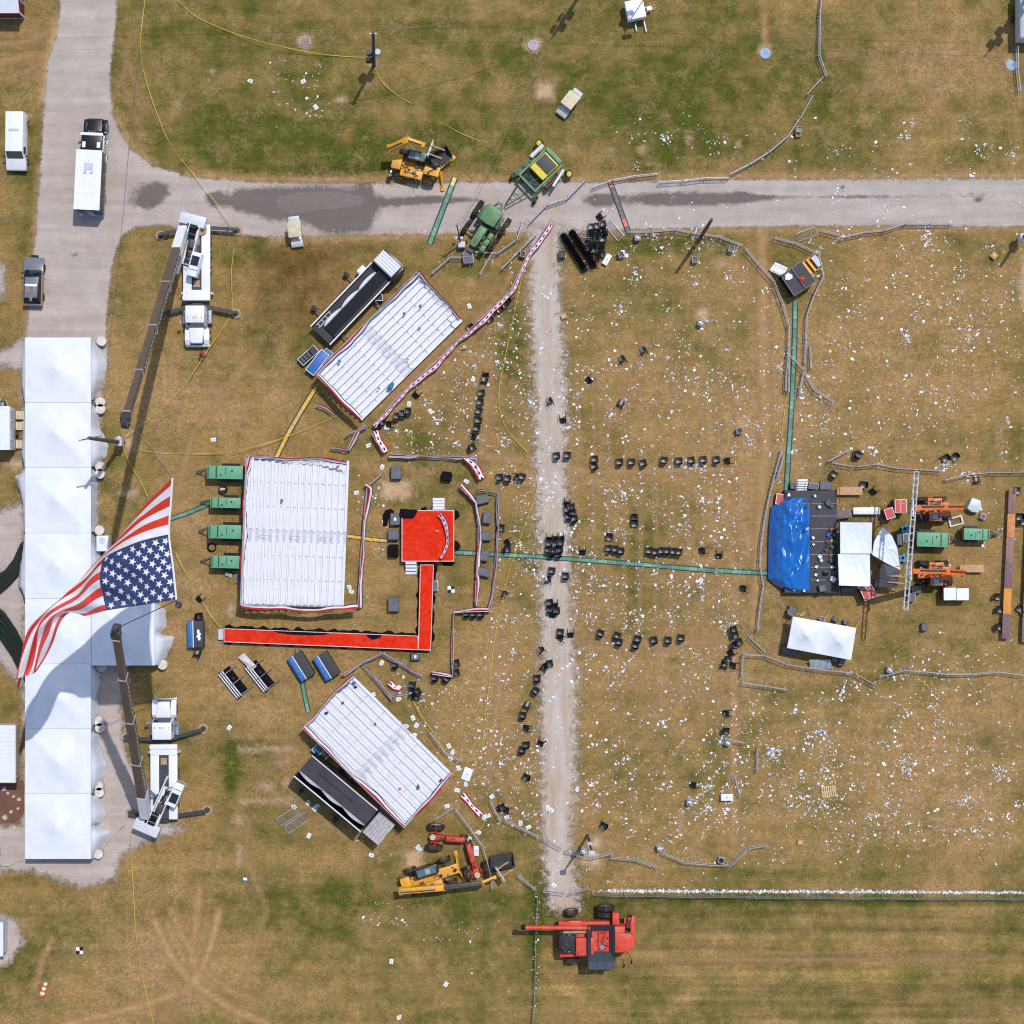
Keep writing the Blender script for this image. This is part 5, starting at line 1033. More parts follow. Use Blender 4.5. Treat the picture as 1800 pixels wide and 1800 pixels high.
def telehandler(label, rear, front, boom, head, w=2.2, m=yellow, group=None, fork=True, cab=1, bucket=None, legs=()):
    T, L = veh('telehandler', label, 'telehandler', rear, front, 1.2, group); h = L/2
    inv = (Matrix.Translation(T.location) @ Matrix.Rotation(T.rotation_euler.z, 4, 'Z')).inverted(); lo = lambda x, y, z: inv @ W(x, y, z)
    MB().bx(-h, h, -.5, .5, .6, 1.2).to('chassis', m, T, bevel=.05)
    MB().bx(-h+.8, h-1.2, -cab*.55-.55, -cab*.55+.5 if cab < 0 else -.05, .8, 1.7).to('engine_cover', m, T, bevel=.07) if False else MB().bx(-h*.6, h*.35, -cab*w*.5, -cab*w*.18, .75, 1.75).to('engine_cover', m, T, bevel=.07)
    MB().bx(-h*.15, h*.2, -cab*w*.52, -cab*w*.5, .9, 1.5).to('side_panel', black, T)
    c = MB().bx(-h*.45, h*.35, cab*w*.14, cab*w*.52, .8, 2.5).to('cab', m if m is orange else black, T, bevel=.08)
    MB().bx(-h*.38, h*.28, cab*w*.18, cab*w*.48, 2.5, 2.53).to('roof_window', mat('cab_window', '#5d7076', .15), c); MB().bx(h*.35, h*.37, cab*w*.18, cab*w*.48, 1.4, 2.3).to('windscreen', glass, c)
    for k in range(5): MB().bx(h*.0+k*.1-.25, h*.0+k*.1-.2, cab*w*.22, cab*w*.44, 2.53, 2.56).to('roof_bar', greybox, c)
    for x in (-h*.62, h*.62):
        for sg in (-1, 1): wheel(T, x, sg*w*.48, .62, .42, m if m is yellow else mat('rim_grey', '#8d867c', .5), lugs=16)
    MB().bx(-h-.1, -h+.9, -w*.3, w*.3, .7, 1.8).to('rear_body', m, T, bevel=.08)
    pts = [lo(*p) for p in boom]
    for i, (a, b_) in enumerate(zip(pts[:-1], pts[1:])):
        d = b_-a; hw = (.3, .24, .18)[min(i, 2)]; u = Vector((0, 0, 1)); s_ = d.cross(u).normalized(); u2 = s_.cross(d).normalized(); mm = m if i != 1 or len(pts) < 4 else mat('boom_inner', '#4b4138', .5)
        o = MB(); o.box(a+d/2, (d.length, hw*2, hw*2.2), Matrix((d.normalized(), u2.cross(d.normalized()), u2)).transposed().to_euler()); o = o.to('boom_section', mm, T, bevel=.04)
        MB().cyl(a-s_*(hw+.1), a+s_*(hw+.1), .2, n=10).to('pivot', m, o, smooth=True)
        MB().cyl(a+u2*hw*1.4+s_*.1, a+d*.8+u2*hw*1.4+s_*.1, .07, n=8).to('hose_track', dsteel, o)
    MB().cyl(lo(*boom[0])+Vector((1.0, 0, -.5)), pts[0].lerp(pts[1], .5), .1, n=8).to('lift_cylinder', chrome, T)
    if head:
        q = lo(*head); dx = (q-pts[-1]); rz = math.atan2(dx.y, dx.x) if dx.length > .1 else 0
        R = Matrix.Rotation(rz, 3, 'Z'); g_ = MB()
        for z in (.0, .45, .9): g_.box(q+R @ Vector((0, 0, z-.2)), (.1, 1.7, .12), (0, 0, rz))
        for y in (-.8, -.3, .3, .8): g_.box(q+R @ Vector((0, y, .25)), (.12, .1, 1.2), (0, 0, rz))
        car = g_.to('fork_carriage', steel, T)
        for y in (-.45, .45): MB().box(q+R @ Vector((.7, y, -.3)), (1.3, .14, .06), (0, 0, rz)).to('fork', mattan, car)
    if bucket:
        (bx_, by_, bz), blen, brot = bucket; q = lo(bx_, by_, bz); R = Matrix.Rotation(brot-T.rotation_euler.z, 4, 'Z'); o = MB()
        prof = [(-.55, .9), (-.75, .3), (-.6, -.1), (-.1, -.3), (.75, -.3), (.75, -.24), (-.08, -.22), (-.5, -.04), (-.62, .3), (-.45, .9)]
        o.side(prof, -blen/2, blen/2); o.side([(-.5, .85), (-.7, .3), (-.1, -.28), (.7, -.28), (.1, .7)], -blen/2-.03, -blen/2+.03); o.side([(-.5, .85), (-.7, .3), (-.1, -.28), (.7, -.28), (.1, .7)], blen/2-.03, blen/2+.03)
        o = o.to('bucket', mat('bucket_black', '#2a2625', .6), T); o.matrix_local = Matrix.Translation(q) @ R
        for i in range(7): MB().bx(.72, .9, -blen/2+.1+i*(blen-.2)/6-.05, -blen/2+.1+i*(blen-.2)/6+.05, -.3, -.24).to('bucket_tooth', dsteel, o)
    clutter(T, -h, h*.9, -w*.45, w*.45, 1.45, 34, int(h*100)+len(boom))
    clutter(T, -h*.5, h*.3, -cab*w*.48, -cab*w*.2, 1.76, 8, 5)
    for (x0, y0, z0), (x1, y1, z1) in legs:
        a, b_ = lo(x0, y0, z0), lo(x1, y1, z1); d = b_-a; o = MB(); o.tube([a, b_], .13, 6); o = o.to('stabiliser', m, T); MB().box(b_, (.55, .4, .12), (0, 0, math.atan2(d.y, d.x))).to('foot', m, o, bevel=.02)
    return T
telehandler('yellow telehandler with forks and black bucket above the gravel road', (692, 283), (772, 303), [(684, 261, 3.2), (717, 246, 4.6), (746, 256, 4.2)], (757, 262, 3.6), 2.6, yellow, None, cab=1, bucket=((773, 275, 1.6), 2.2, math.radians(-62)), legs=[((772, 297, 1.0), (796, 278, .2)), ((775, 301, 1.0), (778, 331, .2))])
telehandler('yellow telehandler with long boom stretched right beside the red tractors', (708, 1556), (806, 1526), [(704, 1566, 2.9), (780, 1560, 2.8), (848, 1552, 2.6), (872, 1541, 2.2)], (879, 1535, 1.8), 2.5, yellow, None, cab=1, bucket=((883, 1515, .6), 2.4, math.radians(102)), legs=[((806, 1528, 1.0), (801, 1500, .2)), ((808, 1532, 1.0), (817, 1548, .2))])
telehandler('orange telehandler behind the right stage, upper of two holding the truss', (1665, 895), (1612, 896), [(1689, 892, 2.6), (1655, 892, 5.5), (1606, 893, 9.3)], (1603, 893, 9.3), 2.3, orange, 'orange telehandlers holding the truss', cab=1)
telehandler('orange telehandler behind the right stage, lower of two holding the truss', (1668, 1008), (1614, 1008), [(1692, 1007, 2.6), (1658, 1005, 5.5), (1602, 1004, 9.3)], (1599, 1004, 9.3), 2.3, orange, 'orange telehandlers holding the truss', cab=1)
# combine harvester
c = W(1046, 1652, 2.6); T = thing('combine_harvester', 'red combine harvester with long unloading auger below the fence', 'combine', (c.x, c.y, 0), .01); T.scale = (.9, .9, .95)
MB().bx(-4.0, 3.4, -1.5, 1.5, .9, 2.9).to('body', cred, T, bevel=.08)
MB().bx(-4.1, 1.7, 1.51, 2.0, 1.2, 2.6).to('side_shield', cred, T, bevel=.08); MB().bx(-2.9, -1.6, 2.0, 2.02, 2.2, 2.4).to('side_decal', white, T)
MB().bx(-4.0, 1.7, -2.0, -1.51, 1.2, 2.5).to('side_shield', cred, T, bevel=.08)
MB().bx(-3.95, -2.1, -1.45, 1.2, 2.9, 3.15).to('rear_deck', mat('engine_deck', '#23272d', .6), T, bevel=.04)
MB().bx(-2.2, -.2, -1.6, .4, 2.9, 3.55).to('engine_cover', cred, T, bevel=.06)
for k in range(4): MB().bx(-1.5+k*.28, -1.46+k*.28, -.3, .38, 3.55, 3.57).to('cover_rib', dred, T)
MB().cyl((-3.6, 1.0, 3.2), (-1.0, 1.0, 3.25), .16, n=10).to('exhaust_pipe', mat('burnished_pipe', '#d9c9a0', .3, .6), T, smooth=True)
wl = MB(); zt, zb = 4.1, 3.0; O = [(-.9, -2.1), (2.2, -2.1), (2.2, 2.0), (-.9, 2.0)]; I = [(-.35, -1.2), (1.65, -1.2), (1.65, 1.15), (-.35, 1.15)]
for i in range(4):
    j = (i+1) % 4; o = MB().add([I[i]+(zb+.35,), I[j]+(zb+.35,), O[j]+(zt,), O[i]+(zt,), I[i]+(zb+.29,), I[j]+(zb+.29,), O[j]+(zt-.06,), O[i]+(zt-.06,)], [(0, 1, 2, 3), (7, 6, 5, 4), (0, 4, 5, 1), (1, 5, 6, 2), (2, 6, 7, 3), (3, 7, 4, 0)]).to('tank_flap', mat('tank_rubber', '#3a4046', .6), T)
for k in range(3): MB().box((-.35+k*1.0, -2.6, 4.0), (.96, .95, .05), (.12, 0, 0)).to('tank_lid', mat('lid_slate', '#4c525b', .5), T)
MB().bx(-.35, 1.65, -1.2, 1.15, 2.92, 2.98).to('tank_floor', cred, T); MB().bx(-.4, -.35, -1.25, 1.2, 2.9, 3.36).bx(1.65, 1.7, -1.25, 1.2, 2.9, 3.36).bx(-.35, 1.65, -1.25, -1.2, 2.9, 3.36).bx(-.35, 1.65, 1.15, 1.2, 2.9, 3.36).to('tank_wall', cred, T)
MB().cyl((.5, 1.1, 3.1), (.45, -.9, 3.1), .14, n=10).cyl((1.2, 1.0, 3.2), (.9, -.2, 3.3), .12, n=10).to('tank_auger', cred, T, smooth=True); MB().cyl((.75, -.7, 2.98), (.75, -.7, 3.4), .3, n=12).to('gear_head', chrome, T, smooth=True)
MB().bx(1.7, 1.75, -1.0, 1.0, 3.0, 3.02).to('seam', black, T)
MB().cyl((-7.9, 1.68, 3.7), (-.6, 1.55, 3.7), .25, n=16).to('unloading_auger', cred, T, smooth=True); MB().cyl((-8.3, 1.7, 3.5), (-7.9, 1.68, 3.65), .34, .27, n=14).to('auger_spout', black, T, smooth=True)
clutter(T, -3.8, -2.2, -1.3, 1.4, 3.12, 26, 8); clutter(T, 1.8, 3.8, .9, 2.2, 1.6, 18, 9); clutter(T, -.3, 1.6, -1.1, 1.1, 2.99, 16, 10)
cb = MB().prism([(2.2, -1.15), (3.9, -1.15), (4.2, -.6), (4.3, 0), (4.2, .5), (3.8, .85), (2.2, .85)], 1.6, 3.4, sc=.98).to('cab', glass, T); MB().prism([(2.1, -1.3), (3.8, -1.3), (4.3, -.9), (4.5, -.2), (4.4, .4), (4.0, .9), (2.1, .95)], 3.4, 3.62, sc=.96).to('cab_roof', cred, T, bevel=.08)
MB().bx(2.0, 2.75, 1.6, 3.0, 1.3, 2.6).to('ladder_housing', cred, T, bevel=.06)
MB().bx(4.1, 4.6, -.9, 2.4, .7, 1.6).bx(3.4, 4.2, 1.0, 2.2, 1.0, 1.5).to('feeder_house', cred, T, bevel=.05)
for k in range(3): MB().bx(3.6+k*.2, 3.7+k*.2, .9, 2.0, 1.5, 1.55).to('feeder_slat', black, T)
for sg in (-1, 1):
    wheel(T, 1.3, sg*2.55, 1.0, .55, chrome, lugs=20); wheel(T, 1.3, sg*3.25, 1.0, .55, chrome, lugs=20); wheel(T, -2.6, sg*2.75, .75, .6, chrome, lugs=18)
    MB().tube([(3.6, sg*1.3, 2.6), (4.1, sg*2.2, 2.8), (4.1, sg*2.5, 2.8)], .03).bx(4.0, 4.2, sg*2.6-.15, sg*2.6+.15, 2.5, 3.0).to('mirror', black, T)
# ------------------------------------------------------------------ right stage
a, b = W(1379, 862, 1.2), W(1471, 1042, 1.2); c = (a+b)/2
T = thing('black_stage', 'large black stage deck on the right partly under a blue tarp', 'stage', (c.x, c.y, 0)); hx, hy = (b.x-a.x)/2, (a.y-b.y)/2
for i in range(2):
    for j in range(8): MB().bx(-hx+i*hx+.012, -hx+(i+1)*hx-.012, hy-(j+1)*hy/4+.012, hy-j*hy/4-.012, 1.1, 1.2).to('deck_panel', deck, T)
    for j in range(1, 8): MB().bx(-hx+i*hx+.02, -hx+(i+1)*hx-.02, hy-j*hy/4-.012, hy-j*hy/4+.012, 1.1, 1.206).to('seam_strip', greybox, T)
MB().bx(-hx, hx, -hy, hy, .02, 1.09).to('skirt', blackcloth, T)
for y in (-hy*.9, -hy*.3, hy*.3, hy*.9): MB().tube([(hx+.1, y-.8, 1.2), (hx+.1, y-.8, 2.2), (hx+.1, y+.8, 2.2), (hx+.1, y+.8, 1.2)], .03).to('guard_rail', dsteel, T)
tp = [(1387, 875), (1398, 880), (1410, 883), (1420, 876), (1424, 892), (1423, 960), (1424, 1036), (1404, 1037), (1380, 1035), (1366, 1026), (1352, 1018), (1353, 970), (1354, 927), (1358, 891), (1372, 886)]
tz = [2.3, 2.3, 1.9, 1.5, 1.35, 1.3, 1.3, 1.3, 1.2, .7, .35, .5, .6, .5, 1.3]
cen = W(1392, 950, 2.4); org = Vector((cen.x, cen.y, 0)); tarp = mat('blue_tarp', '#0d68bb', .24, var=.08, scale=.8, coat=.3, spec=.7)
def tarpf(u, v):
    y = 874+164*v; lx = float(np.interp(y, [874, 880, 891, 927, 970, 1018, 1030, 1038], [1386, 1372, 1358, 1354, 1353, 1352, 1366, 1384])); rx = float(np.interp(y, [874, 884, 892, 1038], [1418, 1412, 1424, 1424]))
    if v == 0: y += 6*abs(math.sin(u*5))
    base = float(np.interp(u, [0, .12, .3, .5, .75, 1], [.45, 1.0, 2.0, 2.25, 1.7, 1.27])); env = math.sin(PI*min(max(u, .0), 1))**.5*math.sin(PI*min(max(v, .02), .98))**.35
    base = 1.25+(base-1.25)*(.25+.75*math.sin(PI*v)**.4) if u > .2 else base
    a1 = math.atan2(v-.26, (u-.5)*.5); d1 = math.hypot(v-.26, (u-.5)*.5); ph = u*13+2.6*math.sin(v*5.1+1)+1.3*math.sin(v*11+u*7); z = base+env*(.13*math.sin(ph)+.1*math.sin(a1*9+d1*5)*min(1, d1*4)+.07*math.sin(ph*1.7+v*13+a1*3)+.05*abs(math.sin(u*23+v*9+2*math.sin(v*17)))+.035*math.sin(u*31-v*37+3*math.sin(u*8)))
    z += env*(.45*math.exp(-((u-.42)/.13)**2-((v-.13)/.09)**2)-.35*math.exp(-((u-.5)/.06)**2-((v-.24)/.04)**2)+.3*math.exp(-((u-.78)/.1)**2-((v-.22)/.12)**2)-.3*math.exp(-((u-.68)/.05)**2-((v-.38)/.04)**2)+.25*math.exp(-((u-.6)/.15)**2-((v-.48)/.08)**2))
    p = W(lx+(rx-lx)*u, y, 1.4); return Vector((p.x, p.y, max(z, .2 if u < .2 else 1.24)))-org
o = MB().grid(tarpf, 60, 160).to('tarp_sheet', tarp, None, smooth=True, ang=80); o.location = org; o.name = 'blue_tarp'; o.data.name = 'blue_tarp'
tag(o, 'crumpled shiny blue tarp thrown over gear on the left half of the black stage', 'tarp')
def canopy(label, q4, zs, name='canopy'):
    P = [W(x, y, z) for (x, y), z in zip(q4, zs)]; o = sum(P, Vector())/4; o.z = 0; T = thing(name, label, 'canopy', o)
    def fn(u, v):
        p = P[0].lerp(P[1], u).lerp(P[3].lerp(P[2], u), v); p.z += -.14*math.sin(PI*u)*math.sin(PI*v)+.02*math.sin(u*25+v*9)*math.sin(v*17); return p-o
    MB().grid(fn, 24, 24).to('sheet', mat('canopy_white', '#dfe5ee', .45, var=.03), T, smooth=True, solid=.02)
    for p in P: MB().cyl((p.x-o.x, p.y-o.y, 0), (p.x-o.x, p.y-o.y, p.z-.04), .05, n=8).to('leg', dsteel, T)
    for i in range(4): MB().tube([P[i]-o-Vector((0, 0, .05)), P[(i+1) % 4]-o-Vector((0, 0, .05))], .04).to('frame_bar', dsteel, T)
    return T
canopy('flat white canopy right of the black stage, upper of two', [(1477, 918), (1533, 918.5), (1532, 973), (1477, 973)], (3.2, 3.2, 3.0, 3.0)); canopy('flat white canopy right of the black stage, lower of two', [(1473, 974), (1529, 974.5), (1530, 1031), (1475, 1029)], (2.9, 2.9, 3.1, 3.1))
P = [W(1552, 926, 3.0), W(1537, 950, 3.1), W(1533, 975, 3.1), W(1558, 990, 2.7), W(1583, 1002, 1.8), W(1577, 962, 2.5), W(1568, 942, 2.8)]; c = sum(P, Vector())/7; og = Vector((c.x, c.y, 0)); pl = [tuple(p) for p in P+[P[0]]]
T = thing('loose_canopy', 'loose white sheet stretched to a point above the dark grey awning', 'canopy', og)
def lf(u, v):
    e = Vector(poly_at(pl, u)); q = c.lerp(e, v); q.z += .05*math.sin(u*44)*v*(1-v)*4; return q-og
MB().grid(lf, 70, 12).to('sheet', mat('canopy_white', '#dfe5ee', .45, var=.03), T, smooth=True)
for p in (P[0], P[2], P[4]): MB().cyl((p.x-og.x, p.y-og.y, 0), p-og, .05, n=8).to('pole', dsteel, T)
c = W(1560, 1010, 2.2); T = thing('grey_awning', 'dark grey sloping awning right of the white canopies', 'awning', (c.x, c.y, 0), -.08)
MB().add([(-1.2, -1.35, 2.0), (1.15, -1.3, 1.9), (1.25, .6, 2.1), (-.6, 1.3, 2.3), (-.2, .1, 2.75), (-1.2, -1.35, 1.95), (1.15, -1.3, 1.85), (1.25, .6, 2.05), (-.6, 1.3, 2.25)], [(0, 1, 4), (1, 2, 4), (2, 3, 4), (3, 0, 4), (8, 7, 6, 5), (0, 5, 6, 1), (1, 6, 7, 2), (2, 7, 8, 3), (3, 8, 5, 0)]).to('cover', mat('awning_grey', '#55525a', .7), T)
for p in ((-1.1, -1.25), (1.05, -1.2), (1.1, .5), (-.5, 1.1)): MB().cyl((p[0], p[1], 0), (p[0], p[1], 1.9), .05, n=8).to('leg', dsteel, T)
for y in (-.1, -.75): MB().bx(.0, 1.9, y-.06, y+.06, 2.42, 2.5).to('wood_bar', mattan, T)
# truss
a, b = W(1611, 829, 9.8), W(1592, 1071, 9.8); d = b-a; n = 20; c = (a+b)/2
T = thing('lighting_truss', 'long silver lattice truss held high by the two orange telehandlers', 'truss', (c.x, c.y, 0), math.atan2(d.y, d.x)); h = d.length/2; w = .2
for y in (-w, w):
    for z in (9.6, 10.0): MB().tube([(-h, y, z), (h, y, z)], .04, 6).to('chord', mat('truss_silver', '#d2d4da', .45, .1), T)
for k in range(n+1):
    x = -h+2*h*k/n; m = MB(); m.tube([(x, -w, 10.0), (x, w, 10.0)], .03).tube([(x, -w, 9.6), (x, w, 9.6)], .03)
    if k < n: m.tube([(x, -w, 9.6), (x+2*h/n, -w, 10.0)], .025).tube([(x, w, 9.6), (x+2*h/n, w, 10.0)], .025)
    m.to('lacing', mat('truss_silver', '#d2d4da', .45, .1), T)
# cases, tables and bits around the right stage
def table(label, x0, y0, x1, y1, z=.75, rot=0, m=wood, group=None, legs=True):
    c = W((x0+x1)/2, (y0+y1)/2, z); w, d = (x1-x0)/S*(1-z/H), (y1-y0)/S*(1-z/H); T = thing('folding_table', label, 'table', (c.x, c.y, 0), math.radians(rot), group)
    MB().bx(-w/2, w/2, -d/2, d/2, z-.05, z).to('top', m, T, bevel=.01)
    for sx in (-1, 1):
        for sy in (-1, 1): MB().cyl((sx*(w/2-.15), sy*(d/2-.1), 0), (sx*(w/2-.15), sy*(d/2-.1), z-.05), .025, n=6).to('leg', dsteel, T)
    return T
def lidbox(label, x0, y0, x1, y1, z, rot, body, top, group=None, cross=True, name='red_case'):
    c = W((x0+x1)/2, (y0+y1)/2, z); w, d = (x1-x0)/S*(1-z/H), (y1-y0)/S*(1-z/H); T = thing(name, label, 'case', (c.x, c.y, 0), math.radians(rot), group)
    MB().bx(-w/2, w/2, -d/2, d/2, .1, z-.03).to('body', body, T, bevel=.02); MB().bx(-w/2, w/2, -d/2, d/2, z-.028, z).to('rim', white, T)
    xs_ = ((-w/2+.06, -.025), (.025, w/2-.06)) if cross else ((-w/2+.06, w/2-.06),)
    for x0_, x1_ in xs_: MB().bx(x0_, x1_, -d/2+.06, d/2-.06, z, z+.012).to('lid_panel', top, T)
    for sx in (-1, 1):
        for sy in (-1, 1): MB().cyl((sx*(w/2-.12), sy*(d/2-.12), 0), (sx*(w/2-.12), sy*(d/2-.12), .1), .06, n=8).to('caster', dsteel, T)
dr_ = mat('case_dark_red', '#6e1717', .5)
lidbox('large red topped case with white edges left of the upper orange telehandler', 1573, 878, 1594, 901, 1.9, 1, dr_, saltred, 'red cases at the right stage')
lidbox('tall narrow red topped case tilted beside the large red case', 1556, 893, 1572, 912, 1.7, 17, dr_, saltred, 'red cases at the right stage', False)
lidbox('red topped case turned askew below the lower white canopy', 1515, 1031, 1538, 1053, 1.7, 24, dr_, saltred, 'red cases at the right stage')
lidbox('red case with pale lettering at the upper left corner of the black stage', 1364, 868, 1379, 887, .9, -8, dr_, saltred, 'red cases at the right stage', False)
lidbox('white topped double case below the lower orange telehandler, left half', 1659, 1033, 1680.5, 1055, 1.8, 1, dr_, white, None, False, 'white_case'); lidbox('white topped double case below the lower orange telehandler, right half', 1681.5, 1034, 1703, 1055, 1.8, 1, dr_, white, None, False, 'white_case')
table('tan table with litter above the black stage', 1472, 856, 1516, 870); table('bare tan table right of the lower orange telehandler', 1687, 993, 1730, 1006)
table('long white table above the upper white canopy', 1500, 892, 1547, 904, .9, 0, white); table('grey trimmed work table at the right edge of the black stage', 1470, 896, 1497, 911, .9, 8, mat('table_grey', '#7a6d68', .7))
for i, (y0, y1, m_, nm) in enumerate([(858, 903, woodd, 'brown'), (903.5, 945, mat('table_apricot', '#d58a52', .7), 'apricot'), (945.5, 990, mat('table_brown2', '#99766a', .75), 'brown'), (990.5, 1034, mat('table_plum', '#7f6068', .75), 'plum brown'), (1034.5, 1079, woodo, 'bright orange'), (1079.5, 1123, mat('table_plum', '#7f6068', .75), 'plum brown')]):
    x = 1779-(y0+y1-1761)/2/265*13+.5
    table(f'{nm} topped table, {ORD[i]} from the top in the long row near the right edge', x-6.8, y0, x+6.8, y1, .8, -2.5, m_, 'tables in the long row at right')
    table(f'brown topped table, {ORD[i]} from the top in the row cut by the right edge', x+28, y0+6, x+41, y1+6, .8, -2.5, woodd, 'tables in the row at the right edge')
gs = 'gear round the right stage'
for lb, x0, y0, x1, y1, z, r, m_ in [('grey capped case above the black stage', 1441, 847, 1462, 861, .9, 0, spk), ('small white rimmed case above the black stage', 1422, 849, 1439, 860, .8, -6, greybox), ('black cart at the upper left corner of the black stage', 1389, 848, 1400, 860, .8, 0, black), ('black flight case below the lower white canopy', 1478, 1032, 1505, 1042, .9, 2, black), ('dark case between canopy and telehandler', 1577, 938, 1589, 958, .9, 4, spk), ('white cooler on the dark case by the truss', 1588, 938, 1597, 953, 1.3, 2, white), ('black box under the lower telehandler', 1602, 1030, 1620, 1043, 1.0, 3, black), ('blue grey open crate at the truss end', 1597, 1043, 1610, 1057, .9, 0, greybox), ('white cooler right of the wrapped pallet', 1724, 903, 1733, 913, .6, -20, white), ('grey case at the lower end of the stage deck', 1440, 1028, 1452, 1040, 1.9, 14, spk), ('small dark box on grass below the right stage', 1620, 1096, 1630, 1109, .7, 0, spk), ('dark rimmed white box left of the white tent', 1385, 1067, 1400, 1083, 1.2, -20, deck), ('white box above the white tent', 1441, 1084, 1450, 1091, .8, 0, greybox), ('dark speaker above the white tent', 1464, 1084, 1474, 1093, .7, -30, spk), ('black speaker right above the white tent', 1482, 1090, 1490, 1098, .6, 0, black)]:
    case('equipment_box', lb, 'box', x0, y0, x1, y1, z, r, m_, gs)
rs = random.Random(5)
cnt_ = {}
for i, (x, y, m_, s_) in enumerate(sorted([(1386, 870, paper, .5), (1432, 872, paper, .4), (1455, 884, spk, .9), (1440, 891, paper, .5), (1461, 890, spk, .6), (1456, 940, blue, .6), (1461, 950, yellow, .5), (1455, 952, spk, .7), (1462, 962, spk, .6), (1459, 976, red, .4), (1441, 978, paper, .6), (1443, 985, greybox, .6), (1461, 985, spk, .7), (1435, 996, paper, .5), (1463, 997, paper, .5), (1466, 1006, spk, .7), (1451, 1007, black, .8), (1434, 1010, paper, .5), (1464, 1018, paper, .9), (1437, 1020, paper, .4), (1429, 945, white, .5), (1430, 957, paper, .4), (1396, 1037, paper, .3), (1413, 1038, paper, .4), (1470, 931, dsteel, .5), (1461, 930, orangeplastic, .4), (1419, 887, spk, .6), (1416, 929, greybox, .5), (1466, 940, teal, .5), (1452, 966, spk, .6)], key=lambda t: t[1])):
    p = W(x, y, 1.3 if x < 1472 else .2); s = s_*.55; T = thing('stage_item', '', 'gear', (p.x, p.y, 1.21 if x > 1424 or y < 880 or y > 1036 else 2.3), rs.uniform(0, 3), 'loose gear on the black deck')
    kd = 'white paper or box' if m_ in (paper, white, greybox) else ('dark piece of gear' if m_ in (spk, black, dsteel) else m_.name.split('_')[0]+' item'); cnt_[kd] = cnt_.get(kd, 0)+1; T['label'] = f'small {kd} on black deck, {ORD[cnt_[kd]-1]} from the top' if 'item' not in kd else f'small {kd} left on the black stage deck'; T['group'] = 'loose gear on the black deck'
    MB().box((0, 0, .15), (s*1.2, s, .3), (rs.uniform(-.2, .2), 0, 0)).to('body', m_, T, bevel=.04); MB().tube([(s*.3, 0, .3), (s*.7, s*.5, .35), (s*.9, s*.9, .02)], .03).to('strap', black if m_ is not black else spk, T)
c = W(1714, 889, 1.0); T = thing('wrapped_pallet', 'plastic wrapped pallet of water bottles right of the upper orange telehandler', 'pallet', (c.x, c.y, 0), -.35)
MB().bx(-.6, .6, -.65, .65, 0, .14).to('pallet', pallet, T); MB().prism([(-.7, -.55), (-.1, -.75), (.6, -.6), (.75, .1), (.4, .75), (-.6, .7)], .14, 1.0, sc=.93).to('wrapped_load', mat('clear_wrap', '#c8d6d4', .25, var=.15, scale=6, bump=.8, fine=9), T, bevel=.06)
c = W(1681, 916, .4); T = thing('lifting_cradle', 'empty grey steel frame lying below the wrapped pallet', 'frame', (c.x, c.y, 0), .25)
for s in (-1, 1): MB().bx(-.75, .75, s*.4-.07, s*.4+.07, 0, .3).to('rail', steel, T); MB().bx(s*.65-.08, s*.65+.08, -.33, .33, 0, .25).to('crossbar', steel, T)
for x, y, lb in ((1591, 930, 'blue plastic water jug pile on a chair beside the truss'), (1587, 981, 'teal plastic bag pile beside the truss')):
    c = W(x, y, .5); T = thing('jug_pile', lb, 'jugs', (c.x, c.y, 0))
    for k in range(5): MB().cyl((.3*math.cos(k*1.3), .3*math.sin(k*1.3), 0), (.3*math.cos(k*1.3), .3*math.sin(k*1.3), .5+.1*(k % 2)), .17, n=10).to('jug', mat('jug_blue', '#2f9ac0', .3), T, smooth=True)
# white stairs and black camera platform
def steps(label, x0, y0, x1, y1, z, rot, n=5):
    c = W((x0+x1)/2, (y0+y1)/2, z); w, d = (x1-x0)/S, (y1-y0)/S; T = thing('white_stairs', label, 'stairs', (c.x, c.y, 0), math.radians(rot))
    for k in range(n): MB().bx(-w/2+k*w/n, -w/2+(k+1)*w/n-.015, -d/2, d/2, z*(n-k)/n-.06, z*(n-k)/n).to('tread', white, T)
    for s in (-1, 1): MB().tube([(-w/2, s*(d/2+.03), z), (-w/2, s*(d/2+.03), z+.8), (w/2, s*(d/2+.03), .9), (w/2, s*(d/2+.03), 0)], .03).to('handrail', dsteel, T)
steps('white stairs at the upper left corner of the black stage', 1401, 843, 1421, 862, 1.2, -90); steps('white stairs on the left of the small black camera platform', 1358, 463, 1382, 481, 1.4, 145)
for lb, q4, z in (('black camera platform below the road, left and higher half', [(1372, 484), (1390.5, 473), (1415, 508), (1396, 520)], 1.9), ('black camera platform below the road, right half with red cloth', [(1391.5, 472), (1408, 459), (1434, 495), (1416.3, 507.5)], 2.1)):
    P = [W(x, y, z) for x, y in q4]; c = sum(P, Vector())/4; T = thing('camera_platform', lb, 'platform', (c.x, c.y, 0)); pl = [(p.x-c.x, p.y-c.y) for p in P][::-1]
    MB().prism(pl, z-.2, z).to('deck', deck, T); MB().prism([(x*.97, y*.97) for x, y in pl], .02, z-.2).to('skirt', blackcloth, T)
    for i in range(4):
        a, b = Vector(pl[i]+(z,)), Vector(pl[(i+1) % 4]+(z,)); d = b-a; MB().box((a+b)/2+Vector((0, 0, .0)), (d.length*.97, .05, .06), (0, 0, math.atan2(d.y, d.x))).to('edge_trim', mat('edge_tan', '#8d857a', .6), T)
c = W(1410, 491, 2.2); T = tag(MB().grid(lambda u, v: Vector((c.x+.33*v*math.cos(2*PI*u)*(1+.2*math.sin(6*u*PI)), c.y+.28*v*math.sin(2*PI*u), 2.13+.18*(1-v*v)+.04*math.sin(u*30)*v)), 30, 8).to('red_cloth', mat('cloth_red', '#d33a2c', .8), smooth=True), 'bunched red cloth lying on the black camera platform', 'cloth')
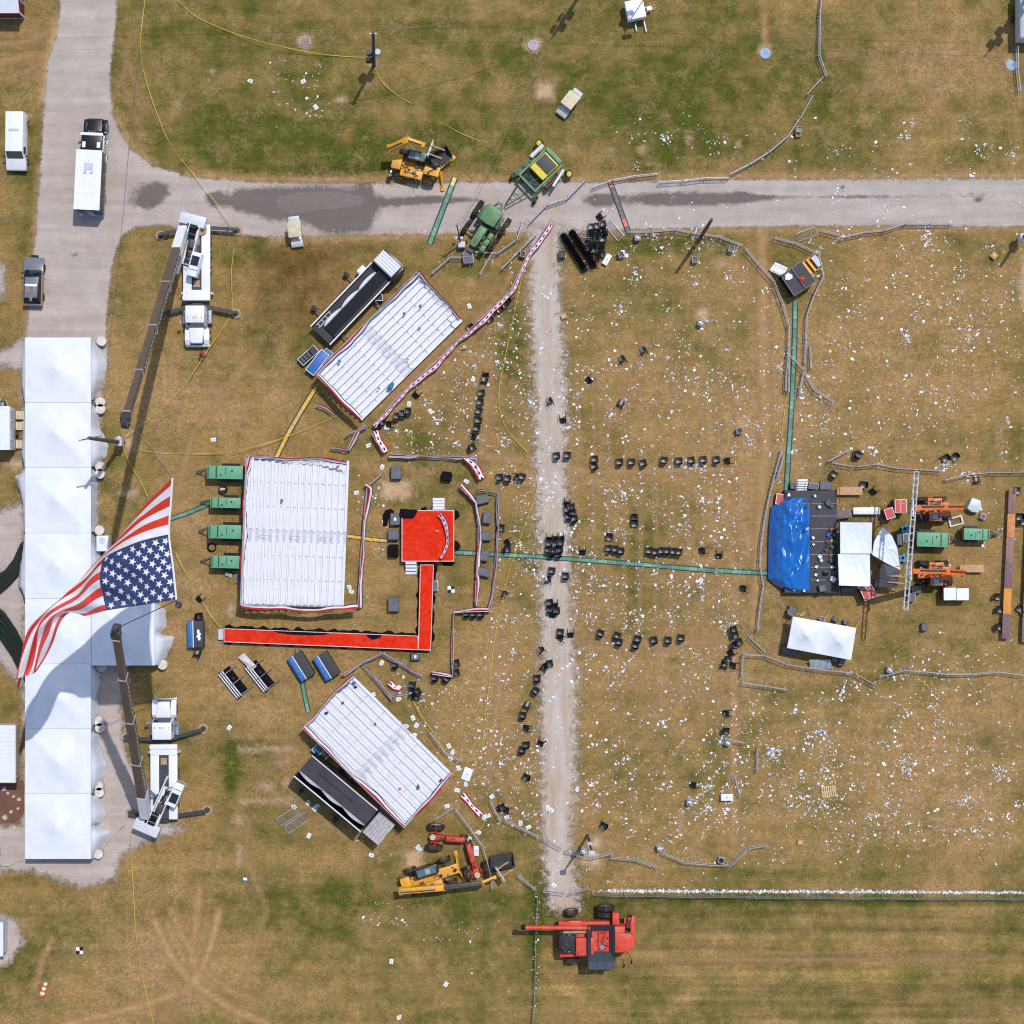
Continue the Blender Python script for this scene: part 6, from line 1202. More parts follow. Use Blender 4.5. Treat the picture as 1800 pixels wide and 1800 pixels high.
c = W(1386, 486, 2.0); T = thing('paper_pile', 'white papers lying on the left half of the black camera platform', 'papers', (c.x, c.y, 1.93))
for k in range(4): MB().box((.15*math.cos(k*2), .12*math.sin(k*2), .02+.02*k), (.5, .4, .015), (0, 0, k*.7)).to('sheet', paper, T)
c = W(1429, 464, .8); T = thing('forklift_frame', 'yellow slatted lift frame with grey plate right of the camera platform', 'lift', (c.x, c.y, 0), math.radians(38))
for y in (-.55, -.05): MB().bx(-.7, .7, y-.1+.0, y+.1, .5, 1.1).to('slat', yellow, T) if False else MB().bx(y*1.0-.12-.2, y+.12-.2, -.75, .75, .3, 1.1).to('slat', yellow, T)
MB().bx(.2, .75, -.6, .6, .3, .95).to('plate', greybox, T); MB().bx(-.8, .3, -.78, -.7, .2, .6).bx(-.8, .3, .7, .78, .2, .6).to('side_bar', yellow, T)
# white tent
P = [W(1394, 1084, 2.6), W(1505, 1104, 2.6), W(1496, 1160, 2.6), W(1384, 1139, 2.6)]; c = sum(P, Vector())/4
T = thing('white_tent', 'white double peaked tent on the right below the black stage', 'tent', (c.x, c.y, 0))
def tf(u, v):
    p = P[0].lerp(P[1], u).lerp(P[3].lerp(P[2], u), v); s = abs((u*2) % 1*2-1) if u < 1 else 1; t = abs(2*v-1); k = min(1, .6*max(s, t)+.4*min(1, math.hypot(s, t))); p.z += .9*(.5*(1-k)+.5*(1-k)**3); return p-Vector((c.x, c.y, 0))
MB().grid(tf, 48, 24).to('roof', tentw, T, smooth=True, ang=60)
for i in range(4):
    a, b = P[i]-c, P[(i+1) % 4]-c; a.z = b.z = 2.6; d = b-a; MB().box((a+b)/2-Vector((0, 0, .16)), (d.length-.02, .02, .28), (0, 0, math.atan2(d.y, d.x))).to('valance', tentw, T)
    MB().cyl((a.x*.98, a.y*.98, 0), (a.x*.98, a.y*.98, 2.58), .05, n=8).to('leg', steel, T)
for q, r_ in (((1370, 1057), P[0]), ((1418, 1062), P[0].lerp(P[1], .45)), ((1458, 1072), P[0].lerp(P[1], .5)), ((1515, 1084), P[1])): MB().tube([r_-Vector((c.x, c.y, 0)), W(*q)-Vector((c.x, c.y, 0))], .02).to('guy_rope', tan, T)
c = W(1440, 1165, .6); og = Vector((c.x, c.y, 0))
tag(MB().grid(lambda u, v: Vector((-1.1+2.2*u+.3*v, -1.0*v+.35, 1.0-.9*v+.15*math.sin(u*19+v*5)*v)), 30, 10).to('plastic_sheet', mat('clear_sheet', '#b9c4c9', .3, var=.15, scale=3), smooth=True), 'clear plastic sheet spilling out below the white tent', 'plastic sheet').location = og
for lb, x0, y0, x1, y1, r in (('dark rimmed case under the left corner of the white tent', 1374, 1137, 1402, 1151, -11), ('dark case under the right corner of the white tent', 1462, 1150, 1474, 1164, -10), ('small white rimmed box at the right corner of the white tent', 1474, 1158, 1485, 1170, -8)): case('equipment_box', lb, 'box', x0, y0, x1, y1, .9, r, black, gs)
# ------------------------------------------------------------------ barricades
def make_barricade():
    T = thing('steel_barricade', '', 'barricade'); L = 2.25
    MB().tube([(-L/2, 0, .22), (-L/2, 0, 1.08), (L/2, 0, 1.08), (L/2, 0, .22), (-L/2, 0, .22)], .038, 6).to('frame', steel, T, smooth=True)
    m = MB()
    for i in range(1, 16): m.tube([(-L/2+L*i/16, 0, .22), (-L/2+L*i/16, 0, 1.08)], .013, 4)
    m.to('bars', steel, T)
    for s in (-1, 1): MB().tube([(s*(L/2-.2), -.34, .02), (s*(L/2-.2), -.1, .1), (s*(L/2-.2), .1, .1), (s*(L/2-.2), .34, .02)], .03, 5).tube([(s*(L/2-.2), 0, .08), (s*(L/2-.2), 0, .24)], .03, 5).to('foot', steel, T)
    return T
BP = make_barricade(); BUSED = []
def barricade(x0, y0, x1, y1, label, flat=0, group='steel crowd barricades'):
    T = BP if not BUSED else copy_tree(BP); BUSED.append(1); T['label'] = label; T['group'] = group
    z = .55; a, b = W(x0, y0, z), W(x1, y1, z); c = (a+b)/2; rz = math.atan2(b.y-a.y, b.x-a.x); sc = (b-a).length/2.3; sc = sc if .6 < sc < 1.25 else 1
    T.location = (c.x, c.y, 0); T.rotation_euler = (0, 0, rz+random.uniform(-.02, .02)); T.scale = (sc, 1, 1)
    if flat: c = (W(x0, y0)+W(x1, y1))/2; nv = Vector((math.sin(rz), -math.cos(rz), 0))*.6*flat; T.location = (c.x+nv.x*-1, c.y+nv.y*-1, .1) if False else (c.x, c.y, .12); T.rotation_euler = (flat*PI/2*.97, 0, rz)
def bline(desc, pts, flat=0):
    segs = []
    for a, b in zip(pts[:-1], pts[1:]):
        n = max(1, round(math.dist(a, b)/39)); segs += [(a[0]+(b[0]-a[0])*k/n, a[1]+(b[1]-a[1])*k/n, a[0]+(b[0]-a[0])*(k+1)/n, a[1]+(b[1]-a[1])*(k+1)/n) for k in range(n)]
    for i, s in enumerate(segs): barricade(*s, f'steel barricade, {ORD[i]} along {desc}' if len(segs) > 1 else f'steel barricade {desc}', flat)
bline('the line dropping from the top right edge', [(1444, -6), (1441, 24), (1440, 62), (1440, 100), (1453, 135)])
bline('the curve down to the road at upper right', [(1445, 137), (1418, 168)]); bline('the diagonal run reaching the road at upper right', [(1428, 170), (1406, 208), (1383, 242), (1352, 268), (1318, 289), (1283, 307)])
bline('the flattened row on the road edge right of the orange ramp', [(1282, 313), (1240, 314), (1200, 318), (1158, 321)]); bline('the row left of the orange ramp end', [(1158, 306), (1118, 310), (1078, 317), (1040, 330)])
bline('the toppled zigzag beside the green seeder', [(1029, 317), (998, 349), (961, 361), (931, 392)])
bline('the line below the road starting at the orange ramp', [(1106, 409), (1145, 407), (1188, 404), (1226, 411), (1265, 417), (1305, 432)]); bline('the chute left of the camera platform', [(1309, 436), (1334, 466), (1360, 495), (1375, 533), (1386, 572), (1386, 612), (1382, 650), (1381, 688)])
bline('the chute right of the camera platform', [(1360, 418), (1398, 428), (1438, 446), (1447, 485), (1430, 520), (1418, 553), (1416, 597), (1415, 640)]); bline('standing alone beside the blue bag right of the green ramp', [(1424, 608), (1425, 648)])
bline('crossing the green ramp above the right stage', [(1383, 620), (1412, 650)]); bline('the branch bending right below the crossing', [(1412, 652), (1431, 685), (1466, 708)]); bline('the pair left and right of the green ramp', [(1387, 630), (1386, 690)]); bline('at the lower end of the right chute', [(1411, 655), (1405, 695)])
bline('lying flat on grass just below the road at right', [(1397, 408), (1431, 396)], 1)
bline('the row under the road edge at upper right', [(1442, 405), (1475, 414)]); bline('the littered row below the road at right', [(1478, 419), (1518, 409), (1555, 405), (1592, 394), (1634, 394), (1674, 394)])
bline('leaning away from the row above the right stage', [(1455, 812), (1492, 790)]); bline('the row above the right stage', [(1455, 813), (1505, 821), (1540, 816), (1575, 823), (1615, 826), (1655, 828)]); bline('the row running off the right edge', [(1659, 844), (1700, 835), (1740, 831), (1780, 830), (1820, 830)])
bline('the line left of the blue tarp', [(1374, 790), (1362, 832), (1351, 875), (1344, 912), (1338, 950), (1335, 988), (1341, 1030), (1335, 1070), (1331, 1108)]); bline('the doubled row above the blue tarp corner', [(1379, 795), (1364, 845)])
bline('askew left of the white tent', [(1316, 1119), (1345, 1147)]); bline('end on at the corner left of the white tent', [(1305, 1150), (1304, 1188)]); bline('the row below the white tent', [(1306, 1150), (1345, 1153), (1382, 1168), (1420, 1174), (1460, 1179), (1500, 1183)]); bline('at the right end of the row below the white tent', [(1502, 1184), (1540, 1205)])
bline('the row below right of the white tent', [(1545, 1190), (1588, 1178), (1625, 1181), (1662, 1185), (1710, 1185), (1752, 1181), (1800, 1187)]); bline('the short row under the corner left of the white tent', [(1303, 1200), (1343, 1206), (1384, 1212)])
bline('beside a bin right of the lower path chairs', [(1273, 1298), (1308, 1306)]); bline('standing upright in the photo above the large litter pile', [(1331, 1315), (1331, 1356)]); bline('standing on end right of the white box', [(1289, 1356), (1302, 1406)])
bline('behind the tumbled chairs at the lower path', [(862, 1408), (880, 1443)]); bline('the row crossing the lower end of the gravel path', [(887, 1441), (918, 1457), (947, 1471), (994, 1496), (1038, 1509), (1078, 1499)]); bline('the row right of the lamp post', [(1073, 1507), (1118, 1511), (1156, 1524)]); bline('the row along the lower edge of the litter field', [(1163, 1499), (1205, 1516), (1244, 1519), (1283, 1521), (1315, 1491), (1351, 1485)])
bline('touching the old red tractor wheel', [(765, 1441), (799, 1419)]); bline('the line right of the old red tractors', [(800, 1421), (825, 1454), (849, 1488), (860, 1527), (866, 1563)]); bline('the gate row at the bottom of the path', [(910, 1538), (943, 1565)]); bline('the row closing the bottom of the gravel path', [(946, 1565), (1000, 1572), (1037, 1560)])
bline('the row in front of the green tractor nose', [(759, 481), (792, 453), (832, 453)]); bline('the row right of the green tractor', [(834, 443), (874, 446), (908, 422), (920, 387)]); bline('propped below the green tractor', [(843, 484), (864, 447)]); bline('the diagonal pair left of the long bunting', [(881, 474), (912, 443), (943, 412)])
bline('the yellow taped row right of the lower bleacher', [(755, 1286), (783, 1324), (813, 1338)]); bline('lying left of the stacked chairs', [(978, 420), (1014, 398)], 1); bline('lying behind the stacked chairs', [(1022, 400), (1058, 400)], 1); bline('toppled beside the orange cable ramp', [(1076, 385), (1100, 412)], 1)
bline('the stack lying left of the lower screen trailer', [(484, 1436), (520, 1413)], 1); bline('the parallel stack lying left of the lower screen trailer', [(497, 1450), (535, 1424)], 1); bline('under white paper right of the lower bleacher tip', [(692, 1206), (732, 1199)], 1)
bline('the run off the top right corner', [(1788, 82), (1788, 122), (1792, 162)])
bline('the row under the long diagonal bunting', [(960, 398), (935, 436), (915, 475), (897, 512), (862, 545), (828, 578), (798, 606), (770, 632), (735, 664), (702, 696), (676, 726), (656, 748)]); bline('the short row at the lower end of the long bunting', [(653, 762), (674, 796)])
bline('the row of bunting right of the long bleacher top', [(684, 798), (722, 801), (760, 802), (800, 802), (836, 803)]); bline('at the triangular end of the upper bunting row', [(836, 806), (842, 842)]); bline('the inner row right of the red stage', [(807, 855), (836, 884), (841, 925), (840, 970), (837, 1015), (835, 1065)])
bline('the outer row right of the red stage', [(838, 861), (875, 866), (877, 910), (875, 950), (873, 990), (868, 1035), (862, 1074), (830, 1075), (798, 1076), (797, 1115), (797, 1152), (796, 1190), (760, 1184)]); bline('the row between the long bleacher and the red stage', [(646, 858), (641, 900), (638, 940), (635, 980), (632, 1025), (629, 1068)])
bline('askew above the long bleacher', [(583, 786), (612, 792)]); bline('joining the pair above the long bleacher', [(612, 790), (627, 757)]); bline('leaning above the long bleacher corner', [(608, 767), (645, 747)]); bline('leaning towards the sandy patch beside the stage', [(646, 856), (672, 833)])
bline('the bunting row above the lower bleacher', [(602, 1186), (636, 1166), (672, 1147), (708, 1168), (744, 1190)]); bline('the row angled into the lower bleacher corner', [(638, 1168), (664, 1196), (690, 1226)])
bunting('long red white and blue bunting running diagonally from the road to the bleacher', [(965, 391), (935, 436), (915, 475), (897, 512), (862, 545), (828, 578), (798, 606), (770, 632), (735, 664), (702, 696), (676, 726), (656, 748)], 1.12, .42, .3, 1)
bunting('short bunting hanging at the lower end of the diagonal barricade row', [(653, 760), (660, 778), (674, 797)], 1.12, .55, .3, 1)
bunting('bunting row above the stage ending in a wide flag triangle', [(684, 797), (722, 800), (800, 802), (838, 803)], 1.12, .34, .4, -1)
bunting('broad bunting end folded at the right tip of the row above the stage', [(814, 805), (826, 818), (840, 845)], 1.1, .75, .5, 1)
bunting('bunting along the inner barricades right of the red stage', [(807, 855), (836, 884), (841, 925), (840, 970), (837, 1015), (835, 1065)], 1.12, .34, .5, 1)
bunting('bunting along the outer barricades right of the red stage', [(838, 860), (876, 866), (877, 910), (873, 990), (862, 1074), (798, 1076), (797, 1152), (796, 1190), (758, 1184)], 1.12, .24, .6, -1)
bunting('bunting along the barricades between the long bleacher and the red stage', [(640, 854), (648, 860), (641, 900), (635, 980), (629, 1068)], 1.12, .3, .5, 1)
bunting('small bunting on the askew barricade above the long bleacher', [(583, 785), (613, 791), (627, 757)], 1.12, .34, .4, -1); bunting('small bunting on the leaning barricade nearest the upper bleacher', [(608, 766), (645, 746)], 1.12, .2, .4, -1)
bunting('small red bunting hung on a rail end below the upper bleacher', [(557, 707), (575, 715), (590, 730)], 1.1, .3, .4, -1)
bunting('bunting over the barricades above the lower bleacher', [(602, 1186), (672, 1147), (744, 1190)], 1.12, .28, .5, -1); bunting('bunting over the barricades angled into the lower bleacher', [(638, 1168), (664, 1196), (692, 1228)], 1.12, .3, .5, -1)
bunting('loose bunting spread on the grass right of the lower bleacher', [(809, 1401), (822, 1412), (840, 1437)], .25, .8, .15, 1); bunting('crumpled bunting heap below the barricades near the lower bleacher', [(680, 1205), (690, 1214), (703, 1216), (708, 1209)], .35, .5, .2, 1)
# ------------------------------------------------------------------ chairs
def make_chair():
    T = thing('black_chair', '', 'chair'); k = 1.25
    MB().grid(lambda u, v: Vector(((-.23+.46*u)*k, (-.26+.52*v)*k, (.45-.04*math.sin(PI*u)*math.sin(PI*v)))), 6, 6).to('seat', black, T, smooth=True, solid=.03)
    MB().grid(lambda u, v: Vector(((-.23-.13*u-.04*math.sin(PI*v))*k, (-.26+.52*v)*k*(1-.12*u*u), .45+.5*u)), 6, 6).to('backrest', black, T, smooth=True, solid=.03)
    for s in (-1, 1): MB().tube([(.26*k, s*.25*k, 0), (.21*k, s*.25*k, .46), (.2*k, s*.29*k, .68), (-.28*k, s*.27*k, .72)], .027, 5).tube([(-.3*k, s*.25*k, 0), (-.2*k, s*.24*k, .46)], .027, 5).to('leg_frame', black, T)
    return T
CH = make_chair(); CU = []
def chair(x, y, pose, ang, label, group):
    T = CH if not CU else copy_tree(CH); CU.append(1); T['label'] = label; T['group'] = group; a = math.radians(ang); c = W(x, y, .3)
    if pose == 's': T.location = (c.x, c.y, 0); T.rotation_euler = (0, 0, a)
    elif pose == 'n': T.location = (c.x, c.y, .12); T.rotation_euler = (0, .62, a); T.scale = (.86, .86, .86)
    elif pose == 'b': T.location = (c.x+.42*math.cos(a), c.y+.42*math.sin(a), .38); T.rotation_euler = (0, -PI/2+.1, a)       # on its back
    else: T.location = (c.x-.42*math.cos(a), c.y-.42*math.sin(a), .30); T.rotation_euler = (0, PI/2-.25, a)                     # on its front
def crow(desc, L, group=None):
    for i, (x, y, p, a) in enumerate(L): chair(x, y, p, a+random.uniform(-9, 9), (f'black chair, {ORD[i]} {desc}' if len(L) > 1 else f'black chair {desc}'), group or 'scattered black chairs')
crow('lying on the gravel road above the stacked chairs', [(1057, 379, 'b', 35)])
for ln, (p0, p1, n) in enumerate((((988, 411), (1026, 471), 15), ((1003, 405), (1042, 464), 15))):
    for k in range(n):
        f = k/(n-1); x, y = p0[0]+(p1[0]-p0[0])*f, p0[1]+(p1[1]-p0[1])*f; ang = math.degrees(math.atan2(-(p1[1]-p0[1]), p1[0]-p0[0]))
        chair(x, y, 'n', ang+random.uniform(-4, 4), f'black chair, {ORD[k]} from the upper end of the {"left" if ln == 0 else "right"} nested line on the ground', 'nested chair lines')
st_ = [(1040, 398), (1040, 406), (1040, 413), (1050, 397), (1050, 406), (1051, 415), (1059, 393), (1059, 402), (1061, 413), (1060, 420), (1038, 426), (1042, 430), (1034, 438), (1050, 430), (1056, 436), (1044, 440), (1042, 448), (1050, 449), (1058, 447), (1047, 466), (1036, 434), (1062, 408)]
for i, (x, y) in enumerate(st_): chair(x, y, ('s', 'b', 'f')[i % 3], (90 if y < 424 else 0)+random.uniform(-12, 12), 'black chair in the jumbled heap beside the nested chair lines', 'heaped chairs below the road')
crow('from left to right right of the stacked chairs', [(1038, 666, 'b', 40), (1090, 712, 'b', 240), (1095, 634, 'b', 300), (1132, 619, 'b', 300)])
crow('from the top on the upper gravel path', [(967, 708, 'b', 280), (989, 735, 'b', 95), (978, 800, 's', 90), (997, 799, 's', 90)])
crow('from the top in the pair right of the path', [(1045, 806, 's', 90), (1044, 818, 's', 100)]); crow('from the left in the row of three right of the path', [(1089, 811, 's', 85), (1110, 811, 's', 90), (1130, 813, 's', 110)])
crow('from the left in the upper row of six', [(1167, 808, 's', 80), (1193, 809, 's', 90), (1215, 808, 's', 100), (1236, 807, 's', 90), (1259, 807, 's', 95), (1282, 810, 'b', 0)])
crow('from the left in the row touching the upper path edge', [(878, 838, 's', 90), (892, 840, 's', 90), (906, 838, 'b', 180), (918, 837, 's', 80)]); crow('standing outside the barricade right of the stage', [(882, 928, 's', 0)])
crow('from the top in the block right of the path', [(997, 882, 'b', 80), (1004, 890, 's', 90), (997, 894, 's', 90), (1006, 899, 's', 80), (999, 906, 's', 90), (1009, 910, 's', 95)]); crow('from the top in the central pair', [(1115, 911, 's', 270), (1115, 921, 's', 265)])
crow('in the big block on the path above the green ramp', [(966, 944, 'b', 90), (977, 943, 'b', 80), (986, 943, 'b', 95), (965, 954, 's', 90), (976, 955, 's', 100), (985, 953, 's', 90), (964, 965, 's', 90), (974, 966, 's', 85), (983, 965, 's', 95), (969, 972, 's', 90), (981, 973, 's', 90)])
crow('above the green ramp right of the path', [(1024, 967, 'b', 80)]); crow('from the top in the group of four above the green ramp', [(1071, 945, 's', 270), (1070, 963, 's', 90), (1081, 964, 's', 90), (1091, 967, 's', 90)])
crow('from the left in the tight row of six above the green ramp', [(1141, 967, 's', 90), (1151, 969, 's', 90), (1162, 967, 's', 90), (1172, 967, 's', 90), (1183, 968, 's', 90), (1193, 969, 's', 90)]); crow('from the left in the pair near the right end of the ramp', [(1238, 968, 'b', 0), (1264, 973, 'b', 85)])
crow('from the top on the path just below the green ramp', [(970, 1002, 's', 90), (994, 1011, 's', 85), (963, 1022, 'b', 270)]); crow('from the upper left in the block below the green ramp', [(966, 1058, 's', 90), (975, 1060, 'b', 90), (967, 1070, 's', 90), (978, 1072, 's', 90), (971, 1077, 'b', 90)]); crow('alone left of the right stage barricades', [(1310, 1035, 'b', 0)])
crow('from the left in the lower path trio', [(985, 1110, 's', 90), (989, 1123, 'b', 330), (1003, 1112, 'b', 90)]); crow('from the left in the lower row', [(1056, 1112, 's', 70), (1085, 1116, 's', 70), (1088, 1127, 's', 80), (1117, 1133, 's', 80), (1121, 1122, 's', 90), (1149, 1124, 's', 90), (1174, 1124, 's', 90), (1197, 1120, 's', 90)])
crow('from the top in the heap left of the white tent', [(1290, 1106, 's', 10), (1293, 1116, 's', 10), (1300, 1128, 's', 20), (1293, 1133, 's', 10), (1288, 1146, 'b', 30), (1281, 1158, 's', 10), (1292, 1171, 'b', 0), (1272, 1172, 'b', 260)])
crow('from the top on the lower path edge', [(953, 1145, 'b', 300), (967, 1166, 's', 0), (955, 1176, 'b', 240), (944, 1191, 's', 90), (942, 1213, 's', 60), (925, 1243, 'b', 240), (919, 1256, 's', 80), (929, 1281, 'b', 340), (952, 1303, 'b', 60), (925, 1308, 's', 90), (918, 1317, 's', 70), (924, 1365, 's', 160)])
crow('from the left in the tumbled pair by the lower barricade', [(883, 1418, 's', 30), (894, 1425, 'b', 0)]); crow('tipped over left of the lamp post', [(1060, 1450, 's', 160)]); crow('from the top between path and large litter pile', [(1280, 1254, 'b', 10), (1277, 1285, 's', 0), (1222, 1380, 'b', 0)])
crow('from the top in the chain left of the path', [(854, 656, 'b', 80), (851, 671, 'b', 260), (846, 690, 's', 85), (844, 706, 's', 85), (842, 722, 's', 85), (841, 738, 's', 85), (838, 752, 's', 80), (836, 768, 'b', 10), (831, 786, 's', 20)])
crow('from the right along the diagonal bunting', [(896, 524, 'b', 50), (886, 536, 's', 220), (877, 544, 's', 220), (867, 551, 's', 300), (861, 562, 's', 300), (838, 574, 's', 220), (832, 580, 's', 220), (826, 577, 's', 220)]); crow('from the left at the lower end of the diagonal bunting', [(664, 748, 's', 90), (672, 741, 's', 40), (688, 746, 'b', 0), (698, 731, 's', 90), (708, 726, 's', 90), (717, 722, 's', 90)]); crow('tipped near the bunting left of the chain', [(733, 692, 'b', 40)])
crow('from the top beside the bunting right of the stage', [(895, 952, 'b', 20), (893, 965, 's', 0), (884, 1044, 'b', 180)]); crow('from the left at the corner of the outer bunting', [(820, 1077, 's', 90), (832, 1078, 's', 90), (845, 1078, 's', 90), (803, 1165, 's', 0), (803, 1182, 's', 20), (786, 1192, 's', 60), (764, 1190, 's', 90), (694, 1167, 's', 90)])
crow('from the top along the long row of tables at right', [(1717, 847, 'b', 270), (1788, 863, 's', 0), (1790, 908, 's', 180), (1798, 917, 's', 0), (1753, 1049, 's', 0), (1757, 1071, 's', 0), (1792, 1069, 's', 150), (1756, 1101, 's', 20)]); crow('from the left above the right stage', [(1466, 833, 's', 60), (1505, 798, 's', 90), (1510, 798, 's', 60), (1516, 852, 's', 180), (1537, 862, 'b', 40)]); crow('from the left above the row of barricades at right', [(1660, 806, 's', 220), (1677, 804, 's', 220)])
crow('from the top below the lower bleacher tip', [(725, 1203, 's', 90), (735, 1215, 's', 40), (724, 1222, 'b', 260), (733, 1224, 's', 0)])
crow('from the top left of the blue and black case', [(353, 1051, 'b', 30), (352, 1083, 's', 0), (346, 1152, 'b', 240)])
# ------------------------------------------------------------------ bins and boxes on the grass
def bin_(label, x, y, w=.55, z=.95, m=None, fill=True, rot=0, group='litter bins'):
    c = W(x, y, z); T = thing('litter_bin', label, 'bin', (c.x, c.y, 0), math.radians(rot), group); m = m or greybox; e = .03
    MB().bx(-w/2, w/2, -w/2, w/2, 0, .1).bx(-w/2, w/2, -w/2, -w/2+e, .1, z).bx(-w/2, w/2, w/2-e, w/2, .1, z).bx(-w/2, -w/2+e, -w/2+e, w/2-e, .1, z).bx(w/2-e, w/2, -w/2+e, w/2-e, .1, z).to('body', m, T)
    MB().bx(-w/2+e+.005, w/2-e-.005, -w/2+e+.005, w/2-e-.005, .1, z-.18).to('bag', black, T)
    if fill:
        for k in range(5): MB().box((.12*math.cos(k*1.4), .12*math.sin(k*1.4), z-.1+.03*k), (.22, .16, .05), (random.uniform(-.5, .5), .3, k)).to('rubbish', (paper, pblue, paper, cardboard, paper)[k], T)
for i, (x, y, lb, f) in enumerate([(1286, 437, 'pale bin under the barricades below the road', False), (1222, 456, 'small dark topped bin right of the pole shadow', False), (1232, 567, 'overflowing pale bin on a bare patch in the upper field', True), (1300, 757, 'pale box bin in the open field right of the path', False), (1213, 1411, 'pale bin in the lower field left of the white box', True), (1121, 417, 'pale bin below the barricade at the orange ramp', True), (1405, 227, 'pale bin beside the yellow box at upper right', False), (1160, 1492, 'pale bin at the start of the lower barricade row', True), (1268, 1513, 'pale bin touching the lower barricade row', False), (1092, 447, 'pale bin next to the survey target by the chairs', False), (1026, 1497, 'pale bin at the foot of the lamp post', True), (919, 446, 'pale bin on the barricade left of the bunting', False), (1280, 1306, 'overflowing bin at the short barricade in the lower field', True), (1565, 1178, 'small dark bin at the litter row below the tent', True)]): bin_(lb, x, y, fill=f, rot=random.uniform(-20, 20))
bin_('round dark green bin left of the nested chairs', 988, 447, .65, .9, gendark, False)
case('yellow_box', 'small yellow box beside the barricades at upper right', 'box', 1399, 231, 1408, 240, .5, 10, dyellow)
def fbox(label, x, y, w, d, z, rot, m, name='white_box'):
    c = W(x, y, z); T = thing(name, label, 'box', (c.x, c.y, 0), math.radians(rot)); MB().bx(-w/2, w/2, -d/2, d/2, 0, z-.04).to('body', m, T, bevel=.02); MB().bx(-w/2-.01, w/2+.01, -d/2-.01, d/2+.01, z-.038, z).to('lid', m, T, bevel=.015); MB().bx(-.12, .12, -.08, .08, z, z+.01).to('label_patch', pblue, T)
fbox('white chest lying right of the stacked chairs', 1067, 456, 1.15, .55, .5, 60, white); fbox('white chest beside the upright barricade in the lower field', 1278, 1402, 1.2, .65, .6, 0, white); fbox('small white box on the grass left of the diagonal bunting', 816, 610, .4, .4, .4, 10, cardboard, 'cardboard_box'); fbox('tan cardboard box on the right edge of the path', 991, 556, .6, .5, .35, 20, cardboard, 'cardboard_box')
fbox('tan cardboard box in the lower right litter field', 1407, 1481, .6, .5, .3, -5, cardboard, 'cardboard_box'); fbox('striped tan crate below the road at far right', 1748, 449, .6, .6, .5, -40, cardboard, 'cardboard_box'); fbox('white board box left of the lower litter near the bleacher tip', 821, 1361, .9, 1.3, .3, -20, white); fbox('white carton beside the bright red tractor', 837, 1496, .5, 1.0, .4, 0, white)
c = W(391, 861, .4); T = thing('rubbish_bag', 'open black bag of rubbish below the first generator', 'bag', (c.x, c.y, 0)); MB().cyl((0, 0, 0), (0, 0, .5), .5, .42, n=16).to('bag', black, T, smooth=True); [MB().box((.12*k-.2, .1*(k % 2), .52), (.2, .15, .06), (0, .2, k)).to('rubbish', (cardboard, paper, wood, paper)[k], T) for k in range(4)]
c = W(372, 962, .2); T = thing('hose_reel', 'black coiled hose lying below the third generator', 'hose', (c.x, c.y, 0)); [MB().tube([(math.cos(2*PI*i/20)*(.36+.05*k), math.sin(2*PI*i/20)*(.36+.05*k), .06+.05*k) for i in range(21)], .04, 5).to('coil', black, T) for k in range(3)]
for x, y, lb in ((399, 1009, 'pale blue bucket below the fourth generator, left one'), (405, 1012, 'pale blue bucket below the fourth generator, right one')):
    c = W(x, y, .3); T = thing('bucket', lb, 'bucket', (c.x, c.y, 0)); MB().cyl((0, 0, 0), (0, 0, .35), .15, .19, n=14).to('pail', pblue, T, smooth=True); MB().tube([(-.19, 0, .35), (0, 0, .55), (.19, 0, .35)], .012).to('handle', dsteel, T)
case('grey_crate', 'pale crate of papers at the lower left corner of the long bleacher', 'crate', 414, 1009, 427, 1025, .5, 0, greybox)
T, L = veh('light_tower_trailer', 'white light tower trailer on the grass at the top edge', 'trailer', (1101, 20), (1138, 12), 1.6); h = L/2
MB().bx(-h, h-.3, -.95, 1.0, .5, 1.7).to('cabinet', white, T, bevel=.05); MB().tube([(h-.3, .3, .5), (h+1.0, 0, .5), (h-.3, -.3, .5)], .05).bx(h, h+.5, -.2, .2, .5, .9).to('drawbar', white, T); P4(T, (-.1,), 1.0, .34, .2, chrome)
MB().cyl((.7, .6, 1.7), (.7, .6, 7.0), .07, n=8).to('mast', greybox, T); MB().tube([(.7, -.1, 6.9), (.7, 1.3, 6.9)], .04).to('lamp_bar', greybox, T)
for y in (-.1, 1.3):
    for x in (.45, .95): MB().cyl((x, y, 6.75), (x, y, 7.0), .3, .2, n=12).to('lamp', white, T, smooth=True)
MB().bx(-.4, -.3, -1.9, -1.0, .4, .5).bx(.55, .65, -2.2, -1.0, .4, .5).to('outrigger', white, T)
T, L = veh('grey_trailer', 'pale grey trailer cut by the top right corner', 'trailer', (1806, -20), (1806, 68), 2.4); h = L/2
MB().bx(-h, h, -.8, 1.25, .5, 2.6).to('body', greybox, T, bevel=.15); MB().bx(-h+.1, h-.1, -.7, 1.1, 2.6, 2.66).to('roof', mat('trailer_roof', '#b7b9c9', .5), T, bevel=.02); P4(T, (0,), 1.0, .36, .22, dsteel)
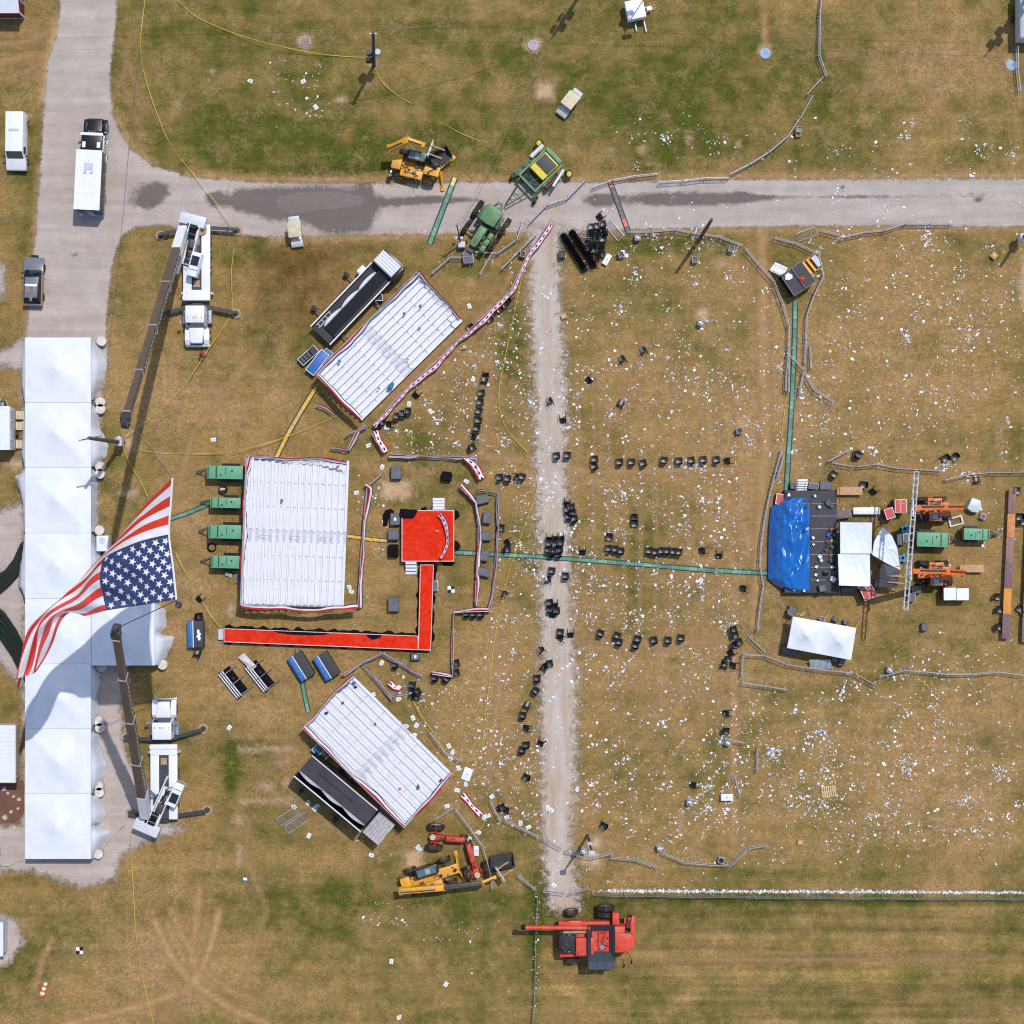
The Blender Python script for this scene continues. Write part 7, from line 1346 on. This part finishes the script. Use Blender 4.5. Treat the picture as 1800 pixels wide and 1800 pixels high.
# ------------------------------------------------------------------ wire fences at the bottom
def fence(label, pts, sp, lean=(0, 0)):
    P = [W(*p) for p in pts]; og = P[0].copy(); T = thing('wire_fence', label, 'fence', og); pl = [tuple(p) for p in P]; L = sum((b-a).length for a, b in zip(P[:-1], P[1:])); n = int(L/sp); tops = []
    for k in range(n+1):
        p = Vector(poly_at(pl, k/n))-og; t = p+Vector((lean[0]+random.uniform(-.06, .06), lean[1]+random.uniform(-.06, .06), 1.25)); tops.append(t); MB().tube([p, t], .035, 5).to('post', steel, T)
    for z in (.3, .75, 1.18): MB().tube([Vector((t.x*1.0, t.y, z)) for t in tops], .014, 4).to('wire', steel, T)
    MB().grid(lambda u, v: Vector(poly_at([tuple(t) for t in tops], u))+Vector((0, 0, -1.1+1.05*v)), max(2, n), 1).to('mesh', MATS['wire_mesh'], T)
wm = bpy.data.materials.new('wire_mesh'); n_, l_, b_ = nodes(wm); b_.inputs['Base Color'].default_value = hexc('#4a4a48'); tcn = n_.new('ShaderNodeTexCoord'); wv = n_.new('ShaderNodeTexBrick'); wv.inputs['Scale'].default_value = 9; wv.inputs['Mortar Size'].default_value = .05; wv.inputs['Color1'].default_value = (0, 0, 0, 1); wv.inputs['Color2'].default_value = (0, 0, 0, 1); wv.inputs['Mortar'].default_value = (1, 1, 1, 1)
l_.new(tcn.outputs['Object'], wv.inputs['Vector']); b_.inputs['Alpha'].default_value = .5; MATS['wire_mesh'] = wm
fence('wire fence with litter caught along it across the lower right', [(1040, 1566), (1300, 1570), (1800, 1573), (1830, 1573)], 3.2, (.25, -.3)); fence('wire fence running down from the path end to the bottom edge', [(945, 1572), (941, 1690), (937, 1806)], 3.4, (0, 0))
# ------------------------------------------------------------------ tapes
def tapeline(label, pts, zs=.7, w=.055):
    P = [W(x, y, .0) for x, y in pts]; L = sum((b-a).length for a, b in zip(P[:-1], P[1:])); n = max(8, int(L/.6)); pl = [tuple(p) for p in P]; sd_ = random.uniform(0, 9)
    def fn(u, v):
        p = Vector(poly_at(pl, u)); d = (Vector(poly_at(pl, min(1, u+.01)))-Vector(poly_at(pl, max(0, u-.01)))).normalized(); nr = Vector((-d.y, d.x, 0)); tw = .5*math.sin(u*n*.35+sd_)
        p = p+nr*(v-.5)*w*math.cos(tw); p.z = zs*(.55+.45*math.cos(u*9+sd_))+.06+(v-.5)*w*math.sin(tw); return p
    tag(MB().grid(fn, n, 1).to('caution_tape', tape, smooth=True), label, 'tape', 'yellow caution tapes')
def smooth(pts, it=2):
    for _ in range(it):
        q = [pts[0]]
        for a, b in zip(pts[:-1], pts[1:]): q += [(a[0]*.75+b[0]*.25, a[1]*.75+b[1]*.25), (a[0]*.25+b[0]*.75, a[1]*.25+b[1]*.75)]
        pts = q+[pts[-1]]
    return pts
for lb, pts, z in [('yellow tape curving from the top left down to the upper crane', [(257, -4), (250, 60), (249, 92), (255, 130), (272, 190), (300, 260), (340, 305), (380, 355), (414, 404)], .8), ('yellow tape from the top edge to the grey pole', [(310, -4), (335, 25), (375, 45), (450, 75), (540, 95), (655, 103)], .9), ('yellow tape falling from the grey pole towards the telehandler', [(660, 121), (667, 140), (690, 163), (722, 182)], .4), ('loose yellow tape on the grass above the yellow telehandler', [(772, 213), (815, 238), (856, 252)], .1), ('yellow tape along the right outriggers of the upper crane', [(413, 412), (408, 480), (410, 548)], .9), ('yellow tape from the upper crane past the person to the power pole', [(406, 556), (362, 625), (325, 682), (265, 737), (222, 768)], .9),
                   ('yellow tape from the power pole to the upper bleacher', [(236, 789), (290, 799), (400, 797), (480, 779), (592, 732)], .9), ('yellow tape from the power pole down towards the flag', [(216, 786), (240, 832), (262, 872)], .8), ('yellow tape from the flag to the end of the red walkway', [(311, 970), (345, 1040), (390, 1104)], .9), ('short yellow tape from the walkway end to the toppled cart', [(394, 1127), (397, 1172)], .5), ('yellow tape tied to the top of the long bunting', [(966, 391), (976, 372), (986, 346)], .9), ('yellow tape winding from the bunting down to the path', [(925, 450), (908, 530), (890, 620), (877, 680), (877, 722), (890, 757), (927, 795)], .25),
                   ('yellow tape winding from the path down left of it', [(941, 828), (946, 862), (924, 916), (906, 972), (891, 1012), (882, 1072), (869, 1122), (863, 1180), (852, 1260), (846, 1330)], .2), ('yellow tape running off the bottom edge at left', [(231, 1462), (234, 1560), (245, 1690), (272, 1806)], .6), ('yellow tape between tent corner and lower crane', [(223, 1444), (195, 1475), (166, 1506)], .9), ('yellow tape at the left edge below the tent', [(42, 1511), (20, 1519), (-5, 1523)], .5), ('yellow tape left of the green ramp above the right stage', [(1384, 690), (1376, 740), (1373, 772)], .2), ('yellow tape on the barricades right of the lower bleacher', [(716, 1215), (740, 1252), (784, 1323)], 1.1), ('yellow tape at the upper corner of the lower bleacher', [(600, 1208), (622, 1187), (634, 1168)], 1.0), ('yellow tape scrap by the old red tractors', [(820, 1470), (850, 1455), (852, 1440)], .1)]: tapeline(lb, smooth(pts), z)
# ------------------------------------------------------------------ people
def person(label, px, py, rz, pose, shirt, legs_m, hat):
    c = W(px, py); T = thing('person', label, 'person', c, rz); V = {}; E = []; R = []
    pts = pose; names = list(pts); me = bpy.data.meshes.new('body'); me.from_pydata([pts[k][0] for k in names], [(names.index(a), names.index(b)) for a, b in PE], [])
    o = link(bpy.data.objects.new('body', me), T); sk_ = o.modifiers.new('skin', 'SKIN'); lay = me.skin_vertices[0] if me.skin_vertices else None
    if lay is None:
        bm = bmesh.new(); bm.from_mesh(me); bm.verts.layers.skin.new(); bm.to_mesh(me); bm.free(); lay = me.skin_vertices[0]
    for i, k in enumerate(names): r = pts[k][1]; lay.data[i].radius = (r, r) if not isinstance(r, tuple) else r; lay.data[i].use_root = (k == 'pelvis')
    o.modifiers.new('sub', 'SUBSURF').levels = 1; o.modifiers['sub'].render_levels = 2; me.materials.append(shirt); sk_.use_smooth_shade = True
    hd = Vector(pts['head'][0]); nk = Vector(pts['neck'][0]); u = (hd-nk).normalized()
    h = MB(); h.cyl(hd-u*.1, hd+u*.06, .085, .1, n=14).cyl(hd+u*.06, hd+u*.13, .1, .05, n=14); h = h.to('head', skin, T, smooth=True)
    f = Vector((1, 0, 0)); MB().box(hd+f*.1, (.04, .03, .05)).to('nose', skin, h); [MB().cyl(hd+Vector((.0, s*.1, -.03)), hd+Vector((.0, s*.1, .03)), .02, n=8).to('ear', skin, h) for s in (-1, 1)]; MB().cyl(hd+u*.05, hd+u*.15, .115, .07, n=16).box(hd+u*.07+f*.12, (.1, .16, .02)).to('hat', hat, T, smooth=True)
    for s in ('l', 'r'):
        w = Vector(pts['hand_'+s][0]); e = Vector(pts['elbow_'+s][0]); d = (w-e).normalized(); sd_ = d.orthogonal().normalized(); m = MB(); m.box(w+d*.05, (.09, .09, .05))
        for k, (off, ln) in enumerate(((-.035, .07), (-.012, .085), (.012, .08), (.035, .06))): m.tube([w+d*.08+sd_*off, w+d*(.08+ln*.6)+sd_*off, w+d*(.08+ln)+sd_*off-Vector((0, 0, .015))], .009, 5)
        m.tube([w+d*.03+sd_*.05, w+d*.08+sd_*.085], .01, 5); m.to('hand', skin, T, smooth=True)
    for s in ('l', 'r'):
        a, k, hp = Vector(pts['ankle_'+s][0]), Vector(pts['knee_'+s][0]), Vector(pts['hip_'+s][0]); MB().cyl(hp, k, .1, .075, n=10).cyl(k, a, .075, .055, n=10).to('trousers', legs_m, T, smooth=True); MB().box(a+Vector((.06, 0, -.04)), (.27, .1, .09)).to('shoe', black, T, bevel=.02)
    return T
PE = [('pelvis', 'spine'), ('spine', 'chest'), ('chest', 'neck'), ('neck', 'head'), ('chest', 'sh_l'), ('sh_l', 'elbow_l'), ('elbow_l', 'hand_l'), ('chest', 'sh_r'), ('sh_r', 'elbow_r'), ('elbow_r', 'hand_r'), ('pelvis', 'hip_l'), ('hip_l', 'knee_l'), ('knee_l', 'ankle_l'), ('pelvis', 'hip_r'), ('hip_r', 'knee_r'), ('knee_r', 'ankle_r')]
def stand(bend=0.0, reach=.3):
    b = bend; return {'pelvis': ((0, 0, .95), .15), 'spine': ((.05+b*.3, 0, 1.12-b*.05), .14), 'chest': ((.08+b*.7, 0, 1.35-b*.25), .16), 'neck': ((.1+b*.95, 0, 1.5-b*.35), .06), 'head': ((.14+b*1.15, 0, 1.64-b*.4), .08), 'sh_l': ((.08+b*.75, .2, 1.4-b*.28), .07), 'elbow_l': ((.15+b*.9, .27, 1.15-b*.3), .05), 'hand_l': ((.15+reach+b*.9, .2, 1.05-b*.4), .035), 'sh_r': ((.08+b*.75, -.2, 1.4-b*.28), .07), 'elbow_r': ((.15+b*.9, -.27, 1.15-b*.3), .05), 'hand_r': ((.15+reach+b*.9, -.2, 1.05-b*.4), .035),
            'hip_l': ((0, .1, .9), .1), 'knee_l': ((.06, .11, .5), .07), 'ankle_l': ((-.04, .11, .09), .045), 'hip_r': ((0, -.1, .9), .1), 'knee_r': ((.1, -.11, .5), .07), 'ankle_r': ((.1, -.11, .09), .045)}
person('person in a red top holding the yellow tape below the upper crane', 355, 627, .7, stand(.15, .35), mat('shirt_red', '#b3202f', .8), mat('trousers_dark', '#2c2b33', .8), mat('cap_red', '#a01b2b', .7))
pn_ = person('person in navy top with yellow cross strap and white cap beside yellow telehandler', 685, 316, 1.2, stand(.35, .3), mat('shirt_navy', '#20243a', .8), mat('trousers_black', '#1c1c20', .8), paper)
MB().box((.3, 0, 1.43), (.06, .4, .03), (0, .35, 0)).box((.26, 0, 1.44), (.4, .06, .03), (0, .35, 0)).to('reflective_strap', mat('hi_vis', '#d5e24a', .6), pn_)
# ------------------------------------------------------------------ litter
def inpoly(x, y, P):
    r = False
    for i in range(len(P)):
        (x0, y0), (x1, y1) = P[i], P[(i+1) % len(P)]
        if (y0 > y) != (y1 > y) and x < (x1-x0)*(y-y0)/(y1-y0)+x0: r = not r
    return r
REG = [([(690, 730), (770, 650), (870, 570), (935, 500), (945, 810), (850, 800), (690, 790)], .0085), ([(1000, 520), (1340, 520), (1335, 800), (1000, 800)], .0052), ([(1005, 815), (1300, 815), (1300, 1100), (1010, 1100)], .0098), ([(940, 480), (1000, 480), (1010, 1550), (955, 1550)], .0040), ([(870, 830), (948, 830), (950, 1180), (870, 1180), (885, 1000)], .0085),
       ([(1020, 1130), (1290, 1130), (1340, 1480), (1020, 1490)], .0075), ([(1420, 420), (1800, 420), (1800, 810), (1440, 810)], .0048), ([(1310, 1205), (1800, 1200), (1800, 1520), (1340, 1490)], .0062), ([(1040, 205), (1800, 190), (1800, 310), (1050, 310)], .0022), ([(1020, 412), (1350, 412), (1350, 520), (1000, 520)], .0038), ([(790, 1185), (950, 1185), (955, 1470), (850, 1440), (800, 1360)], .0085),
       ([(700, 1580), (940, 1580), (940, 1790), (700, 1790)], .0004), ([(1040, 315), (1800, 315), (1800, 400), (1040, 400)], .0009), ([(520, 1420), (700, 1450), (700, 1600), (520, 1600)], .0005), ([(610, 820), (680, 820), (680, 1060), (615, 1060)], .0028), ([(680, 1160), (800, 1200), (800, 1330), (700, 1230)], .006), ([(1340, 520), (1450, 700), (1450, 840), (1345, 840)], .0052), ([(740, 420), (920, 420), (880, 520), (800, 520)], .0012), ([(1480, 850), (1560, 850), (1560, 920), (1480, 920)], .002), ([(1040, 1490), (1380, 1510), (1380, 1560), (1040, 1560)], .0016), ([(1660, 860), (1800, 860), (1800, 1170), (1600, 1170)], .0009), ([(470, 120), (570, 120), (570, 215), (470, 215)], .0028)]
rs = random.Random(11); PTS = []
for P, dens in REG:
    x0, x1, y0, y1 = min(p[0] for p in P), max(p[0] for p in P), min(p[1] for p in P), max(p[1] for p in P); area = abs(sum(P[i][0]*P[(i+1) % len(P)][1]-P[(i+1) % len(P)][0]*P[i][1] for i in range(len(P))))/2; N = int(dens*area*1.45); k = 0; guard = 0
    while k < N and guard < N*40:
        guard += 1; cx, cy = rs.uniform(x0, x1), rs.uniform(y0, y1)
        if not inpoly(cx, cy, P): continue
        m = 1 if rs.random() < .5 else int(rs.expovariate(1/5.))+2; spd = rs.choice((5, 9, 14, 20))
        for _ in range(m):
            x, y = (cx, cy) if m == 1 else (rs.gauss(cx, spd), rs.gauss(cy, spd))
            if 1345 < x < 1480 and 855 < y < 1045: continue
            if rs.random() < .6:
                if 1005 < x < 1300 and 700 < y < 1110: x = 1014+27.5*round((x-1014)/27.5)+rs.gauss(0, 4)
                elif y > 1110 and x < 1290:
                    d_ = math.hypot(x-760, y-950); e_ = 27*round(d_/27)+rs.gauss(0, 4); x, y = 760+(x-760)*e_/d_, 950+(y-950)*e_/d_
                elif x < 940 and y < 810:
                    d_ = math.hypot(x-700, y-1000); e_ = 27*round(d_/27)+rs.gauss(0, 4); x, y = 700+(x-700)*e_/d_, 1000+(y-1000)*e_/d_
            PTS.append((x, y)); k += 1
for cx, cy, n_, s_ in ((1360, 1327, 70, 8), (1452, 1365, 45, 10), (1455, 1410, 60, 11), (1700, 1408, 40, 8), (1756, 1358, 40, 8), (1590, 1343, 40, 9), (1630, 420, 40, 7), (1480, 418, 30, 8), (1445, 1292, 30, 7), (1660, 820, 40, 9), (1700, 835, 30, 8), (1410, 690, 30, 6), (890, 835, 40, 14), (1408, 1085, 10, 6), (1278, 1105, 40, 9), (1500, 1205, 25, 12), (1640, 1182, 40, 20), (1580, 1178, 40, 20), (1430, 478, 30, 8), (1235, 415, 40, 14), (1700, 1180, 30, 16), (545, 165, 14, 18), (1230, 470, 6, 8), (905, 565, 30, 14), (1090, 860, 30, 16), (970, 880, 50, 16), (1000, 690, 40, 20), (1115, 1092, 50, 14), (1400, 1380, 60, 22), (1430, 1300, 50, 20), (1160, 420, 30, 16)):
    PTS += [(rs.gauss(cx, s_), rs.gauss(cy, s_)) for _ in range(n_)]
for x in np.arange(1045, 1802, .8):
    dn = 1.4 if x > 1072 else .2
    for _ in range(int(dn+rs.random())): PTS.append((x+rs.uniform(-2, 2), 1566.5+(x-1045)*.004+rs.gauss(0, .9)-abs(rs.gauss(0, 1.6))*(rs.random() < .4)))
for y in np.arange(1572, 1790, 5): PTS.append((944-(y-1572)*.03+rs.uniform(-4, 8), y+rs.uniform(-3, 3)))
def scrap(x, y, big):
    L = (rs.uniform(.2, .34) if big else rs.uniform(.11, .22)); w = L*rs.uniform(.3, .65) if not big else L*rs.uniform(.5, .9); a = rs.gauss(.5, .8) if rs.random() < .6 else rs.uniform(0, PI); h = rs.uniform(.03, .09); c = W(x, y); ca, sa = math.cos(a), math.sin(a)
    vs = []
    for (u, v, z) in ((-.5, -.5, .01), (.5, -.45, .02), (.45, .5, .01), (-.5, .45, .02), (-.42, -.4, h), (.4, -.42, h*rs.uniform(.4, 1)), (.42, .4, h), (-.4, .42, h*rs.uniform(.4, 1))):
        uu, vv = u*L*rs.uniform(.85, 1.1), v*w*rs.uniform(.85, 1.1); vs.append((c.x+ca*uu-sa*vv, c.y+sa*uu+ca*vv, z+.012))
    return vs, [(0, 3, 2, 1), (4, 5, 6, 7), (0, 1, 5, 4), (1, 2, 6, 5), (2, 3, 7, 6), (3, 0, 4, 7)]
rs.shuffle(PTS); lm = MB(); single = [p for p in PTS if 0 < p[0] < 1800 and 0 < p[1] < 1555][:255]; rest = [p for p in PTS if p not in set(single)]
lmats = [paper, pblue, mat('grey_white_litter', '#bfc2c8', .5, var=.2), cardboard, mat('red_litter', '#c9564a', .7)]
for x, y in rest:
    r = rs.random(); v, f = scrap(x, y, rs.random() < .12); lm.add(v, f, 0 if r < .5 else (2 if r < .88 else (1 if r < .93 else (3 if r < .985 else (4 if r < .99 else 0)))))
lo_ = lm.to('scattered_litter', lmats); lo_['label'] = 'thousands of white papers and bottles scattered over the trampled field'; lo_['category'] = 'litter'; setkind(lo_, 'stuff')
def region(x, y):
    if x < 800 and y < 320: return 'on the upper left grass'
    if y < 320: return 'on the grass above the gravel road'
    if y < 405: return 'on the gravel road at right'
    if x < 945: return 'left of the gravel path above the stage' if y < 820 else ('between the stage and the gravel path' if y < 1100 else 'left of the lower gravel path')
    if x < 1012: return 'on the pale gravel path'
    if x < 1345: return 'right of the path in the upper field' if y < 800 else ('in the central field crossed by the green ramp' if y < 1115 else 'in the lower central field')
    return 'in the upper right field' if y < 850 else ('round the right stage' if y < 1190 else 'in the lower right field')
for x, y in single:
    v, f = scrap(x, y, True); g_ = region(x, y); c = W(x, y); o = MB().add([(a-c.x, b-c.y, z) for a, b, z in v], f).to('paper_scrap', paper if rs.random() < .85 else pblue); o.location = c; tag(o, 'small white scrap of litter '+g_, 'litter', 'white scraps '+g_)
SIGNS = [(825, 538), (832, 666), (719, 710), (757, 723), (648, 783), (680, 752), (672, 821), (627, 866), (820, 846), (671, 1165), (656, 1221), (701, 1229), (726, 1262), (732, 1275), (714, 1276), (729, 1293), (789, 1311), (796, 1322), (792, 1333), (806, 1350), (819, 1378), (804, 1389), (786, 1417), (735, 1489), (653, 1503), (543, 1469), (542, 1411), (557, 1417), (403, 1279), (517, 1418), (851, 1437), (858, 1434), (891, 1436), (915, 1447), (929, 1454), (841, 1463), (737, 1492), (963, 1420), (969, 1424), (1015, 1387), (688, 1690), (784, 1730), (702, 1788), (974, 1556), (375, 773), (440, 142), (533, 143), (555, 188), (614, 1032), (618, 1040), (640, 1215), (865, 1400), (826, 1475), (553, 1422), (1232, 1020)]
for i, (x, y) in enumerate(SIGNS):
    c = W(x, y); T = thing('paper_sign', 'white paper rally sign lying flat '+('near the lower bleacher' if 1100 < y < 1520 and x < 900 else ('on the lower grass' if y > 1520 else ('between the bleachers and the stage' if x < 700 and 700 < y < 1100 else region(x, y)))), 'sign', (c.x, c.y, .02), rs.uniform(0, 3))
    T['group'] = T['label']; MB().grid(lambda u, v: Vector((-.26+.52*u, -.19+.38*v, .01+.05*math.sin(u*4+i)*math.sin(v*3+i))), 5, 4).to('sheet', paper, T, smooth=True, solid=.006); MB().box((0, 0, .09), (.3, .12, .004), (0, 0, .1)).to('print', pblue, T)
c = W(431, 1545); T = thing('paper_sign', 'blue bordered sign lying on the lower left grass', 'sign', (c.x, c.y, .02), -.1); MB().bx(-.28, .28, -.2, .2, 0, .02).to('board', blue, T); MB().bx(-.2, .2, -.13, .13, .02, .03).to('print', paper, T)
# left-over clothes and bags on the bleacher planks
for x, y, z, m_, s_, lb in [(687, 679, 1.1, teal, .75, 'blue plastic sheet left on the upper bleacher planks'), (666, 683, 1.2, blue, .3, 'crumpled blue paper low on the upper bleacher'), (739, 539, 1.6, blue, .4, 'blue paper on the upper right of the upper bleacher'), (738, 577, 1.3, spk, .3, 'dark cap left on the upper bleacher'), (717, 632, 1.0, wood, .3, 'tan bag left on the upper bleacher'), (711, 552, 1.9, blue, .4, 'blue litter high on the upper bleacher'), (597, 635, 2.5, blue, .4, 'blue tape scrap at the top corner of the upper bleacher'), (496, 880, 2.3, spk, .35, 'dark cap left on the long bleacher'), (594, 820, .9, red, .3, 'red cap on the low rows of the long bleacher'), (622, 1200, .9, blue, .5, 'blue paper at the upper corner of the lower bleacher'), (625, 1207, .9, black, .4, 'black bag at the upper corner of the lower bleacher'), (603, 1235, 1.2, black, .35, 'black cap on the lower bleacher'), (574, 1253, 2.0, navy, .4, 'dark blue paper high on the lower bleacher'), (660, 1272, 1.1, mat('purple', '#5d2a6e', .7), .3, 'purple cloth on the lower bleacher'), (703, 1386, 1.7, red, .3, 'red cup on the lower bleacher'), (775, 1371, .9, black, .35, 'black bag at the lower end of the lower bleacher'), (735, 1383, 1.3, mat('rust_stain', '#8c5a3c', .9), .5, 'brown rumpled cloth on the lower bleacher')]:
    p = W(x, y, z); n6 = [(s_*.6*math.cos(t)*rs.uniform(.6, 1.2), s_*.4*math.sin(t)*rs.uniform(.7, 1.2)) for t in [k*PI/4 for k in range(8)]]
    o = MB().prism(n6, 0, .12, sc=.7).to('left_item', m_, bevel=.03); o.location = (p.x, p.y, z+.3); o.rotation_euler = (0, 0, rs.uniform(0, 3)); tag(o, lb, 'litter')
